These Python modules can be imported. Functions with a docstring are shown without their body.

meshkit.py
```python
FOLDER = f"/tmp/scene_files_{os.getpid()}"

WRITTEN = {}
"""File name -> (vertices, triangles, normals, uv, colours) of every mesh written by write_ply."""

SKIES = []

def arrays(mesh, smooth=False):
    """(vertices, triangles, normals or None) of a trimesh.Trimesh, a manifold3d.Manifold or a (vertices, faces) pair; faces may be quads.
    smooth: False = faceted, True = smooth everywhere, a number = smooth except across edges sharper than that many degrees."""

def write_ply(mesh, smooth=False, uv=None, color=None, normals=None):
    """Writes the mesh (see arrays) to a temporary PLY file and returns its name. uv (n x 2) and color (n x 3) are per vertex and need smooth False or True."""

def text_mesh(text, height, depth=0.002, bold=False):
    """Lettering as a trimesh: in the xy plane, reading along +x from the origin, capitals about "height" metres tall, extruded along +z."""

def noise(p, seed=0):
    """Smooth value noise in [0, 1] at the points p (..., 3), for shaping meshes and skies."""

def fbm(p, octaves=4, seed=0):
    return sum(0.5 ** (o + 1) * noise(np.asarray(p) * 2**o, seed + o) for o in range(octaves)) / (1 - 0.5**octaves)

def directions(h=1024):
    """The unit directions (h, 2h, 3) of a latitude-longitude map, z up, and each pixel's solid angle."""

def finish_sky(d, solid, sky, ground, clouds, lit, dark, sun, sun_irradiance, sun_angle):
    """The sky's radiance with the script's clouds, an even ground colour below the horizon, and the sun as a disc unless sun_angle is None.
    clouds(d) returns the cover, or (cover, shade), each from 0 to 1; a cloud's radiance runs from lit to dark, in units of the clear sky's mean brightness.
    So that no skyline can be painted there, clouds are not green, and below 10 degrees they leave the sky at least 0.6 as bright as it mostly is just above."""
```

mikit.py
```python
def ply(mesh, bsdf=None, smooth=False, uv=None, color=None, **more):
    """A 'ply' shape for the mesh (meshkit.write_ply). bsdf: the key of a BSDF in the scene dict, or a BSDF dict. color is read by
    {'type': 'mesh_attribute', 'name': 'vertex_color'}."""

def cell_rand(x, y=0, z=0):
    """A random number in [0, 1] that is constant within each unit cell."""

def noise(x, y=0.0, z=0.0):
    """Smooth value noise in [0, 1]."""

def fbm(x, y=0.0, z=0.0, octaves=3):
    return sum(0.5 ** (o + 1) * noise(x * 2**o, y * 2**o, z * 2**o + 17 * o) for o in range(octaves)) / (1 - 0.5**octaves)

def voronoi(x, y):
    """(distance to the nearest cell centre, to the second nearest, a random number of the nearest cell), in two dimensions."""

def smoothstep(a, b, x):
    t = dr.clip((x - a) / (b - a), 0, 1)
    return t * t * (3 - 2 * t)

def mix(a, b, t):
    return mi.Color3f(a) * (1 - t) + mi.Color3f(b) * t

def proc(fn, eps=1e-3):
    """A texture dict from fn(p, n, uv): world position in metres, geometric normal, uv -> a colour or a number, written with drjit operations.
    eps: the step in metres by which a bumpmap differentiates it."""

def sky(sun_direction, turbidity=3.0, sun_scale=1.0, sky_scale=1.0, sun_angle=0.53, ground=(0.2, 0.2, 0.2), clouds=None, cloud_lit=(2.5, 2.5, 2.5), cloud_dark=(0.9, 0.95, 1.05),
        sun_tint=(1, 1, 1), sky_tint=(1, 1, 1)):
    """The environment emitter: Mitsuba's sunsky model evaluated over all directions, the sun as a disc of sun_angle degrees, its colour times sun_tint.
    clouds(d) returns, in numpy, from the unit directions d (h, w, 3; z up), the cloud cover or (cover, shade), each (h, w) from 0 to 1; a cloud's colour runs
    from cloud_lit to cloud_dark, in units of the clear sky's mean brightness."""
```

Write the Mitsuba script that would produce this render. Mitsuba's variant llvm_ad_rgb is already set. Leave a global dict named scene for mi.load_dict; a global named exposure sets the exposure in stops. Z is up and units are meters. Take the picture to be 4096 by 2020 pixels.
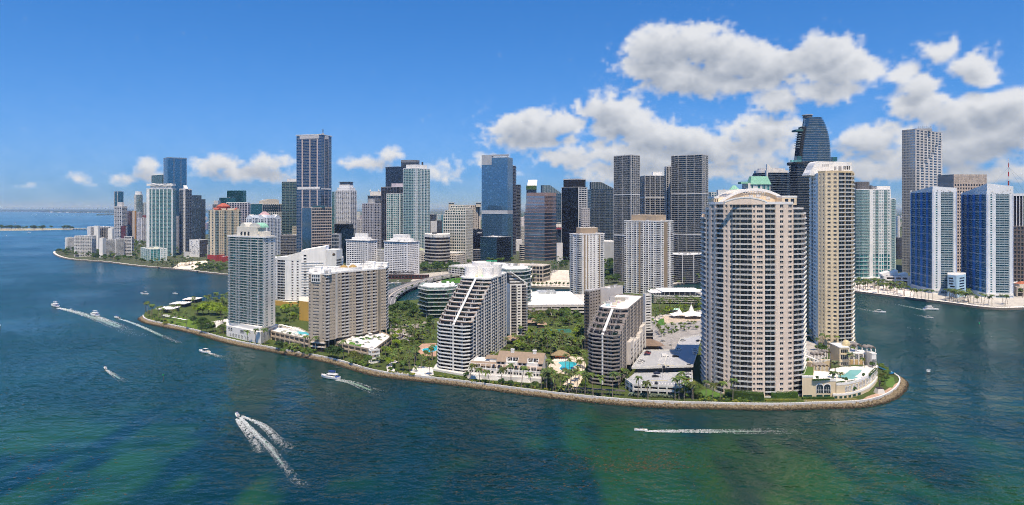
import math, random
import numpy as np, drjit as dr, mitsuba as mi, mikit, meshkit, trimesh, manifold3d, shapely
from shapely.geometry import Polygon, Point, LineString
from scipy.interpolate import splprep, splev
from mikit import noise, fbm, cell_rand, smoothstep, mix, proc

scene, labels = {}, {}
rng = np.random.default_rng(7)
random.seed(7)
T = mi.ScalarTransform4f
# ------------------------------------------------------------------ camera, sky, exposure
F, CX, HZ, HC, GZ = 2600.0, 2048.0, 830.0, 122.0, 2.5          # focal length, centre column and horizon row of the 4096 px photograph; eye and ground height
scene['camera'] = {'type': 'perspective', 'fov': math.degrees(2 * math.atan(2048 / F)), 'fov_axis': 'x', 'near_clip': 1.0, 'far_clip': 300000.0,
                   'to_world': T().look_at(origin=[0, 0, HC], target=[0, 1, HC], up=[0, 0, 1]), 'principal_point_offset_y': (1010 - HZ) / 2020,
                   'medium': {'type': 'ref', 'id': 'haze_air'}}
exposure = 1.7
SUN = np.array([0.09, -0.60, 1.10])

def cloud_blobs():
    """Cumulus heads as azimuth, elevation, half width, half height (degrees) and weight; read off the photograph."""
    B = []
    def c(px, py, rx, ry, w=1.0):
        a = math.atan((px - CX) / F)
        B.append((math.degrees(a), math.degrees(math.atan((HZ - py) / F * math.cos(a))), rx / F * 57.3 * math.cos(a) ** 2, ry / F * 57.3 * math.cos(a), w))
    for p in [(2640, 205, 130, 75), (2740, 180, 120, 60), (2840, 200, 130, 70), (2960, 245, 150, 75), (3100, 275, 170, 70), (3290, 205, 110, 70), (3350, 270, 130, 80), (3460, 300, 90, 50, .8),
              (2620, 270, 130, 60), (2760, 320, 200, 70), (3000, 340, 220, 55, .9), (3300, 370, 160, 50, .9), (2440, 440, 100, 60), (2500, 490, 120, 60), (2430, 520, 90, 45, .8), (2620, 540, 120, 60), (2720, 545, 110, 60), (2800, 570, 120, 50),
              (2560, 620, 200, 45, .9), (2900, 600, 180, 45, .8), (3050, 530, 180, 60, .9), (3130, 420, 90, 50, .9), (2090, 510, 120, 55), (2190, 500, 100, 55), (2270, 500, 70, 45, .8), (2120, 560, 160, 40, .8), (2120, 450, 40, 30, .7),
              (2260, 640, 110, 45, .7), (1560, 625, 60, 35, .8), (1460, 660, 100, 40, .7), (1080, 640, 90, 38, .8), (880, 655, 90, 40, .8), (1000, 690, 200, 40, .7), (600, 655, 45, 45, .75), (620, 690, 90, 35, .6), (500, 710, 60, 30, .5), (330, 725, 70, 28, .55),
              (130, 745, 60, 18, .4), (1700, 690, 200, 40, .45), (1950, 640, 140, 35, .5), (3620, 310, 60, 35, .85), (3700, 350, 80, 50, .9), (3900, 265, 80, 55, .95), (3940, 300, 60, 45, .9), (3740, 215, 70, 45, .8), (3800, 190, 40, 35, .6),
              (3690, 430, 130, 60, .9), (3850, 470, 160, 60, .9), (3990, 430, 130, 60), (4080, 400, 120, 60), (4050, 540, 180, 60), (3850, 590, 200, 60, .9), (3500, 560, 150, 55, .9), (3420, 540, 80, 40, .8), (3900, 690, 260, 50, .7), (3450, 680, 200, 50, .7),
              (4200, 480, 200, 120), (4400, 380, 250, 120, .9), (4350, 650, 300, 60, .8), (2650, 690, 450, 60, .6), (3050, 620, 420, 70, .58), (3650, 640, 420, 90, .6), (3900, 520, 260, 70, .6), (2350, 600, 260, 50, .5), (2650, 700, 350, 45, .55), (3050, 680, 200, 45, .6), (4700, 520, 250, 90, .9)]:
        c(*p)
    r = np.random.default_rng(3)                                 # the same kind of sky goes on all round
    for k in range(110):
        az = r.uniform(48, 312)
        B.append((az, r.uniform(2, 26), r.uniform(2, 6), r.uniform(1, 2.6), r.uniform(.5, 1) * (.45 if az > 250 else 1)))
    return np.array(B)

def clouds(d):
    az, el = np.degrees(np.arctan2(d[..., 0], d[..., 1])), np.degrees(np.arcsin(d[..., 2]))
    az = np.where(az < -48, az + 360, az)
    cov, sh = np.zeros(az.shape), np.zeros(az.shape)
    rr = np.where(el < 45)
    A, E = az[rr], el[rr]
    nz = lambda s, k, o, a=A, e=E: meshkit.fbm(np.stack([a * s, e * s * 1.25, a * 0 + k], -1), o, seed=5) - .5
    wx, wy = nz(.35, 7.7, 3), nz(.35, 1.9, 3)                     # bend the outlines
    A2, E2 = A + 2.2 * wx, E + 1.5 * wy
    bill = 1 - 2 * np.abs(nz(.75, 3.3, 4, A2, E2))                # billows
    fine = nz(1.9, 4.4, 4)
    blobs = cloud_blobs()
    def dens(Ae, Ee):
        out = np.zeros(A.shape)
        for a, e, rx, ry, w in blobs:
            m = (np.abs(Ae - a) < 2.4 * rx) & (np.abs(Ee - e) < 2.4 * ry)
            if m.any():
                dy = (Ee[m] - e) / ry
                q = ((Ae[m] - a) / rx) ** 2 + np.where(dy < 0, (dy * 1.3) ** 2, dy ** 2)
                out[m] = np.maximum(out[m], w * np.exp(-q * .8)) + .12 * w * np.exp(-q)
        return out
    base, up = dens(A2, E2), dens(A2 + .5, E2 + 1.0)
    big = nz(.12, 6.1, 3)
    D = base + .70 * (bill - .72) + .72 * fine + .55 * big * np.clip(base, 0, 1)
    c = np.clip((D - .29) / .46, 0, 1)
    c = c * c * (3 - 2 * c) * .97 * np.clip((E + .2) / 1.5, 0, 1)
    veil = .42 * np.exp(-np.clip(E, 0, 60) / 4.5)                # thin stratus low down
    cov[rr] = 1 - (1 - c) * (1 - veil)
    sh[rr] = np.clip(np.where(c < .12, .42, 0) + .84 * np.clip(up - .10, 0, 1.2) + .42 * (.74 - bill) - .55 * fine - .06 + .30 * np.clip((6 - E) / 6, 0, 1), 0, 1)
    return cov, sh

scene['sky'] = mikit.sky(SUN, turbidity=3.0, sun_scale=1.0, sky_scale=1.0, ground=(0.03, 0.07, 0.09), clouds=clouds, cloud_lit=(3.0, 3.05, 3.15), cloud_dark=(1.1, 1.28, 1.58), sky_tint=(0.31, 0.80, 1.27))

# ------------------------------------------------------------------ materials
def pk(c):
    """A base colour as one number for a mesh's uv: 7 bits per channel, square-root spaced."""
    r, g, b = (int(round(127 * math.sqrt(min(1, max(0, x))))) for x in c)
    return float(r * 16384 + g * 128 + b)

def unpack(uv):
    q = dr.round(mi.Float(uv.x))
    r = dr.floor(q / 16384)
    g = dr.floor((q - r * 16384) / 128)
    b = q - r * 16384 - g * 128
    return mi.Color3f(dr.square(r / 127), dr.square(g / 127), dr.square(b / 127))

def paint_fn(p, n, uv):
    k = .84 + .14 * noise(p.x * .13, p.y * .13, p.z * .13) + .12 * noise(p.x * .9, p.y * .9, p.z * .05) + .06 * noise(p.x * 2.1, p.y * 2.1, p.z * 2.1)
    return unpack(uv) * k

def glass_fn(p, n, uv):
    r = cell_rand(dr.floor((p.x + p.y * .37) / 1.6), dr.floor((p.y - p.x * .21) / 1.9), dr.floor(p.z / 2.9))
    k = .65 + .7 * r * r + 1.0 * smoothstep(.92, .97, r)
    return unpack(uv) * k

def mirror_fn(p, n, uv):
    r = cell_rand(dr.floor((p.x + p.y * .37) / 3.1), dr.floor((p.y - p.x * .21) / 3.7), dr.floor(p.z / 3.3))
    return unpack(uv) * (.86 + .2 * r + .35 * smoothstep(.93, .98, r))

def leaf_fn(p, n, uv):
    k = .85 + 1.1 * noise(p.x * .21, p.y * .21, p.z * .3) + .35 * noise(p.x * 1.4, p.y * 1.4, p.z * 1.4)
    return unpack(uv) * k

def soil_fn(p, n, uv):
    k = .62 + .4 * noise(p.x * .09, p.y * .09, p.z) + .3 * noise(p.x * .55, p.y * .55) + .15 * noise(p.x * 2.6, p.y * 2.6)
    return unpack(uv) * k

def two(d): return {'type': 'twosided', 'bsdf': d}
scene['paint'] = two({'type': 'principled', 'base_color': proc(paint_fn), 'roughness': .75, 'specular': .25})
scene['gloss'] = two({'type': 'principled', 'base_color': proc(paint_fn), 'roughness': .28, 'specular': .5, 'clearcoat': .5, 'clearcoat_gloss': .9})
scene['glass'] = two({'type': 'principled', 'base_color': proc(glass_fn), 'roughness': .12, 'specular': .85})
scene['mirror'] = two({'type': 'principled', 'base_color': proc(mirror_fn), 'roughness': .1, 'metallic': .72, 'specular': .8})
scene['leaf'] = two({'type': 'principled', 'base_color': proc(leaf_fn), 'roughness': .6, 'specular': .3})
scene['soil'] = two({'type': 'principled', 'base_color': proc(soil_fn), 'roughness': .9, 'specular': .15})

def water_col(p, n, uv):
    big = fbm(p.x * .0045 + 3, p.y * .003, 0., 2)
    det = noise(p.x * .035, p.y * .02)
    near = 1 - smoothstep(290, 430, p.y + 60 * (big - .5) * 4)
    grass = smoothstep(.44, .70, .55 * fbm(p.x * .016, p.y * .011 + 7, 2., 3) + .3 * big + .25 * noise(p.x * .09, p.y * .045)) * (near * .9 + .12)
    deep = mix((.0016, .027, .031), (.0020, .034, .030), smoothstep(.35, .68, big))
    right = smoothstep(-260, 320, p.x + 500 * (big - .5)) * (1 - smoothstep(600, 1500, p.y))
    deep = mix(deep, (.0040, .031, .026), right * .85)
    c = mix(deep, (.013, .070, .018), grass * .95)
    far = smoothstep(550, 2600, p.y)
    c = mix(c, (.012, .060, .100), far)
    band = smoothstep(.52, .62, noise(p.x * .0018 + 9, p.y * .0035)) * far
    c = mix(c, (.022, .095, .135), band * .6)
    return c * (.80 + .30 * det + .16 * noise(p.x * .004 + p.y * .012, p.y * .03 - p.x * .006, 4.))

def wave_fn(p, n, uv):
    a = noise(p.x * .20 + .13 * p.y, p.y * .34 - .05 * p.x) + .45 * noise(p.x * .55 - .2 * p.y, p.y * .8 + .1 * p.x, 3.) + .22 * noise(p.x * 1.5, p.y * 2.0, 5.)
    return a * (.35 + 1.2 * noise(p.x * .011 + .004 * p.y, p.y * .012, 8.)) + 1.3 * noise(p.x * .055 + p.y * .03, p.y * .10, 2.)
scene['water_surface'] = two({'type': 'bumpmap', 'arbitrary': {**proc(wave_fn, .25)}, 'scale': .48, 'nested': {'type': 'principled', 'base_color': proc(water_col), 'roughness': .09, 'specular': .25}})
scene['haze_air'] = {'type': 'homogeneous', 'albedo': {'type': 'rgb', 'value': [.80, .90, .98]}, 'sigma_t': {'type': 'rgb', 'value': [1.9e-5, 2.6e-5, 4.2e-5]}}

# ------------------------------------------------------------------ measuring: photograph rows and columns to metres
def G(px, py, z=GZ):
    Y = (HC - z) * F / (py - HZ)
    return np.array([(px - CX) / F * Y, Y])

def X(px, Y): return (px - CX) / F * Y
def Z(py, Y): return HC - (py - HZ) * Y / F
def P2(px, Y): return np.array([X(px, Y), float(Y)])

# ------------------------------------------------------------------ names and mesh building
def uniq(k):
    if k not in scene and k not in labels: return k
    i = 1
    while f'{k}_{i:03d}' in scene or f'{k}_{i:03d}' in labels: i += 1
    return f'{k}_{i:03d}'
_next = {}
def uk(k):
    """Fast unique key: chair, chair_001, ..."""
    i = _next.get(k, 0); _next[k] = i + 1
    return k if i == 0 else f'{k}_{i:03d}'

def thing(name, label, cat, group=None):
    k = uk(name)
    labels[k] = {'label': label, 'category': cat}
    if group: labels[k]['group'] = group
    return k

BOXF = np.array([[0, 2, 1], [0, 3, 2], [4, 5, 6], [4, 6, 7], [0, 1, 5], [0, 5, 4], [1, 2, 6], [1, 6, 5], [2, 3, 7], [2, 7, 6], [3, 0, 4], [3, 4, 7]])

class MB:
    """Collects boxes, quads and loose triangles, each with its own base colour, into one mesh."""
    def __init__(s): s.b, s.q, s.m = [], [], []
    def fb(s, fr, u0, u1, n0, n1, z0, z1, c): s.b.append((*fr, u0, u1, n0, n1, z0, z1, c))
    def ab(s, x0, x1, y0, y1, z0, z1, c): s.b.append((0, 0, 1, 0, 0, 1, x0, x1, y0, y1, z0, z1, c))
    def fq(s, fr, u0, u1, n, z0, z1, c, j=0.0): s.q.append((*fr, u0, u1, n, z0, z1, c, j))
    def mesh(s, v, f, c): s.m.append((np.asarray(v, float), np.asarray(f, int), c))
    def prism(s, poly, z0, z1, c, top=None):
        pts = np.asarray(poly.exterior.coords)[:-1] if hasattr(poly, 'exterior') else np.asarray(poly, float)
        if Polygon(pts).exterior.is_ccw is False: pts = pts[::-1]
        n = len(pts)
        v = np.vstack([np.c_[pts, np.full(n, z0)], np.c_[pts, np.full(n, z1)]])
        i = np.arange(n); k = (i + 1) % n
        f = np.vstack([np.c_[i, k, k + n], np.c_[i, k + n, i + n]])
        s.mesh(v, f, c)
        tv, tf = trimesh.creation.triangulate_polygon(Polygon(pts), engine='earcut')
        s.mesh(np.c_[tv, np.full(len(tv), z1)], tf, top if top is not None else c)
    def sheet(s, poly, z, c):
        for g in getattr(poly, 'geoms', [poly]):
            if g.is_empty or g.geom_type != 'Polygon': continue
            tv, tf = trimesh.creation.triangulate_polygon(g, engine='earcut')
            s.mesh(np.c_[tv, np.full(len(tv), z)], tf, c)
    def strip(s, pts, w0, w1, z0, z1, c):
        """A ribbon along pts between the offsets w0 (at height z0) and w1 (at z1) to the right of its direction."""
        pts = np.asarray(pts, float); t = np.gradient(pts, axis=0); t /= np.linalg.norm(t, axis=1)[:, None]
        r = np.c_[t[:, 1], -t[:, 0]]
        n = len(pts)
        v = np.vstack([np.c_[pts + r * w0, np.full(n, z0)], np.c_[pts + r * w1, np.full(n, z1)]])
        i = np.arange(n - 1)
        s.mesh(v, np.vstack([np.c_[i, i + 1, i + 1 + n], np.c_[i, i + 1 + n, i + n]]), c)
    def tm(s, m, c): s.mesh(m.vertices, m.faces, c)
    def out(s):
        V, Fc, C, n = [], [], [], 0
        if s.b:
            a = np.array([x[:12] for x in s.b]); c = np.array([x[12] for x in s.b])
            A, u, nn = a[:, 0:2], a[:, 2:4], a[:, 4:6]
            vs = []
            for z in (10, 11):
                for iu, jn in ((6, 8), (7, 8), (7, 9), (6, 9)):
                    vs.append(np.c_[A + u * a[:, iu:iu + 1] + nn * a[:, jn:jn + 1], a[:, z]])
            v = np.stack(vs, 1).reshape(-1, 3); m = len(a)
            V.append(v); Fc.append((BOXF[None] + 8 * np.arange(m)[:, None, None]).reshape(-1, 3)); C.append(np.repeat(c, 8)); n += len(v)
        if s.q:
            a = np.array([x[:11] for x in s.q]); c = np.array([x[11] for x in s.q]); j = np.array([x[12] for x in s.q])[:, None]
            A, u, nn = a[:, 0:2], a[:, 2:4], a[:, 4:6]
            r = np.random.default_rng(len(a))
            t1, t2 = (r.normal(size=(2, len(a), 1))) * j
            vs = []
            for iu, z, sg in ((6, 9, t1), (7, 9, t2), (7, 10, -t1), (6, 10, -t2)):
                vs.append(np.c_[A + u * a[:, iu:iu + 1] + nn * (a[:, 8:9] + sg), a[:, z]])
            v = np.stack(vs, 1).reshape(-1, 3); m = len(a)
            V.append(v); Fc.append((np.array([[0, 1, 2], [0, 2, 3]])[None] + 4 * np.arange(m)[:, None, None]).reshape(-1, 3) + n); C.append(np.repeat(c, 4)); n += len(v)
        for v, f, c in s.m:
            if np.ndim(c) == 0: pass
            else:                                                # one colour per face: unshare the vertices
                v = v[f].reshape(-1, 3); c = np.repeat(np.asarray(c), 3); f = np.arange(len(v)).reshape(-1, 3)
            V.append(v); Fc.append(f + n); C.append(np.full(len(v), c) if np.ndim(c) == 0 else c); n += len(v)
        if not V: return None
        c = np.concatenate(C)
        return (np.vstack(V), np.vstack(Fc)), np.c_[c, np.zeros(len(c))]
    def ply(s, bsdf, **k):
        o = s.out()
        return None if o is None else mikit.ply(o[0], bsdf, uv=o[1], **k)

def put(key, mb, bsdf='paint', stuff=False, struct=False, label=None):
    d = mb.ply(bsdf) if isinstance(mb, MB) else mb
    if d is None: return
    scene[key] = d
    if stuff: labels.setdefault(key, {})['kind'] = 'stuff'
    if struct: labels.setdefault(key, {})['kind'] = 'structure'
    if label: labels.setdefault(key, {})['label'] = label
    return key

def solo(name, label, cat, mb, bsdf='paint', group=None, stuff=False):
    k = thing(name, label, cat, group)
    return put(k, mb, bsdf, stuff=stuff)

def tube(pts, r0, r1, sides=6):
    pts = np.asarray(pts, float); n = len(pts)
    t = np.gradient(pts, axis=0) if n > 2 else np.repeat((pts[1] - pts[0])[None], 2, 0)
    t = t / np.linalg.norm(t, axis=1)[:, None]
    a = np.cross(t, np.where(np.abs(t[:, 2:]) < .9, [0, 0, 1.], [1., 0, 0])); a /= np.linalg.norm(a, axis=1)[:, None]
    b = np.cross(t, a); an = np.arange(sides) * 2 * np.pi / sides
    r = np.linspace(r0, r1, n)[:, None, None]
    v = (pts[:, None] + r * (np.cos(an)[None, :, None] * a[:, None] + np.sin(an)[None, :, None] * b[:, None])).reshape(-1, 3)
    f = []
    for i in range(n - 1):
        for k in range(sides):
            k2 = (k + 1) % sides
            f += [[i * sides + k, i * sides + k2, (i + 1) * sides + k2], [i * sides + k, (i + 1) * sides + k2, (i + 1) * sides + k]]
    for k in range(1, sides - 1): f += [[0, k + 1, k], [(n - 1) * sides, (n - 1) * sides + k, (n - 1) * sides + k + 1]]
    return v, np.array(f)

def lathe(prof, seg=16, c=(0, 0, 0), a0=0, a1=2 * np.pi):
    prof = np.asarray(prof, float); n = len(prof); an = np.linspace(a0, a1, seg + 1)
    v = np.stack([np.outer(np.cos(an), prof[:, 0]), np.outer(np.sin(an), prof[:, 0]), np.tile(prof[:, 1], (seg + 1, 1))], -1).reshape(-1, 3) + np.array(c)
    f = []
    for i in range(seg):
        for k in range(n - 1):
            a, b = i * n + k, (i + 1) * n + k
            f += [[a, b, b + 1], [a, b + 1, a + 1]]
    return v, np.array(f)

def spl(pts, n, s=0, closed=False):
    pts = np.asarray(pts, float)
    tck, _ = splprep(pts.T, s=s, k=3, per=closed)
    q = np.array(splev(np.linspace(0, 1, 4 * n), tck)).T
    d = np.r_[0, np.cumsum(np.linalg.norm(np.diff(q, axis=0), axis=1))]
    t = np.linspace(0, d[-1], n)
    return np.c_[np.interp(t, d, q[:, 0]), np.interp(t, d, q[:, 1])]

# base colours
WHITE, OFFW, CREAM, PEACH, YELL, TAN, GREY, LGREY, DGREY, BLACK = (.76, .76, .75), (.66, .65, .62), (.60, .55, .46), (.72, .605, .515), (.66, .52, .31), (.33, .275, .215), (.36, .36, .36), (.52, .53, .54), (.13, .135, .14), (.03, .03, .033)
G_TEAL, G_BLUE, G_DARK, G_GREEN, G_NAVY = (.035, .15, .15), (.03, .09, .17), (.020, .026, .032), (.03, .09, .085), (.012, .025, .05)
# ------------------------------------------------------------------ the setting: water, island, mainland, far shores
def ring(pts_px,z=GZ): return [G(x,y,z) for x,y in pts_px]
front_px = [(571,1262),(574,1270),(590,1279),(640,1291),(700,1303),(783,1321),(902,1354),(1043,1383),(1232,1416),(1374,1447),(1524,1487),(1636,1501),(1872,1528),(2109,1559),(2340,1585),(2572,1604),(2809,1612),(3000,1616),(3124,1617),
            (3292,1611),(3433,1606),(3519,1589),(3575,1561),(3600,1530),(3594,1506),(3561,1487),(3520,1470)]
SEA = spl(ring(front_px),420)
back_px = [(3504,1440),(3430,1398),(3418,1345),(3408,1290),(3385,1240),(3300,1205),(3100,1190),(2900,1180),(2690,1176),(2500,1173),(2290,1171),(2050,1173),(1900,1180),(1800,1187),(1690,1196),(1600,1204),(1560,1206),(1450,1195),(1350,1180),(1200,1170),(1060,1170),(960,1184),(880,1196),(800,1205),(700,1216),(620,1233),(585,1246)]
BACK = np.array(ring(back_px))
ISLAND = Polygon(np.vstack([SEA,BACK])).buffer(0)
main_px = [(213,1006),(218,1016),(240,1026),(300,1037),(400,1044),(480,1053),(600,1066),(700,1074),(780,1083),(870,1093),(960,1100),(1100,1110),(1300,1120),(1500,1127),(1640,1128),(1760,1130),(1900,1135),(2090,1144),(2280,1150),(2450,1152),(2700,1135),(3000,1120),(3250,1145),(3410,1163),(3550,1180),(3700,1198),(3850,1217),(3960,1230),(4030,1232),(4200,1222)]
MSEA = spl(ring(main_px),300)
MAIN = Polygon(np.vstack([MSEA,[[900,900],[9000,6000],[60000,30000],[60000,90000],[-8500,90000],[-5200,15000],[-2200,9000],[-1450,3600],[-1280,2300],[-1260,1900]]])).buffer(0)

w = MB();w.sheet(Polygon([(-90000,-30000),(90000,-30000),(90000,100000),(-90000,100000)]),0.0,pk((0,0,0)))
put('water',w,'water_surface',struct=True)
m = MB();m.sheet(ISLAND,GZ,pk((.060,.085,.026)));m.strip(BACK,0,1.2,GZ,-.8,pk((.2,.18,.14)))
put('ground',m,'soil',struct=True)
m = MB();m.sheet(MAIN,GZ,pk((.060,.072,.042)));m.strip(MSEA[::-1],0,-.1,GZ,-.8,pk((.16,.15,.13)))
put('ground_001',m,'soil',struct=True)
# seawall, promenade and lawn strip along the front of the island (the outside of SEA lies to its right)
def off(pts,d):
    pts = np.asarray(pts);t = np.gradient(pts,axis=0);t /= np.linalg.norm(t,axis=1)[:,None]
    return pts + np.c_[t[:,1],-t[:,0]] * d
def wall_along(name,label,pts,thick,z0,z1,c,step=12,cap=None):
    k = thing(name,label,'sea wall')
    for i in range(0,len(pts) - 1,step):
        q = pts[i:min(i + step + 1,len(pts))]
        m = MB()
        m.strip(q,0,0,z0,z1,c);m.strip(q,-thick,0,z1,z1,cap or c);m.strip(q,-thick,-thick,z1,GZ - .2,c)
        if i: m.mesh([[*q[0],z1 - .5],[*q[0],z1 + .04],[*off(q[:2],.05)[0],z1 + .04],[*off(q[:2],.05)[0],z1 - .5]],[[0,1,2],[0,2,3]],pk((.3,.3,.3)))
        put(uk(k + '__panel'),m)
    return k
wall_along('sea_wall','pale concrete sea wall running along the rocks at the front of the island',SEA,.8,-.6,3.15,pk((.50,.50,.49)),cap=pk((.70,.70,.68)))
wall_along('sea_wall','dark stained sea wall along the far river walk on the right',MSEA[205:],1.0,-.6,2.75,pk((.10,.085,.07)),cap=pk((.55,.52,.48)),step=8)
wall_along('sea_wall','brown sea wall of the far left shore under the teal tower',MSEA[:150],1.0,-.6,2.7,pk((.15,.13,.11)),cap=pk((.55,.53,.5)),step=15)
m = MB()
for a,b in ((-.85,-4.6),): m.strip(SEA,a,b,GZ + .012,GZ + .012,pk((.60,.585,.56)))
put('promenade',m,'soil',struct=True)
m = MB();m.strip(SEA[150:395],-4.6,-7.4,GZ + .008,GZ + .008,pk((.075,.13,.028)));m.strip(SEA[20:150],-4.6,-7.2,GZ + .008,GZ + .008,pk((.07,.12,.03)))
put('lawn',m,'soil',struct=True)
m = MB();m.strip(MSEA[205:],-1.0,-9,GZ + .012,GZ + .012,pk((.60,.56,.52)));m.strip(MSEA[:150],-1.0,-5,GZ + .012,GZ + .012,pk((.52,.5,.47)))
put('promenade_001',m,'soil',struct=True)

# boulders: a few rock shapes copied with every turn and size into one heap of riprap
r = np.random.default_rng(11)
ico = trimesh.creation.icosphere(subdivisions=1)
shapes = []
for k in range(5):
    v = ico.vertices * (1 + .35 * (meshkit.noise(ico.vertices * 1.3 + k * 9.1) - .5)[:,None] * 2) * r.uniform(.65,1.15,(1,3))
    shapes.append(v)
V,Fs,C,n = [],[],[],0
segs = np.diff(SEA,axis=0);sl = np.linalg.norm(segs,axis=1);cum = np.r_[0,np.cumsum(sl)]
outn = np.c_[segs[:,1],-segs[:,0]] / sl[:,None]
for k in range(9500):
    s = r.uniform(0,cum[-1]);i = min(np.searchsorted(cum,s) - 1,len(segs) - 1);i = max(i,0)
    t = (s - cum[i]) / sl[i];d = r.uniform(.3,4.7)
    p = SEA[i] + segs[i] * t + outn[i] * d
    z = 1.8 - 2.1 * (d / 4.7) + r.uniform(-.15,.35)
    sc = r.uniform(.35,.78)
    a,b2 = r.uniform(0,6.28,2)
    R = np.array([[math.cos(a),-math.sin(a),0],[math.sin(a),math.cos(a),0],[0,0,1]])
    v = (shapes[k % 5] * sc) @ R.T + [p[0],p[1],z]
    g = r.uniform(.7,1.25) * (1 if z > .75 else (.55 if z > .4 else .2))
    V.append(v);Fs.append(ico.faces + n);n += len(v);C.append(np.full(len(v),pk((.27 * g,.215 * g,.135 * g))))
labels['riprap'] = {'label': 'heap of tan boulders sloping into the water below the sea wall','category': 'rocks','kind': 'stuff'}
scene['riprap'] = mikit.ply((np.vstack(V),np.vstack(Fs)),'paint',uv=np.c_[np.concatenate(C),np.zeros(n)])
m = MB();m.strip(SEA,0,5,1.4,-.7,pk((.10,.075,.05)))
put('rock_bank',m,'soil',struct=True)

def patch(name,pts,c,z,bsdf='soil'):
    m = MB();m.sheet(Polygon(pts).buffer(0).intersection(ISLAND.union(MAIN)),z,pk(c))
    return put(uk(name),m,bsdf,struct=True)
# roads, drives, plazas and lawns on the island
patch('lawn',ring([(690,1295),(640,1275),(720,1265),(800,1290),(800,1318),(770,1312)]),(.09,.15,.025),GZ + .02)
patch('drive',ring([(820,1292),(900,1276),(960,1290),(930,1312),(860,1310)]),(.5,.49,.46),GZ + .024)
patch('road',ring([(2572,1428),(2580,1300),(2640,1258),(2830,1246),(2830,1340),(2720,1352),(2690,1428)]),(.27,.265,.25),GZ + .006)
patch('road',ring([(2600,1420),(2610,1375),(2640,1340),(2700,1335),(2760,1330),(2830,1310),(2830,1280),(2700,1290),(2620,1300),(2560,1310),(2570,1340),(2560,1400)]),(.28,.27,.26),GZ + .02)
patch('drive',ring([(2610,1425),(2560,1440),(2560,1395),(2640,1378),(2700,1395),(2690,1425)]),(.24,.23,.23),GZ + .026)
patch('plaza',ring([(2630,1325),(2650,1265),(2830,1255),(2830,1290),(2720,1300)]),(.42,.35,.28),GZ + .016)
patch('lawn',ring([(2625,1305),(2635,1278),(2655,1272),(2660,1300)]),(.06,.14,.03),GZ + .03)
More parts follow.
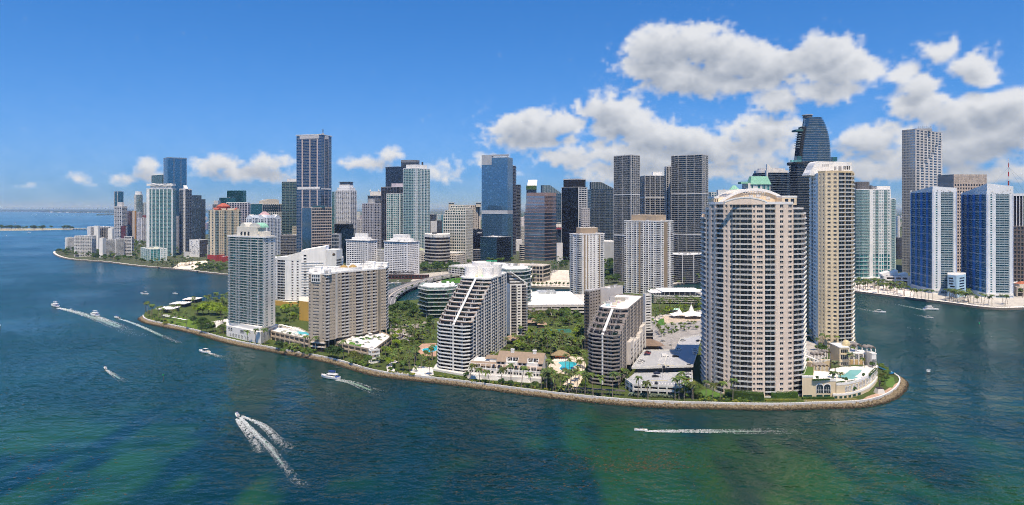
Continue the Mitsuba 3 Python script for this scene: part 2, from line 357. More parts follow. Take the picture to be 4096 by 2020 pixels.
patch('drive',ring([(2590,1270),(2640,1262),(2810,1240),(2810,1252),(2650,1285),(2600,1285)]),(.42,.4,.36),GZ + .012)
patch('drive',ring([(3220,1430),(3225,1360),(3270,1372),(3300,1400),(3310,1425),(3270,1440)]),(.36,.34,.31),GZ + .02)
patch('lawn',ring([(2815,1600),(2805,1560),(2830,1556),(2880,1575),(2900,1600)]),(.075,.15,.03),GZ + .03)
patch('lawn',ring([(3545,1545),(3538,1520),(3560,1505),(3575,1510),(3580,1535),(3568,1552)]),(.09,.16,.035),GZ + .03)
patch('pavement',ring([(3440,1604),(3470,1585),(3540,1562),(3590,1530),(3600,1535),(3560,1575),(3500,1596)]),(.42,.29,.21),GZ + .02)
patch('lawn',ring([(3215,1606),(3215,1596),(3420,1592),(3440,1600),(3400,1605)]),(.17,.15,.06),GZ + .024)
patch('pool_terrace',ring([(2180,1478),(2210,1440),(2250,1424),(2330,1428),(2345,1460),(2330,1520),(2300,1562),(2230,1560),(2290,1500),(2200,1490)]),(.62,.55,.45),GZ + .02)
patch('pool_terrace',ring([(1660,1395),(1690,1375),(1745,1372),(1745,1425),(1690,1425)]),(.42,.27,.2),GZ + .02)
patch('path',ring([(1550,1488),(1545,1465),(1575,1440),(1590,1446),(1565,1470),(1600,1490),(1680,1498),(1640,1502)]),(.62,.6,.57),GZ + .03)
patch('path',ring([(1640,1488),(1660,1462),(1730,1470),(1735,1500),(1700,1505)]),(.6,.58,.55),GZ + .024)
patch('road',ring([(1560,1300),(1600,1290),(1640,1300),(1700,1285),(1720,1300),(1640,1318),(1590,1345),(1560,1345)]),(.30,.28,.26),GZ + .02)
patch('parking_lot',ring([(1600,1360),(1570,1340),(1620,1320),(1650,1345)]),(.3,.29,.27),GZ + .026)
patch('tennis_court',ring([(2140,1332),(2155,1318),(2280,1315),(2290,1330)]),(.035,.12,.085),GZ + .02)
patch('parking_lot',ring([(2110,1143),(2180,1100),(2215,1080),(2275,1080),(2280,1149)]),(.50,.46,.40),GZ + .02)
patch('parking_lot',ring([(690,1072),(720,1050),(830,1042),(830,1058),(780,1078)]),(.62,.56,.46),GZ + .02)
patch('road',ring([(1640,1125),(1680,1095),(1790,1085),(1800,1105),(1790,1130),(1700,1128)]),(.34,.32,.29),GZ + .02)
patch('lawn',ring([(1750,1131),(1790,1113),(1850,1112),(1860,1133)]),(.05,.13,.02),GZ + .03)
patch('plaza',ring([(3420,1161),(3560,1179),(3850,1214),(3960,1226),(4090,1226),(4150,1150),(3900,1125),(3420,1118)]),(.40,.375,.34),GZ + .008)
patch('promenade',ring([(3405,1160),(3430,1135),(3600,1150),(3660,1170),(3650,1185)]),(.58,.54,.5),GZ + .02)

# far shores
def low_land(name,pts,c,z): 
    m = MB();m.sheet(Polygon(pts),z,pk(c));m.strip(np.vstack([pts,pts[:1]]),0,.5,z,-.5,pk((.4,.36,.28)))
    return put(uk(name),m,'soil',struct=True)
low_land('causeway',np.array([G(-400,926,.5),G(0,922.5,.5),G(150,921,.5),G(290,918.5,.5),G(300,915,.5),G(150,914,.5),G(-400,914,.5)]),(.27,.25,.18),1.2)
low_land('islet',np.array([G(384,861.5),G(420,860,2),G(455,859.5),G(700,859),G(700,857),G(420,857.5),G(386,859.5)]),(.04,.06,.03),2)
low_land('far_shore',np.array([G(-1500,844),G(-200,845.5),G(140,846.5),G(160,848.5),G(230,850),G(330,851),G(460,852),G(800,852),[-6500,60000],[-60000,90000]]),(.035,.055,.035),3)
# ------------------------------------------------------------------ buildings: a kit of faces, slabs, panes and roofs
def frame(A, B):
    d = np.asarray(B, float) - np.asarray(A, float); L = float(np.hypot(*d)); u = d / L
    return (float(A[0]), float(A[1]), float(u[0]), float(u[1]), float(u[1]), float(-u[0])), L

def inset(poly, t):
    p = Polygon(poly).buffer(-t, join_style=2)
    if p.geom_type != 'Polygon' or p.is_empty: p = Polygon(poly)
    return shapely.geometry.polygon.orient(p)

UNIT = {}
def unit_box(bsdf, c):
    k = (bsdf, round(pk(c)))
    if k not in UNIT:
        m = MB(); m.ab(0, 1, 0, 1, 0, 1, pk(c)); UNIT[k] = m.ply(bsdf)
    return UNIT[k]

def place(fr, u0, u1, n0, n1, z0, z1):
    M = np.eye(4)
    M[:3, 0] = [fr[2] * (u1 - u0), fr[3] * (u1 - u0), 0]
    M[:3, 1] = [fr[4] * (n1 - n0), fr[5] * (n1 - n0), 0]
    M[:3, 2] = [0, 0, z1 - z0]
    M[:3, 3] = [fr[0] + fr[2] * u0 + fr[4] * n0, fr[1] + fr[3] * u0 + fr[5] * n0, z0]
    return T(M)

class Bld:
    """One building: parts by name, panes and balconies singly (near ones) or joined (far ones)."""
    def __init__(s, name, label, cat='building', group=None, single=False):
        s.key = thing(name, label, cat, group); s.p = {}; s.single = single; s.panes = []; s.balc = []; s.solo = []
        s.r = np.random.default_rng(sum(map(ord, label)))
    def m(s, part, bsdf='paint', stuff=False):
        if part not in s.p: s.p[part] = (MB(), bsdf, stuff)
        return s.p[part][0]
    def part(s, name, mb, bsdf='paint', label=None):
        k = uk(f'{s.key}__{name}'); put(k, mb, bsdf, label=label); return k
    def box(s, name, fr, u0, u1, n0, n1, z0, z1, c, bsdf='paint'):
        m = MB(); m.fb(fr, u0, u1, n0, n1, z0, z1, pk(c)); return s.part(name, m, bsdf)
    def pane(s, fr, u0, u1, n, z0, z1, c, bsdf, jit=0.): s.panes.append((fr, u0, u1, n, z0, z1, c, bsdf, jit))
    def done(s):
        if s.panes:
            P = s.panes
            def nearness(q): return (q[0][0] ** 2 + q[0][1] ** 2) - 3e4 * (q[0][5] < -.2) - 40 * (q[2] - q[1]) * (q[5] - q[4])
            order = sorted(range(len(P)), key=lambda i: nearness(P[i])) if s.single else []
            one = set(order[:300])
            for i in order[:300]:
                fr, u0, u1, n, z0, z1, c, bsdf, jit = P[i]
                scene[uk(s.key + '__window')] = {**unit_box(bsdf, c), 'to_world': place(fr, u0, u1, n - .12, n, z0, z1)}
            for bs in ('glass', 'mirror'):
                m = MB()
                for i, (fr, u0, u1, n, z0, z1, c, bsdf, jit) in enumerate(P):
                    if i not in one and bsdf == bs: m.fq(fr, u0, u1, n, z0, z1, pk(c), jit)
                put(uk(s.key + '__window'), m, bs, stuff=True) if m.q else None
        if s.balc:
            order = sorted(range(len(s.balc)), key=lambda i: s.balc[i][0]) if s.single else []
            one = set(order[:300])
            for i in order[:300]: put(uk(s.key + '__balcony'), s.balc[i][1])
            m = MB()
            for i, (_, mm) in enumerate(s.balc):
                if i not in one: m.b += mm.b; m.m += mm.m
            if m.b or m.m: put(uk(s.key + '__balcony'), m, stuff=True)
        for part, (mb, bsdf, stuff) in s.p.items(): put(uk(f'{s.key}__{part}'), mb, bsdf, stuff=stuff)

DEF = dict(t=.5, sill=.95, head=.4, slab=None, slabh=.28, rail=None, bal=1.3, gl='glass', mull=3.0, pier=.12, wall=WHITE, glass=G_DARK, jit=.004, fr=None, railh=1.05, cap=None, back=None, span=None, floorline=None)

def face(b, A, B, z0, z1, nf, cols, **o):
    """One side of a building. cols: p pier, s plain wall, w punched window, g curtain glass, b balcony; each with a relative width; (a b)*n repeats."""
    o = {**DEF, **o}
    fr, L = frame(A, B)
    toks = []
    for t in cols.replace('(', ' ( ').replace(')', ' ) ').split(): toks.append(t)
    flat, i = [], 0
    while i < len(toks):
        if toks[i] == '(':
            j = toks.index(')', i); rep = int(toks[j + 1][1:]); flat += toks[i + 1:j] * rep; i = j + 2
        else: flat.append(toks[i]); i += 1
    tot = sum(float(x[1:]) for x in flat); pos, cs = 0., []
    for x in flat:
        w = float(x[1:]) / tot * L; cs.append((x[0], pos, pos + w)); pos += w
    fh = (z1 - z0) / nf; t = o['t']; wc, sc, rc = pk(o['wall']), pk(o['slab'] or o['wall']), pk(o['rail'] or o['slab'] or o['wall'])
    spc = pk(o['span'] or o['wall'])
    W = b.m('wall')
    def tint():
        g = o['glass']
        if o['gl'] == 'mirror': k = b.r.uniform(.92, 1.1); return tuple(x * k for x in g)
        k = b.r.uniform(.75, 1.3)
        if b.r.random() < .05: return tuple(min(.5, x * 1.2 + .06) for x in g)
        return tuple(x * k for x in g)
    # bands across runs of windows
    runs, st = [], None
    for k, (c, a, e) in enumerate(cs + [('x', L, L)]):
        if c in 'wp' and st is None: st = a
        if c not in 'wp' and st is not None: runs.append((st, a)); st = None
    has = lambda a, e: any(c == 'w' and x >= a - .01 and y <= e + .01 for c, x, y in cs)
    for a, e in runs:
        if not has(a, e): continue
        for f in range(nf + 1):
            lo = z0 + f * fh - (o['head'] if f else 0); hi = z0 + f * fh + o['sill'] if f < nf else z1
            W.fb(fr, a, e, -t, 0, lo, hi, spc)
            if o['floorline'] and f: W.fb(fr, a, e, 0, .14, z0 + f * fh - .12, z0 + f * fh + .12, pk(o['floorline']))
    for c, a, e in cs:
        if c == 'p': W.fb(fr, a, e, -t, o['pier'], z0, z1, wc)
        elif c == 's': W.fb(fr, a, e, -t, 0, z0, z1, wc)
        elif c == 'w':
            for f in range(nf):
                za, zb = z0 + f * fh + o['sill'], z0 + (f + 1) * fh - o['head']
                b.pane(fr, a, e, -min(t, .5) + .14, za, zb, tint(), o['gl'])
                if o['fr']:
                    M = b.m('window_frame', stuff=True); n1 = -min(t, .5) + .2; n0 = n1 - .16; fc = pk(o['fr']); q = .09
                    M.fb(fr, a, a + q, n0, n1, za, zb, fc); M.fb(fr, e - q, e, n0, n1, za, zb, fc); M.fb(fr, a + q, e - q, n0, n1, zb - q, zb, fc); M.fb(fr, a + q, e - q, n0, n1, za, za + q, fc)
                    nm = max(1, round((e - a) / 1.3) - 1)
                    for k in range(1, nm + 1):
                        x = a + (e - a) * k / (nm + 1); M.fb(fr, x - .045, x + .045, n0 - .02, n1 - .01, za + q, zb - q, fc)
                    M.fb(fr, a + q, e - q, n0, n1 - .02, za + (zb - za) * .3, za + (zb - za) * .3 + .07, fc)
        elif c == 'g':
            nm = max(1, round((e - a) / o['mull'])) if o['mull'] else 1
            S = b.m('floor_line', stuff=True)
            for f in range(nf):
                za, zb = z0 + f * fh + o['slabh'], z0 + (f + 1) * fh
                for k in range(nm): b.pane(fr, a + (e - a) * k / nm, a + (e - a) * (k + 1) / nm, -.05, za, zb, tint(), o['gl'], o['jit'])
                S.fb(fr, a, e, -t, .04, z0 + f * fh, za, sc)
            if o['mull']:
                M = b.m('mullion', stuff=True)
                for k in range(nm + 1):
                    x = a + (e - a) * k / nm; M.fb(fr, max(a, x - .07), min(e, x + .07), -.1, .1, z0, z1, sc)
        elif c == 'b':
            for f in range(nf):
                za, zb = z0 + f * fh, z0 + (f + 1) * fh
                nb = max(1, round((e - a) / 2.6))
                for k in range(nb):
                    x0, x1 = a + (e - a) * k / nb, a + (e - a) * (k + 1) / nb
                    b.pane(fr, x0 + .04, x1 - (.5 if nb > 1 and k % 2 else .08), -t + .07, za + .3, zb - .3, tint(), o['gl'])
                m = MB(); sh = o['slabh']
                m.fb(fr, a, e, -t, o['bal'], za, za + sh, sc)
                if o['railh'] > 0:
                    m.fb(fr, a, e, o['bal'] - .07, o['bal'], za + sh, za + sh + o['railh'], rc)
                    if o['bal'] > .3:
                        m.fb(fr, a, a + .06, 0, o['bal'] - .07, za + sh, za + sh + o['railh'], rc); m.fb(fr, e - .06, e, 0, o['bal'] - .07, za + sh, za + sh + o['railh'], rc)
                    if o['cap']: m.fb(fr, a, e, o['bal'] - .12, o['bal'] + .05, za + sh + o['railh'], za + sh + o['railh'] + .1, pk(o['cap']))
                b.balc.append((-fr[4] * 0 + (fr[5] * 1000) - za * .01, m))

def core(b, poly, z0, z1, t, c, roof=None):
    b.m('core').prism(inset(poly, t), z0, z1 - .05, pk(c))

def roof(b, poly, z, c=OFFW, par=1.1, pc=WHITE, units=5, over=0., uc=LGREY, th=.35):
    p = Polygon(poly)
    if over: p = p.buffer(over, join_style=2)
    p = shapely.geometry.polygon.orient(p); q = p.buffer(-.35, join_style=2)
    m = MB(); m.prism(p, z - .05 - (.4 if over else 0), z + .02, pk(pc), pk(c)); b.part('roof', m)
    if par:
        m = MB(); pts = np.asarray(p.exterior.coords)
        for a, e in zip(pts[:-1], pts[1:]):
            fr, L = frame(a, e); m.fb(fr, 0, L, -th, .03, z, z + par, pk(pc))
        b.part('parapet', m)
    if units and q.area > 30:
        x0, y0, x1, y1 = q.buffer(-1.5).bounds if not q.buffer(-1.5).is_empty else q.bounds
        n = 0
        for _ in range(units * 12):
            if n >= units: break
            s = Point(b.r.uniform(x0, x1), b.r.uniform(y0, y1))
            w, d, h = b.r.uniform(1.5, 4.5), b.r.uniform(1.5, 4), b.r.uniform(1, 2.6)
            bx = shapely.geometry.box(s.x - w / 2, s.y - d / 2, s.x + w / 2, s.y + d / 2)
            if q.buffer(-.6).contains(bx):
                m = MB(); k = b.r.uniform(.6, 1.2); m.prism(bx, z, z + h, pk(tuple(x * k for x in uc))); m.prism(bx.buffer(-.25), z + h, z + h + .3, pk(DGREY)); b.part('roof_unit', m); n += 1

def quad(n, Y, l, r, th):
    """Footprint from the near corner's column and distance, the outer corners' columns and the turn of the right side from square-on."""
    N = P2(n, Y); a = math.radians(th) + math.atan2(-N[0], N[1]); u = np.array([math.cos(a), math.sin(a)]); v = np.array([-u[1], u[0]])
    def hit(px, d):
        if isinstance(px, tuple): return px[1]
        k = (px - CX) / F
        return (k * N[1] - N[0]) / (d[0] - k * d[1])
    s, t = hit(r, u), hit(l, v)
    if not (0 < s < 160 and 0 < t < 160): print('QUAD', n, Y, l, r, th, round(s), round(t)); s, t = min(abs(s), 90), min(abs(t), 90)
    return [N, N + s * u, N + s * u + t * v, N + t * v]

def tower(label, n, Y, l, r, th, top, nf, R, L, name='tower', z0=GZ, roofkw=None, single=False, go=True, **o):
    poly = quad(n, Y, l, r, th)
    zt = Z(top, Y) if top > 0 else -top
    oo = {**DEF, **o}
    b = Bld(name, label, 'building', single=single)
    core(b, poly, z0 - .5, zt, oo['t'], o.get('back') or o.get('wall', WHITE))
    oL = {**o, **o.get('oL', {})}; oL.pop('oL', None); o = {k: v for k, v in o.items() if k != 'oL'}; oL = {k: v for k, v in oL.items() if k != 'oL'}
    face(b, poly[0], poly[1], z0, zt, nf, R, **o)
    face(b, poly[1], poly[2], z0, zt, nf, L, **oL)
    face(b, poly[2], poly[3], z0, zt, nf, R, **o)
    face(b, poly[3], poly[0], z0, zt, nf, L, **oL)
    if roofkw is not False: roof(b, poly, zt, **{**dict(pc=o.get('wall', WHITE)), **(roofkw or {})})
    b.poly, b.z = poly, zt
    if go: b.done()
    return b

def boxon(b, name, px0, px1, Y, depth, z0, z1, c, bsdf='paint', shiftx=0):
    x0, x1 = X(px0, Y), X(px1, Y)
    m = MB(); m.ab(x0 + .01, x1 - .01, Y, Y + depth, z0, z1, pk(c)); return b.part(name, m, bsdf)
# ------------------------------------------------------------------ the mainland towers, left to right
W2 = '(w2 p1)*'
tower('slim grey and blue glass tower, farthest left on the horizon behind the white grid slab',472,2700,456,494,35,766,42,'g1','p1 g3 p1',wall=GREY,glass=(.02,.13,.19),slab=(.12,.2,.25),gl='mirror',t=.4,roofkw=dict(units=1))
b = tower('white tower with a grid of square windows and a red block at its foot',487,2300,456,509,40,826,26,'p.5 (b2 p.5)*5','p.7 (w2 p.7)*4',go=False,wall=(.68,.68,.70),t=.8,sill=.6,head=.5)
m = MB();m.prism(inset(b.poly,7),b.z,b.z + 16,pk(LGREY));b.part('penthouse',m)
b.done()
tower('dark red block at the foot of the white grid tower',500,2245,484,503,30,905,10,'p1 (w1 p1)*4','p1 (w1 p1)*4',wall=(.16,.045,.05),name='block')
tower('purple brown slab tower beside the white grid tower',517,2360,506,531,30,846,28,'p1 (b3 p1)*3','p1 (b3 p1)*2',wall=(.17,.12,.14),slab=(.26,.2,.2))
tower('narrow slab tower with beige side and orange end wall',539,2250,529,545,40,845,24,'s1','s1',wall=(.55,.27,.07),oL=dict(wall=(.5,.44,.38)))
b = Bld('tower','round white and green tower with curved balconies, behind the orange slab','building')
cyl = [P2(554,2600) + np.array([math.cos(a),math.sin(a)]) * 15.2 for a in np.linspace(0,2 * np.pi,17)[:-1] - 2.0]
core(b,cyl,0,Z(778,2600),.6,WHITE)
for i in range(16): face(b,cyl[i],cyl[(i + 1) % 16],GZ,Z(778,2600),40,'b1' if i % 5 else 'p1 w2 p1',wall=OFFW,glass=G_GREEN,slab=(.6,.64,.62),t=.6,bal=.9,rail=(.3,.4,.38))
m = MB();m.prism(Polygon(cyl).buffer(-3),Z(778,2600),Z(766,2600),pk(WHITE));b.part('crown',m);b.done()
tower('dark banded tower just below the round white tower',555,2330,544,567,30,850,26,'p1 (b3 p1)*3','p1 (b3 p1)*2',wall=(.55,.54,.56),slab=(.55,.55,.57),t=1)
tower('white balcony tower left of the tall teal tower',566,2150,550,588,25,873,22,'p1 (b2 p1)*3','p1 (b2 p1)*3',wall=(.70,.70,.73),t=1.2)
tower('red topped low tower peeking beside the teal tower',580,2500,570,592,20,862,20,'p1 (w1 p1)*3','p1 (w1 p1)*2',wall=(.28,.07,.06))
tower('pale tower half hidden behind the left edge of the teal tower',578,2600,568,590,20,812,34,'p1 (b2 p1)*3','p1 (b2 p1)*3',wall=(.6,.63,.66),glass=G_TEAL)
# white slabs on the point
def slab(label,n,Y,l,r,th,top,nf,R,L,**o): return tower(label,n,Y,l,r,th,top,nf,R,L,name='apartment_block',**o)
slab('low white apartment block at the tip of the left peninsula',268,1830,260,298,22,952,13,'p.3 (b2 p.3)*5','p1 w1 p1',wall=WHITE,t=1.1,roofkw=dict(units=2))
slab('white apartment block with rows of windows behind the trees on the point',365,1590,296,385,62,945,14,'p.4 (b2 p.5 w1 p.4)*4','p.3 (w2 p.4 b2 p.4)*5',wall=WHITE,t=.9,roofkw=dict(units=5))
b = slab('wide white slab with dark loggias between broad white fins',393,1890,302,455,18,910,14,'p2 (b2 p.12)*6 p4','p4 (b1.2 p.12)*6 p1',wall=(.74,.73,.72),t=1.4,bal=0,glass=(.012,.012,.014),slab=(.2,.19,.18),go=False,roofkw=dict(units=6))
for px in (384,440): boxon(b,'fin',px - 9,px + 9,1880 + (px - 384) * .32,9,GZ,Z(904 if px < 400 else 914,1880),WHITE)
b.done()
b = slab('white apartment block with a tall blank white end wall and green windows',403,1560,396,497,22,960,15,'s1.6 (b2 p.25)*6 s1.2 (b2 p.25)*4','s1',wall=(.70,.70,.70),glass=G_GREEN,slab=(.6,.6,.6),t=1.,go=False,roofkw=dict(units=4))
boxon(b,'stair_tower',397,411,1556,12,GZ,Z(952,1556),WHITE);b.done()
slab('banded white block with round lift top, right end of the white slabs',527,1610,496,536,62,948,13,'b1','s.2 b5 s.4',wall=(.74,.74,.73),t=.8,bal=.2,roofkw=dict(units=3))
# teal tower and podium
b = tower('tall teal glass tower with white fins and a winged white crown',690,1600,586,704,62,756,50,'p.6 b1.6 p.5 b2','p1.6 b1 p.5 (b1.6 p.4)*4 b2 p.6',go=False,wall=(.72,.75,.76),glass=(.025,.16,.17),slab=(.42,.52,.53),rail=(.13,.30,.31),t=1.3,bal=1.2,gl='glass',roofkw=dict(units=0,over=.5))
m = MB();c4 = sum(b.poly) / 4
m.prism(inset(b.poly,6),b.z,b.z + 8,pk(WHITE));m.prism(inset(b.poly,10),b.z + 8,b.z + 13,pk(WHITE));b.part('crown',m)
for sg in (-1,1):
    m = MB();n = 12;x = np.linspace(2,21,n);prof = [(c4[0] + sg * q,b.z + 10 + 5 * ((q - 2) / 19) ** 2) for q in x]
    for (xa,za),(xb,zb) in zip(prof[:-1],prof[1:]):
        m.mesh([[xa,c4[1] - 9,za],[xb,c4[1] - 9,zb],[xb,c4[1] + 9,zb],[xa,c4[1] + 9,za],[xa,c4[1] - 9,za - .7],[xb,c4[1] - 9,zb - .7],[xb,c4[1] + 9,zb - .7],[xa,c4[1] + 9,za - .7]],BOXF,pk(LGREY))
    b.part('wing',m)
b.done()
tower('low teal and white glass podium building on the far left waterfront',600,1445,499,668,12,998,6,'p.5 (g3 p.3)*3 (p.8 w.7)*4 p.8','p.5 (g3 p.4)*4',name='podium_building',wall=(.72,.76,.76),glass=(.05,.22,.23),slab=(.6,.68,.68),t=.7,mull=4,roofkw=dict(units=8,c=(.4,.42,.35)))
tower('dark teal tower behind the left shoulder of the tall blue tower',650,2350,606,690,25,700,56,'p.4 (g2 p.3)*3','p.4 (g2 p.3)*4',wall=(.05,.09,.09),glass=(.02,.09,.09),slab=(.25,.3,.3),t=.6,roofkw=dict(units=0))
b = tower('very tall blue glass tower with a chamfered left corner, above the teal tower',670,2100,654,747,12,632,62,'g2.5 p.06 b.5 p.06 g2.5 p.06 b.5 p.06 g2.5','p.3 w1 g1.5',go=False,wall=(.22,.29,.36),glass=(.05,.17,.28),slab=(.09,.16,.24),rail=(.1,.17,.24),gl='mirror',t=.8,mull=4,bal=0.1,roofkw=dict(units=4,par=3,pc=(.2,.26,.33)))
b.done()
tower('slender dark tower between the teal tower and the perforated white tower',712,1820,701,722,30,866,26,'p.5 (w1 p.5)*4','p.5 (w1 p.5)*3',wall=(.35,.35,.37))
b = tower('white tower with a sloping crown and scattered square openings in its end wall',740,1650,717,767,42,758,46,'p.3 (b3 p.3)*3','b2.6 s1',go=False,wall=(.76,.76,.76),glass=G_NAVY,slab=(.32,.34,.37),rail=(.1,.13,.16),t=1.2,bal=1.1,roofkw=dict(units=2,par=2))
fr,Lf = frame(b.poly[3],b.poly[0]);m = MB();r = np.random.default_rng(5)
for f in range(46):
    for k in range(2):
        if r.random() < .75:
            u = Lf * (.76 + .1 * k + r.uniform(0,.05));z = GZ + (f + .25) * (b.z - GZ) / 46;b.pane(fr,u,u + r.uniform(.8,1.6),.06,z,z + r.uniform(1.4,3),(.012,.015,.02),'glass')
m = MB();A = np.array(b.poly[3]);B = np.array(b.poly[0]);q0 = A + (B - A) * .7;m.mesh([[*q0,b.z],[*B,b.z],[*B,b.z + 2],[*q0,b.z + 11]],[[0,1,2],[0,2,3]],pk(WHITE));m.mesh([[*q0 + np.array([6,5]),b.z],[*B + np.array([6,5]),b.z],[*B + np.array([6,5]),b.z + 2],[*q0 + np.array([6,5]),b.z + 11],[*q0,b.z + 11],[*B,b.z + 2]],[[0,1,2],[0,2,3],[4,5,2],[4,2,3]],pk(WHITE));b.part('sloping_crown',m);b.done()
tower('dark brown glass tower with a stepped top right of the perforated tower',806,2000,764,822,60,798,36,'p.3 (g3 p.3)*2','p.3 (g3 p.3)*4',wall=(.05,.05,.055),glass=(.02,.035,.05),slab=(.08,.09,.10),t=.5,roofkw=dict(units=0))
tower('upper step of the dark brown glass tower',790,2030,764,806,60,782,38,'g1','g1',name='tower_step',wall=BLACK,glass=(.02,.035,.05),slab=(.07,.08,.09),t=.4,roofkw=dict(units=0))
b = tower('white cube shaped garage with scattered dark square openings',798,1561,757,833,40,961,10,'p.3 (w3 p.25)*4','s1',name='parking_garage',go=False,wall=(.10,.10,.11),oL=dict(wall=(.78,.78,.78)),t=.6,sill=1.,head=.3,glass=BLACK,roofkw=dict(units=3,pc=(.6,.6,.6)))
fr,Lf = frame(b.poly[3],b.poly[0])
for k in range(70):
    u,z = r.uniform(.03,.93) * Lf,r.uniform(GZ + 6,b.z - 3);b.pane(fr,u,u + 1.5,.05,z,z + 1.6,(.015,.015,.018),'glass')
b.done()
slab('small white block beside the perforated garage',742,1530,735,757,20,1010,3,'s1','s1',wall=(.7,.7,.7),roofkw=dict(units=1))
tower('grey apartment building behind the perforated garage, left of the red roofed tower',836,1520,828,846,20,982,6,'p.3 (b2 p.2)*2','s1',name='block',wall=(.5,.47,.43),roofkw=dict(units=1))
# red roofed yellow tower
b = tower('cream and yellow apartment tower with red gabled roofs',868,1445,833,962,30,842,31,'b1.2 p.8 w.8 p.5 w.8 p.5 b1.5 p.5 w.8 p.5 w.8 p.5 b1.5 p.5 w.8 p.5 w.8 p.8 b1.2','b1 p1 w1 p1 b1',go=False,wall=(.66,.57,.43),glass=(.03,.07,.08),slab=(.55,.56,.52),rail=(.20,.30,.30),t=.9,bal=.9,roofkw=dict(c=CREAM,units=0,pc=(.66,.56,.42)))
def hip(cx,cy,w,d,z,h,c,a=0.):
    ca,sa = math.cos(a),math.sin(a);R = np.array([[ca,-sa],[sa,ca]])
    q = np.array([(-w / 2,-d / 2),(w / 2,-d / 2),(w / 2,d / 2),(-w / 2,d / 2)]) @ R.T + [cx,cy]
    r2 = np.array([(-w * .12,0),(w * .12,0)]) @ R.T + [cx,cy]
    v = np.vstack([np.c_[q,[z] * 4],np.c_[r2,[z + h] * 2]])
    m = MB();m.mesh(v,[[0,1,5],[0,5,4],[1,2,5],[2,3,4],[2,4,5],[3,0,4],[0,3,2],[0,2,1]],pk(c));return m
def gable(A,B,d,z0,ze,zr,cw,cr,over=.5):
    """A gabled block on the line A to B, d deep behind it, its gable end in front; walls and roof."""
    fr,L = frame(A,B);w,m = MB(),MB()
    def P(u,n,z): return [fr[0] + fr[2] * u - fr[4] * n,fr[1] + fr[3] * u - fr[5] * n,z]
    v = [P(0,0,z0),P(L,0,z0),P(L,0,ze),P(L / 2,0,zr),P(0,0,ze),P(0,d,z0),P(L,d,z0),P(L,d,ze),P(L / 2,d,zr),P(0,d,ze)]
    w.mesh(v,[[0,1,2],[0,2,3],[0,3,4],[1,6,7],[1,7,2],[5,0,4],[5,4,9],[6,5,9],[6,9,8],[6,8,7]],pk(cw))
    e = over
    for s,uu in ((-1,-e),(1,L + e)):
        zz = ze - e * (zr - ze) / (L / 2)
        v = [P(uu,-e,zz),P(L / 2,-e,zr + .12),P(L / 2,d + e,zr + .12),P(uu,d + e,zz),P(uu,-e,zz - .3),P(L / 2,-e,zr - .18),P(L / 2,d + e,zr - .18),P(uu,d + e,zz - .3)]
        m.mesh(v,BOXF,pk(cr))
    return w,m
RED = (.46,.12,.08)
p = b.poly;c4 = sum(p) / 4
b.part('penthouse',(lambda q: (q.prism(inset(p,6),b.z,b.z + 5,pk((.62,.55,.45))),q)[1])(MB()))
m = MB();m.prism(Polygon([c4 + d for d in ((-13,-10),(9,-10),(9,8),(-13,8))]),b.z,b.z + 9,pk((.25,.05,.05)));b.part('lift_house',m)
b.part('red_roof',hip(c4[0] - 2,c4[1] - 1,25,21,b.z + 9,8,RED))
for t_,ed in ((.03,0),(.8,0),(.45,3)):
    A_,B_ = np.array(p[ed]),np.array(p[(ed + 1) % 4]);L_ = np.linalg.norm(B_ - A_);q0 = A_ + (B_ - A_) * t_
    w_,m_ = gable(q0,q0 + (B_ - A_) / L_ * 9,8,b.z,b.z + 2.5,b.z + 6,(.30,.06,.05) if ed == 0 and t_ < .5 else CREAM,RED);b.part('gable',w_);b.part('red_roof',m_)
fr,L_ = frame(p[3],p[0]);b.box('base',fr,-.5,L_ + .5,0,2,GZ,GZ + 13,(.30,.05,.05));fr,L_ = frame(p[0],p[1]);b.box('base',fr,-.5,L_ * .3,0,2,GZ,GZ + 14,(.33,.06,.05))
b.done()
tower('low brick red building at the foot of the red roofed tower',885,1420,877,935,10,1030,4,'p.6 (w1 p.5)*7','p1 w1 p1',name='block',wall=(.36,.05,.05),glass=BLACK,roofkw=dict(units=2,c=(.3,.12,.1)))
tower('teal glass office block, left lower part, behind the red roofed tower',906,2450,877,942,42,792,24,'g1','g1',wall=(.05,.1,.1),glass=(.02,.14,.15),slab=(.05,.16,.16),gl='mirror',t=.4)
tower('teal glass office block, taller part with plain top, behind the red roofed tower',972,2600,908,985,60,763,30,'g1','g1',wall=(.02,.14,.14),glass=(.015,.13,.13),slab=(.015,.11,.11),gl='mirror',t=.4,mull=0,roofkw=dict(units=0))
b = tower('unfinished grey concrete building left of the teal office block',864,2300,850,879,30,818,26,'(b1 p.1)*3','(b1 p.1)*3',wall=GREY,slab=(.4,.4,.4),railh=0,bal=.1,t=1.2,glass=BLACK,back=BLACK,go=False,roofkw=dict(units=2));boxon(b,'lift_core',855,872,2305,20,b.z,b.z + 14,LGREY);b.done()
b = tower('mauve and white apartment block with white crown behind the red roofed tower',990,1900,905,1001,62,812,26,'p1 b2 p1','p.5 (b2 p.5)*8',wall=(.62,.61,.66),slab=(.62,.6,.66),rail=(.30,.27,.31),t=1.1,glass=(.03,.028,.035),go=False,roofkw=dict(units=8,par=2.2,pc=WHITE));b.done()
b = tower('office block with teal corner, dark arched band and low white vault',1050,1800,1001,1129,30,816,16,'p.8 (w1 p.6)*10','g1',wall=(.60,.57,.51),glass=(.02,.06,.07),oL=dict(glass=(.015,.13,.14),gl='mirror',slab=(.05,.15,.16)),t=.7,go=False,roofkw=dict(units=3))
fr,L_ = frame(b.poly[0],b.poly[1])
for k in range(11): b.pane(fr,L_ * (k + .15) / 11,L_ * (k + .85) / 11,.25,b.z - 21,b.z - 3,(.015,.025,.035),'glass')
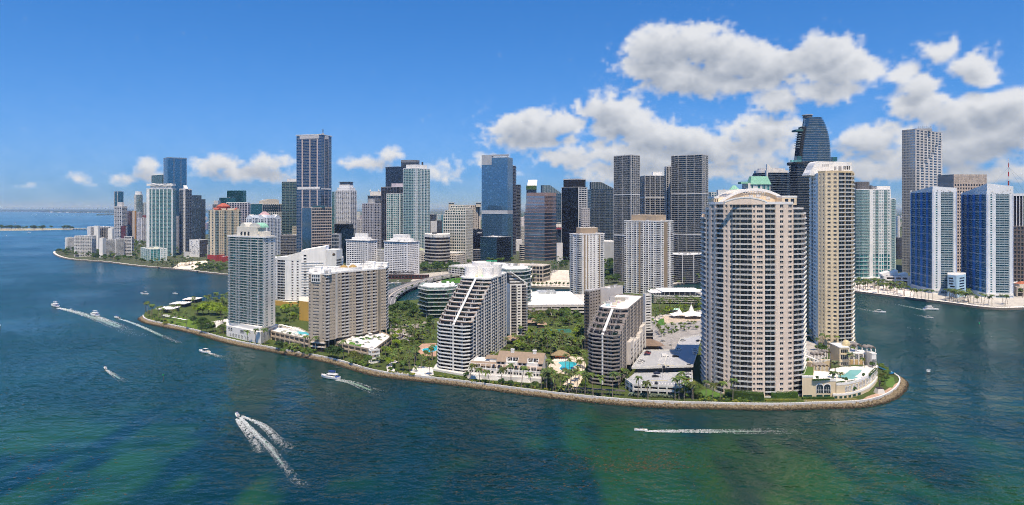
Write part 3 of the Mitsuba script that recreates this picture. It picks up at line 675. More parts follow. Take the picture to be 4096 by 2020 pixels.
fr,L_ = frame(b.poly[0],b.poly[1]);m = MB();N_ = 14
for k in range(N_):
    h0,h1 = [b.z + 3 + 11 * math.sin(math.pi * min(1,max(0,(q / N_) * .6 + .12))) ** 1 for q in (k,k + 1)]
    h0 = h1 = max(h0,h1);m.fb(fr,L_ * (.05 + .8 * k / N_),L_ * (.05 + .8 * (k + 1) / N_),-24,-2,b.z,h0,pk(CREAM))
b.part('vault',m);b.done()
# pale blue tower with pink pyramid
b = tower('pale blue and white stepped apartment tower with a pink pyramid roof',1068,1601,984,1124,48,872,26,'p.6 (b1.6 p.6 w.8 p.6)*4','p.6 w.8 p.6 (b1.6 p.6 w.8 p.6)*3',go=False,wall=(.64,.70,.78),glass=(.04,.06,.09),slab=(.66,.72,.78),rail=(.5,.58,.68),t=1.1,bal=1.,roofkw=dict(units=0,c=(.7,.7,.72)))
m = MB();m.prism(inset(b.poly,4),b.z,b.z + 7,pk((.66,.72,.80)));b.part('upper_storeys',m)
c4 = sum(b.poly) / 4;b.part('pink_roof',hip(c4[0] + 2,c4[1],24,22,b.z + 7,9,(.48,.33,.36),.6))
for t_,ed in ((.05,3),(.62,0),(.62,3)):
    A_,B_ = np.array(b.poly[ed]),np.array(b.poly[(ed + 1) % 4]);L_ = np.linalg.norm(B_ - A_);q0 = A_ + (B_ - A_) * t_
    w_,m_ = gable(q0,q0 + (B_ - A_) / L_ * 14,14,b.z - 3,b.z + 3.5,b.z + 8,(.62,.70,.80),(.78,.77,.76));b.part('gable',w_);b.part('gable_roof',m_)
b.done()
b = tower('dark green glass tower with fine balcony lines left of the tallest tower',1186,1700,1127,1215,70,728,44,'b1','b1 p.05 b1 p.05 b1 p.05 b1',wall=(.3,.36,.35),glass=(.02,.075,.065),slab=(.36,.42,.40),rail=(.07,.15,.14),t=1.,bal=.8,go=False,roofkw=dict(units=0,over=.6));boxon(b,'plant_room',1148,1187,1712,18,b.z,b.z + 9,LGREY);b.done()
tower('long dark garage block striped with thin pale floor lines',1200,1550,1122,1212,75,942,14,'b1','(b1 p.02)*6',name='parking_garage',wall=(.40,.39,.40),slab=(.42,.42,.42),glass=(.012,.012,.013),t=1.3,bal=.1,railh=.5,rail=(.3,.3,.3),roofkw=dict(units=7,c=(.4,.38,.36)))
tower('small pale yellow house shaped block on the garage deck',1176,1600,1168,1186,25,908,12,'p.5 (w1 p.4)*2','p.5 w1 p.5',name='block',wall=(.62,.56,.40),roofkw=dict(units=1))
# the tallest tower
b = tower('tallest tower, dark blue glass with pale vertical piers and a mast',1284,1480,1186,1326,56,538,80,'g.8 p.07 b1 p.06 g.8','g.9 p.22 b1.1 p.18 b1.1 p.22 g.5',go=False,wall=(.50,.43,.42),glass=(.02,.085,.17),slab=(.36,.40,.45),rail=(.05,.075,.11),gl='mirror',t=1.1,bal=.35,slabh=.4,mull=5,railh=.7,roofkw=dict(units=0,over=1.2,par=1.2,pc=(.66,.66,.66),c=LGREY))
for (ed,z) in ((3,Z(755,1480)),(0,Z(755,1480)),(3,Z(750,1480)),(0,Z(548,1480)),(3,Z(548,1480))):
    fr,L_ = frame(b.poly[ed],b.poly[(ed + 1) % 4])
    if z < 230: b.box('white_band',fr,3 if ed else 1,L_ - 3,0,1.0,z - 1.2,z + 1.4,(.74,.74,.75))
    else: b.box('crown_beam',fr,L_ * .14 if ed else L_ * .35,L_ * .92 if ed else L_ * .7,.2,.8,z - 3,z + 6,(.5,.5,.52))
m = MB();c4 = b.poly[0] + np.array([0,14]);m.ab(c4[0] - 2,c4[0] + 2,c4[1] - 2,c4[1] + 2,b.z,b.z + 5,pk(GREY))
for k in range(4):
    m.ab(c4[0] - 1.5,c4[0] + 1.5,c4[1] - 1.5,c4[1] + 1.5,b.z + 5 + 2.4 * k,b.z + 5.5 + 2.4 * k,pk(DGREY))
    for sx in (-1.3,1.3): m.ab(c4[0] + sx - .2,c4[0] + sx + .2,c4[1] - .2,c4[1] + .2,b.z + 5 + 2.4 * k,b.z + 7.4 + 2.4 * k,pk(DGREY))
b.part('mast',m);b.done()
b = tower('beige office tower with a blue glass left face in front of the tallest tower',1246,1350,1208,1328,17,832,20,'p.35 (w1.25 p.09)*9 p.2','g1',go=False,wall=(.47,.40,.35),glass=(.02,.026,.035),oL=dict(glass=(.05,.15,.24),gl='mirror',slab=(.04,.10,.16),mull=2.2,slabh=.15),t=.5,sill=1.4,head=.5,roofkw=dict(units=4));boxon(b,'glass_box',1250,1298,1362,14,b.z,b.z + 5,(.02,.08,.11),'glass')
boxon(b,'podium',1258,1345,1338,12,GZ,Z(988,1338),(.03,.04,.05),'glass');b.done()
tower('low grey block with dark windows right of the beige office tower',1357,1310,1326,1366,70,938,9,'s1','s.3 (w1 p.06)*5 s.3',name='block',wall=(.42,.43,.45),glass=(.02,.025,.03),roofkw=dict(units=2))
# black glass block with sloped side
b = Bld('office_block','black glass office block with a sloping lower wing','building')
po = quad(1396,1420,1337,1412,65);zt = Z(897,1420);core(b,po,0,zt,.4,BLACK)
for i in range(4): face(b,po[i],po[(i + 1) % 4],GZ,zt,22,'g1',glass=(.014,.024,.024),slab=(.02,.03,.03),gl='mirror',mull=3)
roof(b,po,zt,c=DGREY,pc=DGREY,units=0);boxon(b,'plant_room',1352,1385,1432,12,zt,zt + 6,GREY)
for k,(pa,pb,tp,Yk) in enumerate(((1360,1412,922,1405),(1378,1413,950,1392))):
    x0,x1 = X(pa,Yk),X(pb,Yk);zz = Z(tp,Yk);m = MB()
    m.mesh([[x0,Yk,2],[x1,Yk,2],[x1,Yk + 14,2],[x0,Yk + 14,2],[x0,Yk,zz - 8],[x1,Yk,zz - 8],[x1,Yk + 14,zz + 4],[x0,Yk + 14,zz + 4]],BOXF,pk((.02,.04,.045)));b.part('sloping_wing',m,'mirror')
b.done()
b = tower('white tower with a dark overhanging roof terrace and stepped shoulders',1400,1900,1343,1427,55,762,46,'p.5 (b1 p.5)*3','p.4 (w1 p.5)*3 b1.2 p.5 (w1 p.5)*3',go=False,wall=(.70,.71,.74),glass=G_DARK,slab=(.64,.65,.68),t=1.1,bal=.8,roofkw=dict(units=0))
for k,(i_,h) in enumerate(((3,9),(7,17))):
    m = MB();m.prism(inset(b.poly,i_),b.z - .3 + (0 if k == 0 else 9),b.z + h,pk((.7,.71,.74)));b.part('shoulder',m)
m = MB();m.prism(inset(b.poly,8),b.z + 17,b.z + 25,pk((.22,.23,.25)));b.part('roof_lounge',m);m = MB();m.prism(inset(b.poly,5),b.z + 25,b.z + 26,pk(DGREY));b.part('roof_canopy',m);b.done()
tower('thin pale teal tower at the left of the white terrace tower',1346,2000,1328,1356,60,768,42,'g1','g1 p.2 g1',wall=(.4,.46,.48),glass=(.03,.12,.13),slab=(.45,.52,.52),roofkw=dict(pc=DGREY,units=0))
tower('small white block seen between the white terrace tower and the dark towers',1440,2000,1425,1449,40,879,12,'p.6 (w1 p.6)*3','p.6 (w1 p.6)*3',name='block',wall=(.68,.69,.71))
b = tower('grey white tower with a round grey top left of the black tower',1492,1700,1448,1524,42,815,30,'p.4 (b1 p.4)*5','p.4 (w.8 p.4 b1 p.4)*3',go=False,wall=(.52,.53,.58),glass=(.022,.024,.034),slab=(.45,.46,.5),t=1.2,bal=.8,roofkw=dict(units=2))
c4 = sum(b.poly) / 4;m = MB();m.mesh(*lathe([(9,b.z),(9,b.z + 13),(9.4,b.z + 13),(0,b.z + 13.5)],20,(c4[0],c4[1],0)),pk((.35,.36,.38)));b.part('drum',m);b.done()
b = tower('dark balcony tower with a white roof restaurant behind the round topped tower',1500,2100,1471,1535,30,783,38,'p.3 (b2 p.3)*4','p.3 (b2 p.3)*3',go=False,wall=(.25,.25,.27),slab=(.3,.3,.3),t=1.,roofkw=dict(units=0,over=2));boxon(b,'restaurant',1480,1524,2105,18,b.z,b.z + 14,(.72,.7,.66))
for px in (1482,1516): 
    m = MB();x = X(px,2110);m.mesh([[x - 3,2104,b.z + 14],[x + 3,2104,b.z + 14],[x,2104,b.z + 22],[x - 3,2108,b.z + 14],[x + 3,2108,b.z + 14],[x,2108,b.z + 22]],[[0,1,2],[3,5,4],[0,2,5],[0,5,3],[1,4,5],[1,5,2]],pk(WHITE));b.part('sail_fin',m)
b.done()
b = tower('black tower with pale cornice frame left of the tall teal and white tower',1600,1900,1524,1640,55,748,52,'p.15 (b1 p.1)*4','p.2 (b1 p.1)*6',go=False,wall=(.16,.155,.165),glass=(.012,.012,.015),slab=(.075,.07,.08),rail=(.03,.03,.032),t=1.2,bal=.3,roofkw=dict(units=3,pc=(.5,.5,.5)));boxon(b,'roof_arch',1566,1612,1910,16,b.z,b.z + 11,(.5,.46,.52));b.done()
tower('tall dark navy tower behind the black tower',1590,2300,1542,1640,45,667,58,'b1','b1',wall=(.05,.06,.08),glass=(.02,.03,.045),slab=(.04,.05,.07),rail=(.03,.045,.07),t=1,bal=.6,roofkw=dict(units=3,over=1.5,pc=(.1,.11,.13)))
b = Bld('tower','highest dark tower with a rounded slanted top behind the teal and white tower','building')
po = [P2(px,y) for px,y in ((1605,2400),(1640,2390),(1665,2396),(1677,2412),(1677,2450),(1605,2450))];zt = Z(650,2400);core(b,po,0,zt,.8,DGREY)
for i in range(6): face(b,po[i],po[(i + 1) % 6],GZ,zt,60,'b1',wall=(.08,.09,.1),glass=(.02,.03,.04),slab=(.10,.11,.13),rail=(.05,.065,.08),t=.8,bal=.5)
m = MB();m.prism(Polygon(po).buffer(1),zt,zt + 9,pk((.16,.18,.21)),pk(GREY));b.part('crown_screen',m);b.done()
tower('shorter white and teal apartment tower attached left of the tall teal and white tower',1598,1560,1546,1640,58,776,34,'p.4 (b1 p.4)*3','p.3 w1 p.2 w1 p.3 b1.2 p.3 w1 p.2 w1 p.3 b1 p.3',wall=(.68,.71,.71),glass=(.04,.17,.165),slab=(.68,.71,.71),rail=(.25,.42,.41),t=.9,bal=.8,roofkw=dict(units=3,par=1.5))
b = tower('tall teal and white apartment tower with close balcony rows',1664,1500,1612,1720,48,674,56,'p.4 w.8 p.4 b1.2 p.4 (w.8 p.3 b1.2 p.3)*3','p.3 (b1.3 p.2)*4 w.8 p.3',go=False,wall=(.66,.70,.72),glass=(.03,.15,.155),slab=(.62,.68,.69),rail=(.24,.42,.42),t=1.,bal=1.,roofkw=dict(units=0,par=1.5))
m = MB();m.prism(inset(b.poly,5),b.z,b.z + 10,pk(WHITE));b.part('penthouse',m);boxon(b,'sign_frame',1686,1692,1530,4,b.z + 10,b.z + 17,BLACK);b.done()
# ------------------------------------------------------------------ mainland towers, middle and right
# two white stepped blocks on the river mouth
def white_block(label,n,Y,l,r,th,top,crown,nf):
    b = tower(label,n,Y,l,r,th,top,nf,'p.7 (w1 p.35)*5 p.5','p.4 (w1 p.3)*3 (w1 p.12)*4 (w1 p.3)*2',name='apartment_block',go=False,wall=(.78,.78,.79),glass=(.05,.055,.065),t=.6,sill=1.15,head=.5,floorline=(.78,.78,.79),roofkw=dict(units=5,over=1.5,c=WHITE,par=.5))
    for k,(i_,h) in enumerate(((7,5),(11,crown))):
        m = MB();m.prism(inset(b.poly,i_),b.z + (0 if k == 0 else 5),b.z + h,pk(WHITE),pk(OFFW));b.part('penthouse',m)
    b.done();return b
white_block('white stepped apartment block behind the hotel, left one of the pair',1471,1165,1385,1508,52,962,12,17)
wb = white_block('white stepped apartment block above the dark restaurant, right one of the pair',1628,1114,1537,1677,48,968,12,19)
b = Bld('restaurant_building','low dark red brick podium with a black awning below the white block','building')
fr,L_ = frame(P2(1500,1085),P2(1712,1085));b.box('wall',fr,0,L_,-14,0,GZ,GZ + 7,(.10,.045,.04));b.box('roof_deck',fr,-.5,L_ + .5,-14,.5,GZ + 7,GZ + 7.5,(.3,.28,.26))
for k in range(16): b.box('window',fr,L_ * (k + .15) / 16,L_ * (k + .85) / 16,0,.12,GZ + 1.5,GZ + 5.5,(.02,.022,.025),'glass')
m = MB()
for k in range(7): 
    x0,x1 = L_ * .16 + k * 7.2,L_ * .16 + k * 7.2 + 7;m.mesh([[*(np.array(fr[:2]) + np.array(fr[2:4]) * u + np.array(fr[4:6]) * n_),z] for u,n_,z in ((x0,.8,GZ + 10.5),(x1,.8,GZ + 10.5),(x1,-11,GZ + 10.5),(x0,-11,GZ + 10.5),((x0 + x1) / 2,-5,GZ + 13))],[[0,1,4],[1,2,4],[2,3,4],[3,0,4]],pk((.02,.02,.022)))
b.part('awning',m);b.done()
tower('white podium with a roof garden under the teal and white tower',1640,1390,1440,1722,12,1004,5,'p1 (w1 p.4)*14','p1 (w1 p.4)*6',name='podium_building',wall=(.68,.68,.67),glass=(.05,.05,.05),sill=1.4,roofkw=dict(units=9,c=(.30,.34,.2)))
tower('grey white annex with narrow windows between the two white blocks',1528,1180,1500,1545,40,1002,10,'p.4 (w1 p.5)*4','p.4 (w1 p.5)*5',name='block',wall=(.62,.63,.64))
# bank building with curved corner
b = Bld('office_block','round cornered bank office with dark window bands and a lettered white top band','building')
po = [P2(px,y) for px,y in ((1700,1330),(1722,1312),(1745,1304),(1765,1304),(1785,1312),(1800,1325),(1800,1370),(1700,1370))];zt = Z(938,1305);core(b,po,0,zt,.8,DGREY)
for i in range(8): face(b,po[i],po[(i + 1) % 8],GZ,zt - 6,9,'w1',wall=(.52,.49,.45),glass=(.025,.02,.02),t=.8,sill=1.9,head=.4)
m = MB();m.prism(Polygon(po).buffer(.3),zt - 6,zt,pk((.70,.69,.66)),pk((.6,.58,.55)));b.part('sign_band',m);boxon(b,'plant_room',1728,1745,1330,12,zt,zt + 4,DGREY)
tm = meshkit.text_mesh('1FirstBank',3.6,.25,True);w_ = tm.bounds[1][0];fr,L_ = frame(po[1],po[4])
v = np.asarray(tm.vertices);c0 = np.array(po[2]) + np.array([0,-1.2]);u = np.array(fr[2:4]);nn = np.array(fr[4:6])
pos = np.array(po[1])[None] + u[None] * ((L_ - w_) / 2 + v[:,:1]) + nn[None] * (v[:,2:3] + 4.6)
m = MB();m.mesh(np.c_[pos,v[:,1] + zt - 4.8],tm.faces,pk((.01,.10,.06)));b.part('lettering',m,label='dark green lettering reading 1FirstBank');b.done()
tower('plain white and grey office slab above the bank office',1748,1620,1722,1768,60,884,12,'p.5 (w.6 p.8)*2','s1',wall=(.10,.11,.125),oL=dict(wall=(.66,.67,.70)),glass=(.1,.1,.12),roofkw=dict(units=1))
tower('dark grey striped tower behind the white and grey office slab',1735,2050,1716,1748,60,859,18,'b1','b1',wall=(.2,.21,.23),slab=(.3,.31,.33),bal=.2,t=1,rail=(.12,.13,.14),roofkw=dict(units=1))
tower('white block with bright turquoise striped corner',1762,1980,1747,1774,55,859,14,'g1','p.5 (w.7 p.5)*4',wall=(.7,.72,.73),glass=(.04,.25,.30),slab=(.6,.66,.68),roofkw=dict(units=1))
# beige office with stepped crown
b = tower('off white gridded office tower with stepped shoulders at the top',1862,1369,1773,1892,68,860,17,'p.4 (w1.3 p.5)*7','p.35 (w1.6 p.5)*10',go=False,wall=(.66,.63,.57),glass=(.04,.065,.06),t=.7,sill=.9,head=.75,roofkw=dict(units=0))
z = b.z;pp = b.poly
for k,(aL,aR,h) in enumerate(((.05,0,10),(.22,.04,5),(.27,.12,5))):
    L0,N0,R0,B0 = pp[3],pp[0],pp[1],pp[2]
    q = [N0 + (L0 - N0) * aR + (R0 - N0) * .06 * (k + 1),R0 + (B0 - R0) * aR - (R0 - N0) * .06 * k,R0 + (B0 - R0) * (1 - aL),N0 + (L0 - N0) * (1 - aL) + (R0 - N0) * .06 * (k + 1)]
    core(b,q,z,z + h,.6,(.66,.63,.57));nfl = max(1,round(h / 5))
    for i in range(4): face(b,q[i],q[(i + 1) % 4],z,z + h,nfl,'p.4 (w1.3 p.5)*6' if i % 2 == 0 else 'p.35 (w1.6 p.5)*8',wall=(.66,.63,.57),glass=(.05,.08,.07),t=.6,sill=.9,head=.75)
    z += h
roof(b,q,z,c=CREAM,pc=(.66,.63,.57),units=2);b.done()
b = tower('low gridded podium of the off white office tower with a white roof trellis',1826,1322,1683,1862,62,1022,5,'p.5 (w1 p.5)*7','p.5 (w1 p.5)*16',name='podium_building',go=False,wall=(.58,.54,.48),glass=(.03,.03,.028),t=.7,sill=1.1,head=.9,roofkw=dict(units=0,par=0,c=(.45,.42,.38)))
A0,u0,v0 = b.poly[3],b.poly[0] - b.poly[3],b.poly[2] - b.poly[3];fr,L_ = frame(A0,b.poly[0]);D_ = np.linalg.norm(v0)
m = MB()
for k in range(30): m.fb(fr,L_ * k / 30,L_ * k / 30 + .8,-D_,0,b.z + 4,b.z + 4.8,pk(WHITE))
for k in range(9): m.fb(fr,0,L_,-D_ * k / 8 - .5,-D_ * k / 8 + .5,b.z + 4.8,b.z + 5.3,pk(WHITE))
for k in range(17): m.fb(fr,L_ * k / 17,L_ * k / 17 + .9,-.8,0,b.z,b.z + 4,pk(CREAM))
b.part('roof_trellis',m);b.done()
b = tower('cream apartment tower with corner turrets behind the off white office tower',1880,1800,1794,1922,35,822,24,'p.8 (w.8 p.7)*3 b1 p.4 s.6','p.5 (w.7 p.5)*5',go=False,wall=(.66,.60,.52),slab=(.25,.22,.2),glass=(.03,.028,.026),t=.9,bal=.1,roofkw=dict(units=2))
for px in (1806,1914):
    x = X(px,1812);m = MB();m.ab(x - 7,x + 7,1806,1820,b.z - 4,b.z + 7,pk(CREAM));m.ab(x - 9,x + 9,1804,1822,b.z + 7,b.z + 8.5,pk(LGREY));b.part('turret',m)
b.done()
b = tower('black glass low office block with white letters on its top edge',1880,1500,1870,1936,12,919,14,'g1','g1',name='office_block',go=False,wall=BLACK,glass=(.008,.008,.011),slab=(.010,.010,.013),gl='glass',mull=0,roofkw=dict(units=3,pc=BLACK,c=DGREY))
tm = meshkit.text_mesh('etbm',3.4,.3,True);fr,L_ = frame(b.poly[0],b.poly[1]);v = np.asarray(tm.vertices)
m = MB();m.mesh(np.c_[np.array(b.poly[0])[None] + np.array(fr[2:4])[None] * (L_ * .52 + v[:,:1]) + np.array(fr[4:6])[None] * (v[:,2:3] + .15),v[:,1] + b.z - 8],tm.faces,pk(WHITE));b.part('lettering',m,label='small white lettering');b.done()
tower('grey parking levels under the black glass office block',1895,1440,1888,1925,15,1000,5,'b1','b1',name='parking_garage',wall=GREY,slab=(.2,.2,.22),t=1.5,bal=.1,glass=BLACK,rail=(.16,.16,.18),roofkw=dict(units=2))
# blue glass tower
b = tower('tall blue mirror glass tower with a grey belt and an open roof corner',2030,1490,1927,2051,72,630,46,'g1','g1',go=False,wall=(.3,.34,.4),glass=(.10,.22,.36),slab=(.07,.16,.27),gl='mirror',mull=2.6,slabh=.14,jit=.008,t=.5,roofkw=dict(units=4,c=LGREY,pc=(.3,.35,.42)))
fr,L_ = frame(b.poly[3],b.poly[0]);fr2,L2 = frame(b.poly[0],b.poly[1])
zz = Z(849,1490);b.box('grey_belt',fr,0,L_ + .3,0,.4,zz - 4,zz + 4.5,(.42,.45,.5));b.box('grey_belt',fr2,0,L2,0,.4,zz - 4,zz + 4.5,(.40,.42,.46))
b.box('grey_panel',fr,0,L_ * .39,-12,.3,b.z - 16,b.z + 7,(.36,.39,.43));b.box('roof_frame',fr,L_ * .39,L_ + .2,-9,.3,b.z + 4,b.z + 7.5,(.36,.38,.42));b.box('corner_post',fr,L_ - 1.2,L_ + .2,-1.5,.3,b.z - .2,b.z + 4,(.36,.38,.42));b.done()
tower('dark balcony tower directly right of the tall blue mirror tower',2052,1640,2040,2064,20,664,60,'b1','b1',wall=(.10,.11,.14),slab=(.20,.21,.25),glass=(.015,.018,.025),rail=(.10,.11,.14),t=1.2,bal=1.5,roofkw=dict(units=1,pc=(.35,.36,.4)))
b = tower('dark balcony tower with a white base, second right of the blue mirror tower',2063,1800,2056,2084,15,740,46,'b1','b1',wall=(.10,.11,.14),slab=(.24,.25,.28),glass=(.02,.02,.025),rail=(.13,.14,.16),t=1.2,bal=1.5,go=False,roofkw=dict(units=1));boxon(b,'base',2062,2088,1785,20,GZ,Z(958,1785),(.66,.66,.7));b.done()
tower('blue and black glass low office block in front of the tall blue mirror tower',1986,1412,1921,2045,46,950,11,'g1','g1',name='office_block',wall=(.1,.12,.15),glass=(.02,.03,.04),oL=dict(glass=(.06,.16,.25),slab=(.04,.10,.16),gl='mirror'),slab=(.05,.06,.07),gl='mirror',mull=3,slabh=.5,t=.4,roofkw=dict(units=5,c=LGREY,pc=(.25,.28,.3)))
tower('small white windowed block between the two dark glass towers',2084,1900,2074,2098,35,905,14,'p.5 (w1 p.5)*3','p.5 (w1 p.5)*3',name='block',wall=(.72,.72,.72))
tower('cream car park levels left of the banded brown glass tower',2086,1460,2077,2098,30,980,8,'w1','w1',name='parking_garage',wall=(.55,.49,.40),t=1.2,sill=1.5,head=.2,glass=BLACK)
# banded brown and blue glass
RB = dict(wall=(.30,.225,.205),t=.5,sill=.9,head=.55)
b = tower('office tower banded in brown stone and blue mirror glass',2178,1445,2097,2225,52,850,14,'w1','w1',go=False,glass=(.10,.13,.17),gl='mirror',**RB,oL=dict(glass=(.30,.44,.58)),roofkw=dict(units=0,c=(.3,.25,.22)))
z,q = b.z,b.poly
for k,(dl,zt_) in enumerate(((.06,815),(.12,770))):
    q2 = [q[0],q[1],q[2] + (q[1] - q[2]) * 0 + (q[1] - q[2]) * dl * .0,q[3] + (q[0] - q[3]) * dl];q2[2] = q[1] + (q2[3] - q[0]);z2 = Z(zt_,1445);core(b,q2,z,z2,.5,RB['wall'])
    for i in range(4): face(b,q2[i],q2[(i + 1) % 4],z,z2 - (7 if k else 0),6 if k else 6,'w1',glass=(.10,.13,.17) if i != 3 else (.30,.44,.58),gl='mirror',**RB)
    if k: m = MB();m.prism(Polygon(q2),z2 - 7,z2,pk(RB['wall']),pk((.33,.26,.23)));b.part('parapet_band',m)
    z = z2
b.done()
b = tower('sloping blue grey glass apartment tower behind the banded brown tower',2170,1800,2143,2247,15,775,40,'g1','g1',go=False,wall=(.35,.38,.4),glass=(.05,.12,.17),slab=(.35,.4,.43),gl='mirror',mull=6,roofkw=False)
fr,L_ = frame(b.poly[0],b.poly[1]);m = MB()
for k in range(12): m.fb(fr,L_ * k / 12,L_ * (k + 1) / 12,-18,0,b.z,b.z + 24 * (1 - max(0,(k - 4) / 8)),pk((.09,.15,.19)))
for k in range(13): m.fb(fr,max(0,L_ * k / 12 - .3),L_ * k / 12 + .3,-.2,.25,b.z,b.z + 24 * (1 - max(0,(k - 5) / 8)),pk((.42,.46,.48)))
b.part('sloping_top',m);b.done()
b = Bld('tower','tower with a tilted white roof slab above a planted terrace behind the banded brown tower','building')
m = MB();m.ab(X(2106,1720),X(2146,1720),1720,1745,GZ,Z(758,1720),pk((.2,.24,.27)));b.part('wall',m);boxon(b,'planted_terrace',2105,2147,1715,20,Z(758,1715),Z(742,1715),(.035,.07,.02),'leaf')
x0,x1 = X(2109,1716),X(2147,1716);m = MB();zz = Z(744,1716);m.mesh([[x0,1716,zz],[x1,1716,zz],[x1 + 2,1735,zz + 17],[x0 + 3,1735,zz + 17],[x0,1738,zz - 2],[x1,1738,zz - 2],[x1 + 2,1744,zz + 15],[x0 + 3,1744,zz + 15]],BOXF,pk((.80,.80,.78)));b.part('tilted_roof',m);b.done()
b = tower('grey office with a red lettered sign seen in the gap left of the black tower',2232,1560,2222,2250,30,893,10,'g1','g1',name='office_block',go=False,wall=(.5,.52,.54),glass=(.03,.05,.07),slab=(.2,.22,.24));boxon(b,'sign',2224,2247,1552,1,Z(917,1552),Z(911,1552),(.30,.05,.07));boxon(b,'white_panel',2224,2247,1553,1,Z(909,1552),Z(896,1552),WHITE);b.done()
# black tower with white side
b = tower('black glass office tower with a white ribbed right side',2314,1420,2246,2350,55,749,36,'(p.25 w1)*1 p.1 w1 p.1 w1 p.1 s.3','g1',go=False,wall=(.60,.59,.60),glass=(.012,.012,.014),oL=dict(glass=(.012,.011,.012),slab=(.010,.010,.010),mull=2.2,gl='mirror'),t=.5,sill=1.3,head=.5,roofkw=dict(units=0,c=GREY,pc=(.3,.3,.3)))
m = MB();q = inset(b.poly,3);m.prism(q,b.z,b.z + 17,pk((.02,.02,.022)),pk((.7,.7,.7)));b.part('dark_crown',m);m = MB();m.prism(q.buffer(.4,join_style=2),b.z + 17,b.z + 19.5,pk(LGREY),pk(WHITE));b.part('crown_rim',m)
fr,L_ = frame(b.poly[3],b.poly[0])
for u in (.0,L_ - .8): b.box('corner_pier',fr,u,u + .8,0,.5,GZ,b.z,(.55,.55,.55))
b.done()
tower('lower white ribbed wing at the right of the black tower',2325,1405,2322,2359,25,836,26,'(w1 p.15)*4','w1',name='tower_wing',wall=(.55,.54,.56),glass=(.10,.10,.11),t=.4,sill=1.4,head=.5,roofkw=dict(units=0))
tower('plain white stair block at the foot left of the black tower',2228,1400,2225,2251,20,974,3,'s1','s1',name='block',wall=(.70,.68,.68),roofkw=dict(units=0))
b = tower('wide dark glass apartment tower with a roof line sloping down to the right',2365,1700,2341,2456,12,756,40,'b.6 p.02 b1 p.02 b1 p.02 b1 p.02 b.6','b1',go=False,wall=(.36,.39,.41),glass=(.025,.05,.065),slab=(.26,.29,.31),rail=(.06,.085,.10),gl='mirror',t=1,bal=.3,roofkw=False)
fr,L_ = frame(b.poly[0],b.poly[1]);m = MB()
for k in range(20):
    h = 18 * min(1,max(0,1 - (k / 20 - .42) / .58));m.fb(fr,L_ * k / 20,L_ * (k + 1) / 20,-20,0,b.z,b.z + h,pk((.05,.075,.09)))
    if k % 2 == 0: m.fb(fr,L_ * k / 20,L_ * k / 20 + .4,-.1,.3,b.z,b.z + h,pk((.5,.53,.55)))
    m.fb(fr,L_ * k / 20,L_ * (k + 1) / 20,-20,.4,b.z + h,b.z + h + .7,pk((.5,.53,.55)))
b.part('sloping_top',m);b.done()
tower('long pale low block with dark slots in front of the sloping glass tower',2400,1340,2380,2470,10,968,4,'s1','s1',name='block',wall=(.42,.44,.46),roofkw=dict(units=2))
# three dark gridded towers
IC = dict(wall=(.60,.60,.61),glass=(.022,.034,.042),slab=(.60,.60,.60),rail=(.085,.095,.10),t=1.,bal=.25,slabh=.34,railh=.9,gl='mirror')
def icon(label,n,Y,l,r,th,top,nf,R,L,belts=(),**k):
    b = tower(label,n,Y,l,r,th,top,nf,R,L,go=False,**{**IC,**k},roofkw=dict(units=3,par=1.2,pc=(.5,.5,.5)))
    for ed in (3,0):
        fr,L_ = frame(b.poly[ed],b.poly[(ed + 1) % 4])
        for py in belts: b.box('white_belt',fr,0,L_,.26,.55,Z(py,Y) - .7,Z(py,Y) + .7,(.66,.66,.66))
        for k in range(7 if ed == 3 else 5):
            if ed == 0 or k % 3 == 0: b.box('pier',fr,min(L_ - .6,L_ * k / (6 if ed == 3 else 4)),min(L_,L_ * k / (6 if ed == 3 else 4) + .6),.3,.5,GZ,b.z,(.62,.62,.62))
    b.done();return b
icon('slim dark gridded tower standing alone, left of the three dark gridded towers',2525,1036,2455,2559,50,621,58,'b1 p.04 b1 p.04 b1','g1 p.03 g1',belts=(778,942,943),oL=dict(mull=2.2,slabh=.3))
b = icon('shorter dark gridded tower with a white roof box between two taller ones',2580,1230,2558,2660,18,704,46,'b1 p.03 b1 p.03 b1 p.03 b1','b1 p.05 b1',belts=(789,))
boxon(Bld('roof_box','white plant box on the shorter dark gridded tower','plant room'),'wall',2612,2647,1250,12,b.z,b.z + 9,WHITE)
icon('narrow gridded strip tower between the shorter and the widest dark gridded towers',2666,1160,2657,2690,14,668,52,'b1 p.1 b1','b1')
icon('widest dark gridded tower at the right of the three',2812,1085,2684,2833,72,619,60,'b1 p.06 b1','b1 p.02 b1 p.02 b1 p.02 b1',belts=(774,939))
b = Bld('podium_building','low curved dark building with white floor lines below the widest gridded tower','building')
po = [P2(px,y) for px,y in ((2688,1040),(2730,1030),(2775,1034),(2810,1050),(2810,1074),(2690,1074))];zt = Z(1020,1035);core(b,po,0,zt,.8,BLACK)
for i in range(6): face(b,po[i],po[(i + 1) % 6],GZ,zt,13,'p.04 b1 p.04',**IC)
roof(b,po,zt,c=LGREY,units=6);b.done()
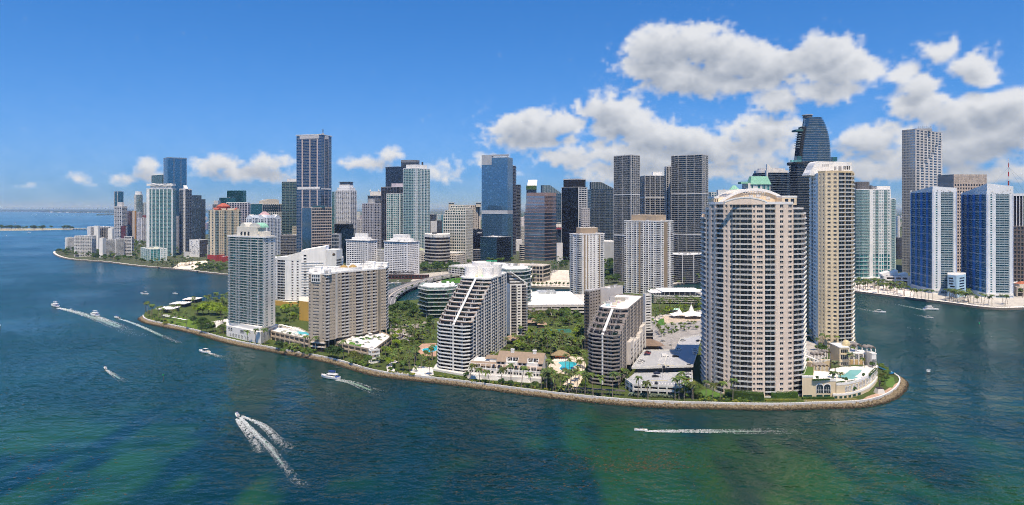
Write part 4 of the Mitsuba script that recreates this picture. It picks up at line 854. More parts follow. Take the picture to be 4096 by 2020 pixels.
# mint roofs
b = tower('white building with a tall mint green hipped roof behind the peach tower',2992,1100,2968,3081,18,735,14,'p1 w.5 p1.4 w.8 p.6 (g1 p.2)*2','s1',go=False,wall=(.70,.69,.66),glass=(.04,.18,.17),t=.6,roofkw=dict(units=0,c=OFFW))
MINT = (.26,.52,.40);c4 = sum(b.poly) / 4;fr,L_ = frame(b.poly[0],b.poly[1]);P_ = lambda u,n,z: [*(np.array(fr[:2]) + np.array(fr[2:4]) * u + np.array(fr[4:6]) * n),z]
m = MB();v = [P_(4,2,b.z - 1),P_(L_ + 1,2,b.z - 1),P_(L_ + 1,-22,b.z - 1),P_(4,-22,b.z - 1),P_(7,-5,b.z + 13),P_(L_ - 3,-5,b.z + 13),P_(L_ - 3,-15,b.z + 13),P_(7,-15,b.z + 13)];m.mesh(v,BOXF,pk(MINT))
for k in range(22):
    t_ = k / 21;a,e = np.array(v[0]) * (1 - t_) + np.array(v[1]) * t_,np.array(v[4]) * (1 - t_) + np.array(v[5]) * t_;m.mesh(*tube([a + [0,0,.1],e + [0,0,.1]],.12,.12,4),pk((.2,.42,.32)))
b.part('mint_roof',m);boxon(b,'parapet_wall',2964,2992,1098,15,b.z,b.z + 3.5,MINT);b.done()
b = tower('low white block with a small mint roof left of the mint hipped roof',2872,1080,2866,2962,8,762,12,'s1','s1',go=False,wall=(.74,.74,.74),roofkw=dict(units=2));b.part('mint_roof',hip(X(2938,1090),1092,17,14,b.z,9,MINT));b.done()
tower('small teal tower in the gap left of the low white block',2845,1500,2832,2867,50,770,30,'p.4 b1 p.4 w1 p.4','g1',wall=(.62,.64,.66),glass=(.03,.12,.13),slab=(.6,.62,.64),roofkw=dict(units=1))
b = Bld('tower','round navy glass tower with white floor lines and a curved white fin on top','building')
cc = P2(3085,1290);R_ = 36;cyl = [cc + np.array([math.cos(a) * R_,math.sin(a) * R_ * .8]) for a in np.linspace(0,2 * np.pi,29)[:-1]];zt = Z(690,1260);core(b,cyl,0,zt,.8,BLACK)
for i in range(28): face(b,cyl[i],cyl[(i + 1) % 28],GZ,zt,42,'b1',wall=(.4,.42,.45),glass=(.015,.035,.06),slab=(.36,.42,.48),rail=(.04,.07,.11),t=.8,bal=.5,slabh=.35,gl='mirror')
m = MB();m.prism(Polygon(cyl).buffer(-3),zt,zt + 5,pk(WHITE));m.prism(Polygon(cyl).buffer(-9),zt + 5,zt + 9,pk(LGREY));b.part('roof_crown',m)
m = MB();n_ = 14;pr = [(3068 + 26 * (k / n_),682 - 26 * math.sin(.5 * math.pi * (1 - k / n_)) * (1 if k < n_ else .2)) for k in range(n_ + 1)]
for (pa,ya),(pb,yb) in zip(pr[:-1],pr[1:]):
    xa,xb = X(pa,1262),X(pb,1262);m.mesh([[xa,1262,zt],[xb,1262,zt],[xb,1266,zt],[xa,1266,zt],[xa,1262,Z(ya,1262)],[xb,1262,Z(yb,1262)],[xb,1266,Z(yb,1262)],[xa,1266,Z(ya,1262)]],BOXF,pk(WHITE))
b.part('curved_fin',m);fr,_ = frame(P2(3066,1252),P2(3074,1252));b.box('fin',fr,0,3,-6,0,GZ,zt + 4,(.7,.72,.74));b.done()
# sail shaped tower
b = Bld('tower','curved grey glass tower shaped like a sail with a long floor line balcony edge','building')
def sail(t):                                        # columns of the left and right edges up the height, 0 at the terrace row 645, 1 at the crown row 465
    return 3205 + 25 * t ** 1.3 + (6 if t > .8 else 0),3335 - 4 * t - 32 * t ** 3.2
nf,Y = 19,1160
def ell(l,r,dep,Y=Y):
    xl,xr = X(l,Y),X(r,Y);c = (xl + xr) / 2;a = (xr - xl) / 2
    q = [(xl,Y + 14),(xl + 2,Y + 1),(c,Y - 2),(xr - 7,Y),(xr - 1.5,Y + 6),(xr,Y + 14),(xr - 2,Y + dep),(xl + 3,Y + dep)]
    return [np.array(x) for x in q]
zb,zt = Z(645,Y),Z(468,Y);fh = (zt - zb) / nf
for f in range(nf):
    l,r = sail((f + .5) / nf);q = ell(l,r,30);z0,z1 = zb + f * fh,zb + (f + 1) * fh
    b.m('core').prism(inset(q,1.2),z0,z1,pk(DGREY))
    for i in range(8):
        fr,L_ = frame(q[i],q[(i + 1) % 8])
        for k in range(max(1,int(L_ / 5))): kk = max(1,int(L_ / 5));b.pane(fr,L_ * k / kk,L_ * (k + 1) / kk,-1.,z0 + .4,z1,(.10,.15,.18),'mirror',.02)
    m = MB();m.prism(Polygon(q).buffer(.25,join_style=2),z0,z0 + .3,pk((.42,.46,.49)));b.part('floor_edge',m)
xl0 = X(3203,Y);m = MB()
for f in range(nf - 4):
    t_ = (f + .5) / nf;x = X(sail(t_)[0],Y);m.ab(x - 3.5,x + 3,Y + 2,Y + 22,zb + f * fh,zb + (f + 1) * fh,pk((.02,.022,.026)))
b.part('dark_edge',m)
for f in range(6,nf - 3,1):
    x = X(sail((f + .5) / nf)[0],Y);b.balc.append((0,(lambda q: (q.ab(x - 8,x - 3.2,Y + 4,Y + 20,zb + f * fh,zb + f * fh + .5,pk((.5,.6,.6))),q)[1])(MB())))
boxon(b,'terrace_ledge',3184,3214,Y + 2,18,Z(524,Y),Z(517,Y),(.06,.16,.16));
m = MB();xc = X(3245,Y);m.mesh(*lathe([(0,zt + 3),(6,zt + 4.2),(9.5,zt + 5),(9.5,zt + 5.8),(0,zt + 5.8)],24,(xc,Y + 15,0)),pk((.58,.55,.52)));m.mesh(*lathe([(8,zt),(8,zt + 4)],16,(xc,Y + 15,0)),pk(DGREY));b.part('roof_disc',m)
q = [P2(px,y) for px,y in ((3157,1175),(3162,1160),(3190,1150),(3240,1146),(3300,1150),(3342,1160),(3346,1180),(3346,1200),(3157,1200))];core(b,q,0,zb - 2,.9,BLACK)
for i in range(9): face(b,q[i],q[(i + 1) % 9],GZ,zb - 2,46,'b1',wall=(.3,.31,.32),glass=(.03,.038,.045),slab=(.26,.27,.28),rail=(.07,.08,.085),t=.9,bal=.5,gl='mirror')
q2 = Polygon(q).buffer(4);m = MB();m.prism(q2.intersection(shapely.geometry.box(X(3100,1150),1100,X(3215,1150),1300)),zb - 5,zb - 2,pk((.05,.055,.06)));b.part('terrace_slab',m)
m = MB();m.ab(X(3160,1150),X(3205,1150),1149,1149.3,zb - 2,zb + 1.5,pk((.12,.32,.32)));b.part('glass_balustrade',m,'glass');boxon(b,'terrace_box',3188,3207,1160,10,zb - 2,zb + 9,(.04,.13,.13),'glass');boxon(b,'rear_box',3330,3349,1190,10,Z(645,1190),Z(628,1190),(.03,.13,.14),'glass');b.done()
# teal and white bayside tower
b = Bld('tower','white tower with a rounded teal glass bay and a dark mesh drum on top','building')
Yb = 1050;po = [P2(px,y) for px,y in ((3408,1085),(3413,1066),(3425,1053),(3445,1048),(3465,1050),(3478,1056),(3490,1056),(3562,1052),(3563,1090),(3408,1105))];zt,zm = Z(760,Yb),Z(1016,Yb)
core(b,po,0,zt,1,WHITE)
st = dict(wall=(.74,.75,.75),glass=(.03,.18,.18),slab=(.62,.68,.68),rail=(.20,.34,.34),t=1.)
for i in range(10):
    c = 'b1' if i < 5 else ('p1' if i == 5 else ('p.3 w.6 p.3 b1.4 p.3 w.7 p.3 w.7 p.3 b1.5 p.2 w.8 p.3' if i == 6 else 'p.4 (w.6 p.4)*3'))
    face(b,po[i],po[(i + 1) % 10],zm,zt,42,c,bal=.7,**st);face(b,po[i],po[(i + 1) % 10],GZ,zm,7,c.replace('b','b'),bal=.6,**{**st,'slabh': .5})
roof(b,po,zt,units=0,par=1.5)
m = MB();cx,cy = X(3452,1066),1070.;m.mesh(*lathe([(10.8,zt),(11,zt + 2),(11,zt + 13),(10,zt + 14),(0,zt + 14)],28,(cx,cy,0)),pk((.13,.125,.125)));b.part('mesh_drum',m)
m = MB()
for k in range(28):
    a = k * 2 * math.pi / 28;m.mesh(*tube([[cx + 11.2 * math.cos(a),cy + 11.2 * math.sin(a),zt],[cx + 11.2 * math.cos(a),cy + 11.2 * math.sin(a),zt + 14]],.14,.14,4),pk((.35,.34,.34)))
b.part('drum_ribs',m,'paint');boxon(b,'white_box',3507,3561,1062,20,zt,Z(744,1062),WHITE);boxon(b,'plant_room',3482,3490,1062,8,zt,zt + 8,DGREY)
po2 = [P2(px,y) for px,y in ((3563,1058),(3580,1062),(3582,1090),(3563,1090))];z2 = Z(796,1060);core(b,po2,0,z2,1,WHITE)
for i in range(4): face(b,po2[i],po2[(i + 1) % 4],GZ,z2,48,'b1' if i < 2 else 's1',bal=.8,**st)
roof(b,po2,z2,units=0)
m = MB();m.prism(Polygon(po).buffer(3),GZ + 5,GZ + 6.2,pk(WHITE));b.part('base_canopy',m);b.done()
tower('thin white tower in the gap beside the grey stepped tower',3591,2500,3578,3600,40,866,18,'p.5 w.6 p.5','s1',wall=(.7,.7,.7),roofkw=dict(units=0))
tower('dark slate block in the gap at the foot of the grey stepped tower',3590,1500,3570,3612,50,952,12,'p.3 (w1 p.3)*4','p.3 (w1 p.3)*4',name='block',wall=(.075,.075,.085),glass=(.03,.03,.035))
# grey granite tower with stepped facets
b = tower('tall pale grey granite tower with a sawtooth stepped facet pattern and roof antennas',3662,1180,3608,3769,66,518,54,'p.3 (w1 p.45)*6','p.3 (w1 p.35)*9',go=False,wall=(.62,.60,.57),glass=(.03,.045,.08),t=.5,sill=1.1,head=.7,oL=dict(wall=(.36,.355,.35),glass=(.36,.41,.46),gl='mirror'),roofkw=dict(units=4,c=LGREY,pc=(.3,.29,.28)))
fr,L_ = frame(b.poly[0],b.poly[1]);fw = L_ / 7;fhh = (b.z - GZ) / 54
for k in range(7):
    nfl = [26,14,12,10,8,5,3][k]
    for j in range(nfl):
        z0 = b.z - (j + 1) * fhh
        if True:
            m = MB();out = 3.6 - .4 * k
            u0 = fw * k + .15;m.mesh([[*(np.array(fr[:2]) + np.array(fr[2:4]) * u + np.array(fr[4:6]) * n_),z] for z in (z0 + .1,z0 + fhh - .1) for u,n_ in ((u0,.1),(u0 + fw * .62,out),(u0 + fw * .92,.1))],[[0,1,4],[0,4,3],[1,2,5],[1,5,4],[3,4,5],[0,2,1]],pk((.62,.60,.57)));b.part('facet',m)
            A_ = np.array(fr[:2]) + np.array(fr[2:4]) * u0 + np.array(fr[4:6]) * .1;B_ = np.array(fr[:2]) + np.array(fr[2:4]) * (u0 + fw * .62) + np.array(fr[4:6]) * out;f2,l2 = frame(A_,B_);b.pane(f2,l2 * .2,l2 * .85,.06,z0 + .9,z0 + fhh - .6,(.05,.065,.085),'glass')
boxon(b,'plant_room',3665,3728,1200,18,b.z,b.z + 4.5,GREY)
for k in range(14):
    x = X(3668 + k * 4.2 + b.r.uniform(-2,2),1205);m = MB();h = b.r.uniform(2,8);m.mesh(*tube([[x,1205,b.z + 4],[x,1205,b.z + 4.5 + h]],.3,.12,4),pk((.5,.5,.5)))
    if k % 2: m.mesh(*lathe([(0,-.2),(1.1,.1),(1.3,.5)],8,(x,1204.5,b.z + 5 + h * .5)),pk(WHITE))
    b.part('antenna',m)
b.done()
b = tower('sandy stone office tower with a blank block top between the two blue and white towers',3815,1090,3750,3947,40,734,28,'p.5 (w.9 p.6)*12','s1',go=False,wall=(.50,.42,.355),glass=(.035,.03,.028),t=.5,sill=1.5,head=.8,roofkw=dict(units=0))
m = MB();m.prism(Polygon(b.poly),b.z,Z(697,1090),pk((.42,.36,.31)),pk((.4,.36,.33)));b.part('stone_top',m);fr,L_ = frame(b.poly[0],b.poly[1]);h = Z(697,1090) - b.z;rr_ = np.random.default_rng(4)
for j in range(5):
    for k in range(26):
        b.box('stone_panel',fr,L_ * (k + .04) / 26,L_ * (k + .96) / 26,0,.12 + .1 * rr_.random(),b.z + h * (j + .05) / 5,b.z + h * (j + .95) / 5,tuple(np.array((.47,.40,.345)) * rr_.uniform(.75,1.15)))
b.done()
# blue and white twin towers
def blue_tower(label,n,Y,l,r,top,wedge,nf):
    b = tower(label,n,Y,l,r,26,top,nf,'s.9 w.5 s1 b3.6 s1','p.3 b1.3 p.5 b1.2 p.7 b1.2 p.6 b1.2 p.3',go=False,wall=(.68,.72,.77),glass=(.025,.13,.15),slab=(.52,.58,.62),rail=(.26,.34,.37),t=1.3,bal=.55,slabh=.35,oL=dict(wall=(.045,.19,.52),glass=(.02,.12,.18),slab=(.26,.42,.56),rail=(.05,.13,.22),bal=.15),roofkw=dict(units=0))
    p = b.poly;frL,LL = frame(p[3],p[0]);frR,LR = frame(p[0],p[1])
    for k in range(1,12): b.box('white_line',frL,0,LL,.1,.4,b.z - (b.z - GZ) * k / 12 - .25,b.z - (b.z - GZ) * k / 12 + .25,(.6,.66,.7))
    b.box('corner_pier',frL,LL - 1.6,LL + .3,-.4,.55,GZ,b.z + 4,(.76,.78,.80));b.box('edge_pier',frL,-.4,.9,-.4,.55,GZ,b.z + 4,(.74,.76,.78))
    m = MB();q = [p[0],p[1],p[2],p[3]];hs = [wedge,wedge * .72,wedge * .6,wedge * .16]
    v = [[*x,b.z - .4] for x in q] + [[*x,b.z + h] for x,h in zip(q,hs)];m.mesh(v,BOXF,pk((.74,.76,.79)));b.part('wedge_crown',m)
    for k in range(8):
        u = LR * b.r.uniform(.1,.95);m = MB();f_ = frR;cx = np.array(f_[:2]) + np.array(f_[2:4]) * u + np.array(f_[4:6]) * .2;m.mesh(*lathe([(.45,-.3),(.45,.3),(0,.4)],8,(cx[0],cx[1],b.z + b.r.uniform(.2,wedge * .4))),pk((.5,.45,.35)));b.part('roof_light',m)
    b.box('base_band',frL,-.3,LL + .5,-.2,.8,GZ,GZ + 6,WHITE);b.box('base_band',frR,0,LR,0,.8,GZ + 3,GZ + 6,WHITE)
    b.done();return b
blue_tower('blue and white waterfront tower, left of the twins',3731,905,3643,3827,768,8,44)
blue_tower('blue and white waterfront tower with the higher white wedge crown, right of the twins',3948,862,3846,4053,776,14,44)
b = Bld('office_block','folded pale blue block with dark window strips between the twin blue towers','building')
po = [P2(px,y) for px,y in ((3790,872),(3826,862),(3864,878),(3864,900),(3790,900))];zt = Z(1099,870);core(b,po,GZ + 4,zt,.5,(.35,.52,.66));m = MB();m.prism(Polygon(po).buffer(-.05),GZ,zt,pk((.36,.54,.70)),pk(LGREY));b.part('wall',m)
for f in range(6):
    for i in range(2):
        fr,L_ = frame(po[i],po[i + 1]);a = b.r.uniform(.1,.35);b.pane(fr,L_ * a,L_ * (a + .5),.06,GZ + 6 + f * 3.6,GZ + 7.8 + f * 3.6,(.015,.02,.03),'glass')
b.done()
b = tower('white angular low building with a folded roof behind the palm walk',3535,985,3520,3642,14,1106,3,'p1 w2.6 p.5 w1.6 p.5 w1.6 p1','p1 w2 p1',name='low_building',go=False,wall=(.76,.76,.76),glass=(.02,.022,.025),t=.5,sill=1.2,head=.9,roofkw=dict(units=9,c=LGREY))
fr,L_ = frame(b.poly[0],b.poly[1]);m = MB()
for (ua,ub,h) in ((0,.3,7),(.3,.62,9),(.62,1,5)): m.mesh([[*(np.array(fr[:2]) + np.array(fr[2:4]) * u * L_ + np.array(fr[4:6]) * n_),z] for u,n_,z in ((ua,-12,b.z),(ub,-12,b.z),(ub,-12,b.z + h),(ua,-12,b.z + h * .35),(ua,-30,b.z),(ub,-30,b.z),(ub,-30,b.z + h),(ua,-30,b.z + h * .35))],np.array([[0,1,2],[0,2,3],[4,6,5],[4,7,6],[3,2,6],[3,6,7],[1,5,6],[1,6,2],[0,3,7],[0,7,4]]),pk(WHITE))
b.part('folded_roof',m);b.done()
b = tower('brown gridded hotel with white fins and dark glass top at the right edge',4052,985,4046,4260,8,905,15,'p.5 (w1 p.6)*14','p.5 (w1 p.6)*3',go=False,wall=(.17,.135,.12),glass=(.025,.024,.026),t=.6,sill=1.1,head=.7,roofkw=dict(units=0))
m = MB();m.prism(inset(b.poly,1.2),b.z,Z(778,985),pk((.03,.03,.035)),pk(WHITE));b.part('dark_top',m,'paint');fr,L_ = frame(b.poly[0],b.poly[1])
m = MB()
for k in range(16): m.fb(fr,L_ * k / 16,L_ * k / 16 + .9,-1.2,.2,b.z,Z(776,985),pk(WHITE))
b.part('white_fins',m,label=None);labels.setdefault(list(scene)[-1],{})['kind'] = 'stuff'
m = MB();m.fb(fr,-1,L_,-2,.4,Z(784,985),Z(774,985),pk(WHITE));b.part('white_cornice',m);b.done()
b = tower('sandy waterfront market building with red roofs and white tents at the right edge',4066,875,4050,4200,8,1152,2,'p.6 (w2 p.6)*5','p1',name='low_building',go=False,wall=(.42,.37,.31),glass=(.03,.03,.03),t=1,sill=.4,head=.8,roofkw=dict(units=0,c=(.5,.44,.38)))
b.part('red_roof',hip(X(4095,890),892,16,12,b.z + 4,3.5,(.45,.15,.08)));boxon(b,'upper_floor',4078,4112,886,12,b.z,b.z + 4,(.55,.5,.42))
for k in range(5): b.part('white_tent',hip(X(4058 + 9 * k,905),905,6,6,b.z + 2.5,2.6,(.85,.85,.83)))
b.done()
# red and white mast
k = thing('radio_mast','red and white guyed radio mast rising behind the right blue tower','radio mast');Ym = 1300;x = X(4034,Ym);zb,zt = Z(760,Ym),Z(633,Ym)
for i in range(7): m = MB();m.mesh(*tube([[x,Ym,zb + (zt - zb) * i / 7],[x,Ym,zb + (zt - zb) * (i + 1) / 7]],1.1 - .08 * i,1.0 - .08 * i,6),pk((.5,.06,.05) if i % 2 else WHITE));put(uk(k + '__mast_section'),m)
m = MB();m.mesh(*tube([[x,Ym,GZ],[x,Ym,zb]],1.4,1.1,6),pk(LGREY));put(k + '__lower_mast',m)
for dx,t_ in ((-42,.72),(42,.72),(66,.72),(-30,.3),(30,.3)): m = MB();m.mesh(*tube([[x,Ym,zb + (zt - zb) * t_],[x + dx,Ym + 10,zb - 8]],.12,.12,3),pk(GREY));put(uk(k + '__guy_wire'),m)
# parking and offices by the river
b = tower('beige car park with a ribbed flat roof beside the royal palm row',2172,1036,2050,2202,70,1066,4,'w1','p.3 (w1 p.2)*9',name='parking_garage',go=False,wall=(.55,.49,.41),t=1.,sill=1.4,head=.3,glass=BLACK,roofkw=dict(units=2,c=(.62,.58,.52)))
fr,L_ = frame(b.poly[3],b.poly[0]);D_ = np.linalg.norm(b.poly[1] - b.poly[0]);m = MB()
for q in range(24): m.fb(fr,0,L_,-D_ + D_ * q / 24,-D_ + D_ * q / 24 + .5,b.z + .1,b.z + .7,pk((.66,.62,.56)))
b.part('roof_ribs',m);b.done()
b = tower('white car park with a louvred roof seen behind the terraced building',1885,1092,1794,2010,38,1078,4,'w1','p.2 (w1 p.12)*8',name='parking_garage',go=False,wall=(.66,.66,.64),t=1.1,sill=1.4,head=.2,glass=BLACK,roofkw=dict(units=0,c=(.5,.5,.48)))
fr,L_ = frame(b.poly[3],b.poly[0]);D_ = np.linalg.norm(b.poly[1] - b.poly[0]);m = MB()
for q in range(26): m.fb(fr,0,L_,-D_ + D_ * q / 26,-D_ + D_ * q / 26 + 1.1,b.z + 2.6,b.z + 3.1,pk(WHITE))
b.part('roof_louvres',m);b.done()
b = tower('glass office with a white hipped roof edge behind the terraced building',2030,1010,1940,2070,45,1062,9,'g1','g1',name='office_block',go=False,wall=LGREY,glass=(.06,.10,.12),slab=(.25,.3,.32),gl='mirror',roofkw=dict(units=4,c=WHITE,par=1.5));b.done()
# ------------------------------------------------------------------ the island's buildings
def path_faces(b,pts,z0,z1,nf,cols,**o):
    for i,c in enumerate(cols):
        oo = o
        if isinstance(c,tuple): c,ex = c;oo = {**o,**ex}
        if c: face(b,pts[i],pts[(i + 1) % len(pts)],z0,z1,nf,c,**oo)
def arch_pane(b,fr,u0,u1,n,z0,zs,c=(.02,.03,.035),part='arched_window'):
    """A window with a half round head, its frame and bars."""
    r = (u1 - u0) / 2;cu = (u0 + u1) / 2;a = np.linspace(0,math.pi,9)
    pr = [(u0,z0),(u1,z0)] + [(cu + r * math.cos(t),zs + r * .8 * math.sin(t)) for t in a]
    v = [[*(np.array(fr[:2]) + np.array(fr[2:4]) * u + np.array(fr[4:6]) * n),z] for u,z in pr]
    m = MB();m.mesh(v,[[0,i,i + 1] for i in range(1,len(v) - 1)],pk(c));k = b.part(part,m,'glass')
    m = MB();w = .12;rim = [(u,z) for u,z in pr[1:] + [pr[0]]]
    for (ua,za),(ub,zb) in zip(rim[:-1],rim[1:]):
        q = lambda u,z,e: [*(np.array(fr[:2]) + np.array(fr[2:4]) * (cu + (u - cu) * e) + np.array(fr[4:6]) * (n + .12)),z0 + (z - z0) * e if e > 1 else z]
        m.mesh([q(ua,za,1),q(ub,zb,1),q(ub,zb,1.12),q(ua,za,1.12)],[[0,1,2],[0,2,3]],pk(WHITE))
    nb = max(1,int((u1 - u0) / 1.1))
    for i in range(1,nb): u = u0 + (u1 - u0) * i / nb;m.fb(fr,u - .06,u + .06,n,n + .08,z0,zs,pk(WHITE))
    m.fb(fr,u0,u1,n,n + .09,z0 + (zs - z0) * .5,z0 + (zs - z0) * .5 + .12,pk(WHITE));put(uk(k + '__frame'),m)

# --- the big peach tower at the front
b = Bld('tower','big rounded peach apartment tower with white balconies and an arched crown',single=True)
px_ = [(2806,452),(2823,434),(2838,429),(2861,423),(2894,417),(2930,413),(3009,409.6),(3060,409),(3104,409),(3149,409.6),(3172,411),(3213,414.5),(3223,434),(3215,462),(2830,466)]
po = [P2(*q) for q in px_];fh = 3.2;z1 = GZ + 38 * fh
PST = dict(wall=PEACH,glass=(.014,.017,.022),slab=(.74,.72,.70),rail=(.46,.46,.45),fr=(.78,.77,.75),t=1.4,sill=.85,head=.55,bal=.7,slabh=.28,railh=.6,cap=WHITE)
m = b.m('core');m.prism(inset(po,1.4),GZ - .4,GZ + 36 * fh,pk((.56,.48,.38)))
m.prism(inset(po[2:11] + [P2(3168,455),P2(2845,458)],1.5),GZ + 36 * fh,z1 - .05,pk((.56,.48,.38)))
cols = ['b1','p.35 w1 p.35','p1 w1.5 p.8',('s.25 b3',{}),'p.9 w1.1 p1.2 w1.4',('b1',{'bal': 2.0}),'s.3 w.7 p.6 w2.1 p.8','b4 s.22','p1.3 w1.15 p1.3','p.35 w1.4 p.35','s.15 b3.4','b1','s1','s1','s1']
nfs = [36,37,38,38,38,38,38,38,38,38,37,36,36,36,36]
for i,(c,nf_) in enumerate(zip(cols,nfs)):
    ex = {}
    if isinstance(c,tuple): c,ex = c
    face(b,po[i],po[(i + 1) % 15],GZ,GZ + nf_ * fh,nf_,c,**{**PST,**ex})
fr,L_ = frame(po[5],po[6])
for f in range(38):                                   # cream wall pieces between the sliding doors of the wide curved balcony
    b.m('wall').fb(fr,L_ * .14,L_ * .2,-1.3,-1.15,GZ + f * fh + .3,GZ + (f + 1) * fh - .2,pk((.6,.5,.36)));b.m('wall').fb(fr,L_ * .36,L_ * .43,-1.3,-1.15,GZ + f * fh + .3,GZ + (f + 1) * fh - .2,pk((.6,.5,.36)))
for i in (0,1,2,10,11):
    fr,L_ = frame(po[i],po[i + 1]);b.box('parapet',fr,0,L_,-.4,.2,GZ + nfs[i] * fh,GZ + nfs[i] * fh + 1.1,(.72,.69,.65))
fr0 = frame(P2(2840,428.5),P2(3150,409.6))
for i in range(2,10):
    fr,L_ = frame(po[i],po[i + 1]);b.box('parapet',fr,0,L_,-.4,.25,z1,z1 + 1.5,(.78,.77,.76) if i not in (4,5,6) else PEACH)
m = MB();m.sheet(inset(po[2:11] + [P2(3168,455),P2(2845,458)],.6),z1 + .02,pk((.66,.60,.52)));b.part('roof',m)
def archwall(x0,x1,y,dep,zb,ze,zc,c,rim=None,n=22,flat=None):
    m,r = MB(),MB()
    for k in range(n):
        t0,t1 = k / n,(k + 1) / n;h = [ze + (zc - ze) * (1 - (2 * t - 1) ** 2) for t in (t0,t1)]
        if flat: h = [min(flat,q) for q in h]
        xa,xb = x0 + (x1 - x0) * t0,x0 + (x1 - x0) * t1
        m.mesh([[xa,y,zb],[xb,y,zb],[xb,y + dep,zb],[xa,y + dep,zb],[xa,y,h[0]],[xb,y,h[1]],[xb,y + dep,h[1]],[xa,y + dep,h[0]]],BOXF,pk(c))
        if rim: r.mesh([[xa,y - .25,h[0] - .1],[xb,y - .25,h[1] - .1],[xb,y + .7,h[1] - .1],[xa,y + .7,h[0] - .1],[xa,y - .25,h[0] + .7],[xb,y - .25,h[1] + .7],[xb,y + .7,h[1] + .7],[xa,y + .7,h[0] + .7]],BOXF,pk(rim))
    return m,r
w_,r_ = archwall(X(2894,411),X(3062,411),408.8,1.0,z1 - .2,z1 + 1.2,z1 + 3.9,PEACH,WHITE);b.part('arched_gable',w_);b.part('gable_rim',r_)
PH = (.72,.59,.43)
w_,r_ = archwall(X(2872,424),X(3160,424),424,22,z1 - .2,z1 + 1.0,z1 + 9.4,PH,None,flat=z1 + 7.6);b.part('penthouse',w_)
for yy in (422.6,446):
    m = MB();n_ = 26;x0,x1 = X(2872,424),X(3160,424)
    for k in range(n_):
        t0,t1 = k / n_,(k + 1) / n_;h = [z1 + 1.3 + 9.2 * (1 - (2 * t - 1) ** 2) for t in (t0,t1)];xa,xb = x0 + (x1 - x0) * t0,x0 + (x1 - x0) * t1
        m.mesh([[xa,yy,h[0] - 1.7],[xb,yy,h[1] - 1.7],[xb,yy + 1,h[1] - 1.7],[xa,yy + 1,h[0] - 1.7],[xa,yy,h[0]],[xb,yy,h[1]],[xb,yy + 1,h[1]],[xa,yy + 1,h[0]]],BOXF,pk(WHITE))
    b.part('white_arch',m)
for k in range(3,24):
    if 5 < k < 14: continue
    t = (k + .5) / 26;xa = X(2872,424) + (X(3160,424) - X(2872,424)) * t;h = z1 + 1.3 + 9.2 * (1 - (2 * t - 1) ** 2);m = MB();m.ab(xa - .25,xa + .25,423.7,446,h - .8,h - .2,pk(WHITE));b.part('pergola_beam',m)
for k in range(10):
    t = .34 + .3 * k / 9;xa = X(2872,424) + (X(3160,424) - X(2872,424)) * t;m = MB();m.ab(xa - .12,xa + .12,422.8,423.4,z1 + 7,z1 + 9.2,pk(WHITE));b.part('arch_post',m)
for px,py,w_ in ((3003,783,3),(3033,781,3),(3072,790,2.6)): x = X(px,424);m = MB();m.ab(x - w_ / 2,x + w_ / 2,423.8,424,Z(py + 8,424),Z(py - 3,424),pk((.6,.6,.6)));b.part('louvre',m)
for (pa,pb,y0,y1,h) in ((3128,3187,414.5,436,4.2),(2858,2874,426,440,4)):
    m = MB();m.ab(X(pa,y0),X(pb,y0),y0,y1,z1 - .5,z1 + h,pk(PH));m.ab(X(pa,y0) - .2,X(pb,y0) + .2,y0 - .2,y1,z1 + h,z1 + h + 1.2,pk(WHITE));b.part('roof_pavilion',m)
    frp,Lp = frame(P2(pa,y0),P2(pb,y0))
    for k in range(2): b.pane(frp,Lp * (.2 + .4 * k),Lp * (.42 + .4 * k),.06,z1 + .6,z1 + 3.4,(.02,.02,.025),'glass')
for i in range(15):
    fr,L_ = frame(po[i],po[(i + 1) % 15]);b.box('plinth',fr,-.1,L_ + .1,-.5,.55,GZ - .3,GZ + .9 + (1.6 if i < 3 else 0),(.60,.52,.42))
b.done()

# --- the slim white and yellow tower behind it
b = Bld('tower','slim white and yellow apartment tower with a tall white crown behind the peach tower',single=True)
po = [P2(*q) for q in [(3236,607),(3266,569),(3272,566),(3301,560),(3353,557),(3409,561),(3417,578),(3417,600),(3260,640)]]
zt = 152.;nf = 43;fh2 = (zt - GZ) / nf
YST = dict(glass=(.02,.024,.032),slab=(.74,.72,.68),rail=(.44,.46,.47),fr=(.78,.77,.75),t=1.2,sill=1.0,head=.6,bal=.7,railh=.6,cap=WHITE)
core(b,po,GZ - .4,zt,1.3,(.58,.48,.32))
path_faces(b,po,GZ,zt,nf,[('w.8 p.4 b1 p.3 w.8 s.4',{'wall': WHITE}),('s1',{'wall': WHITE}),'p.5 w.5 p1 w.5 p.4','p.7 w1 p.9 w1 p.5','s.1 b1.6 s.1 b1.6 s.1','b1','s1','s1','s1'],wall=(.72,.61,.43),**YST)
roof(b,po[2:8],zt,c=(.6,.5,.36),pc=(.66,.53,.33),par=1.6,units=1)
m = MB();ya = 578;pr = [(3236,700),(3240,690),(3250,678),(3256,660),(3262,650),(3270,645),(3409,649),(3409,720)]
v = [[X(p,ya),ya,Z(q,ya)] for p,q in pr];v2 = [[x,ya + 14,z] for x,_,z in v];n_ = len(v)
f = [[0,i,i + 1] for i in range(1,n_ - 1)] + [[n_,n_ + i + 1,n_ + i] for i in range(1,n_ - 1)] + [q for i in range(n_) for q in ([i,(i + 1) % n_,(i + 1) % n_ + n_],[i,(i + 1) % n_ + n_,i + n_])]
m.mesh(v + v2,f,pk(WHITE));b.part('white_crown',m)
fr,L_ = frame(P2(3236,ya),P2(3409,ya))
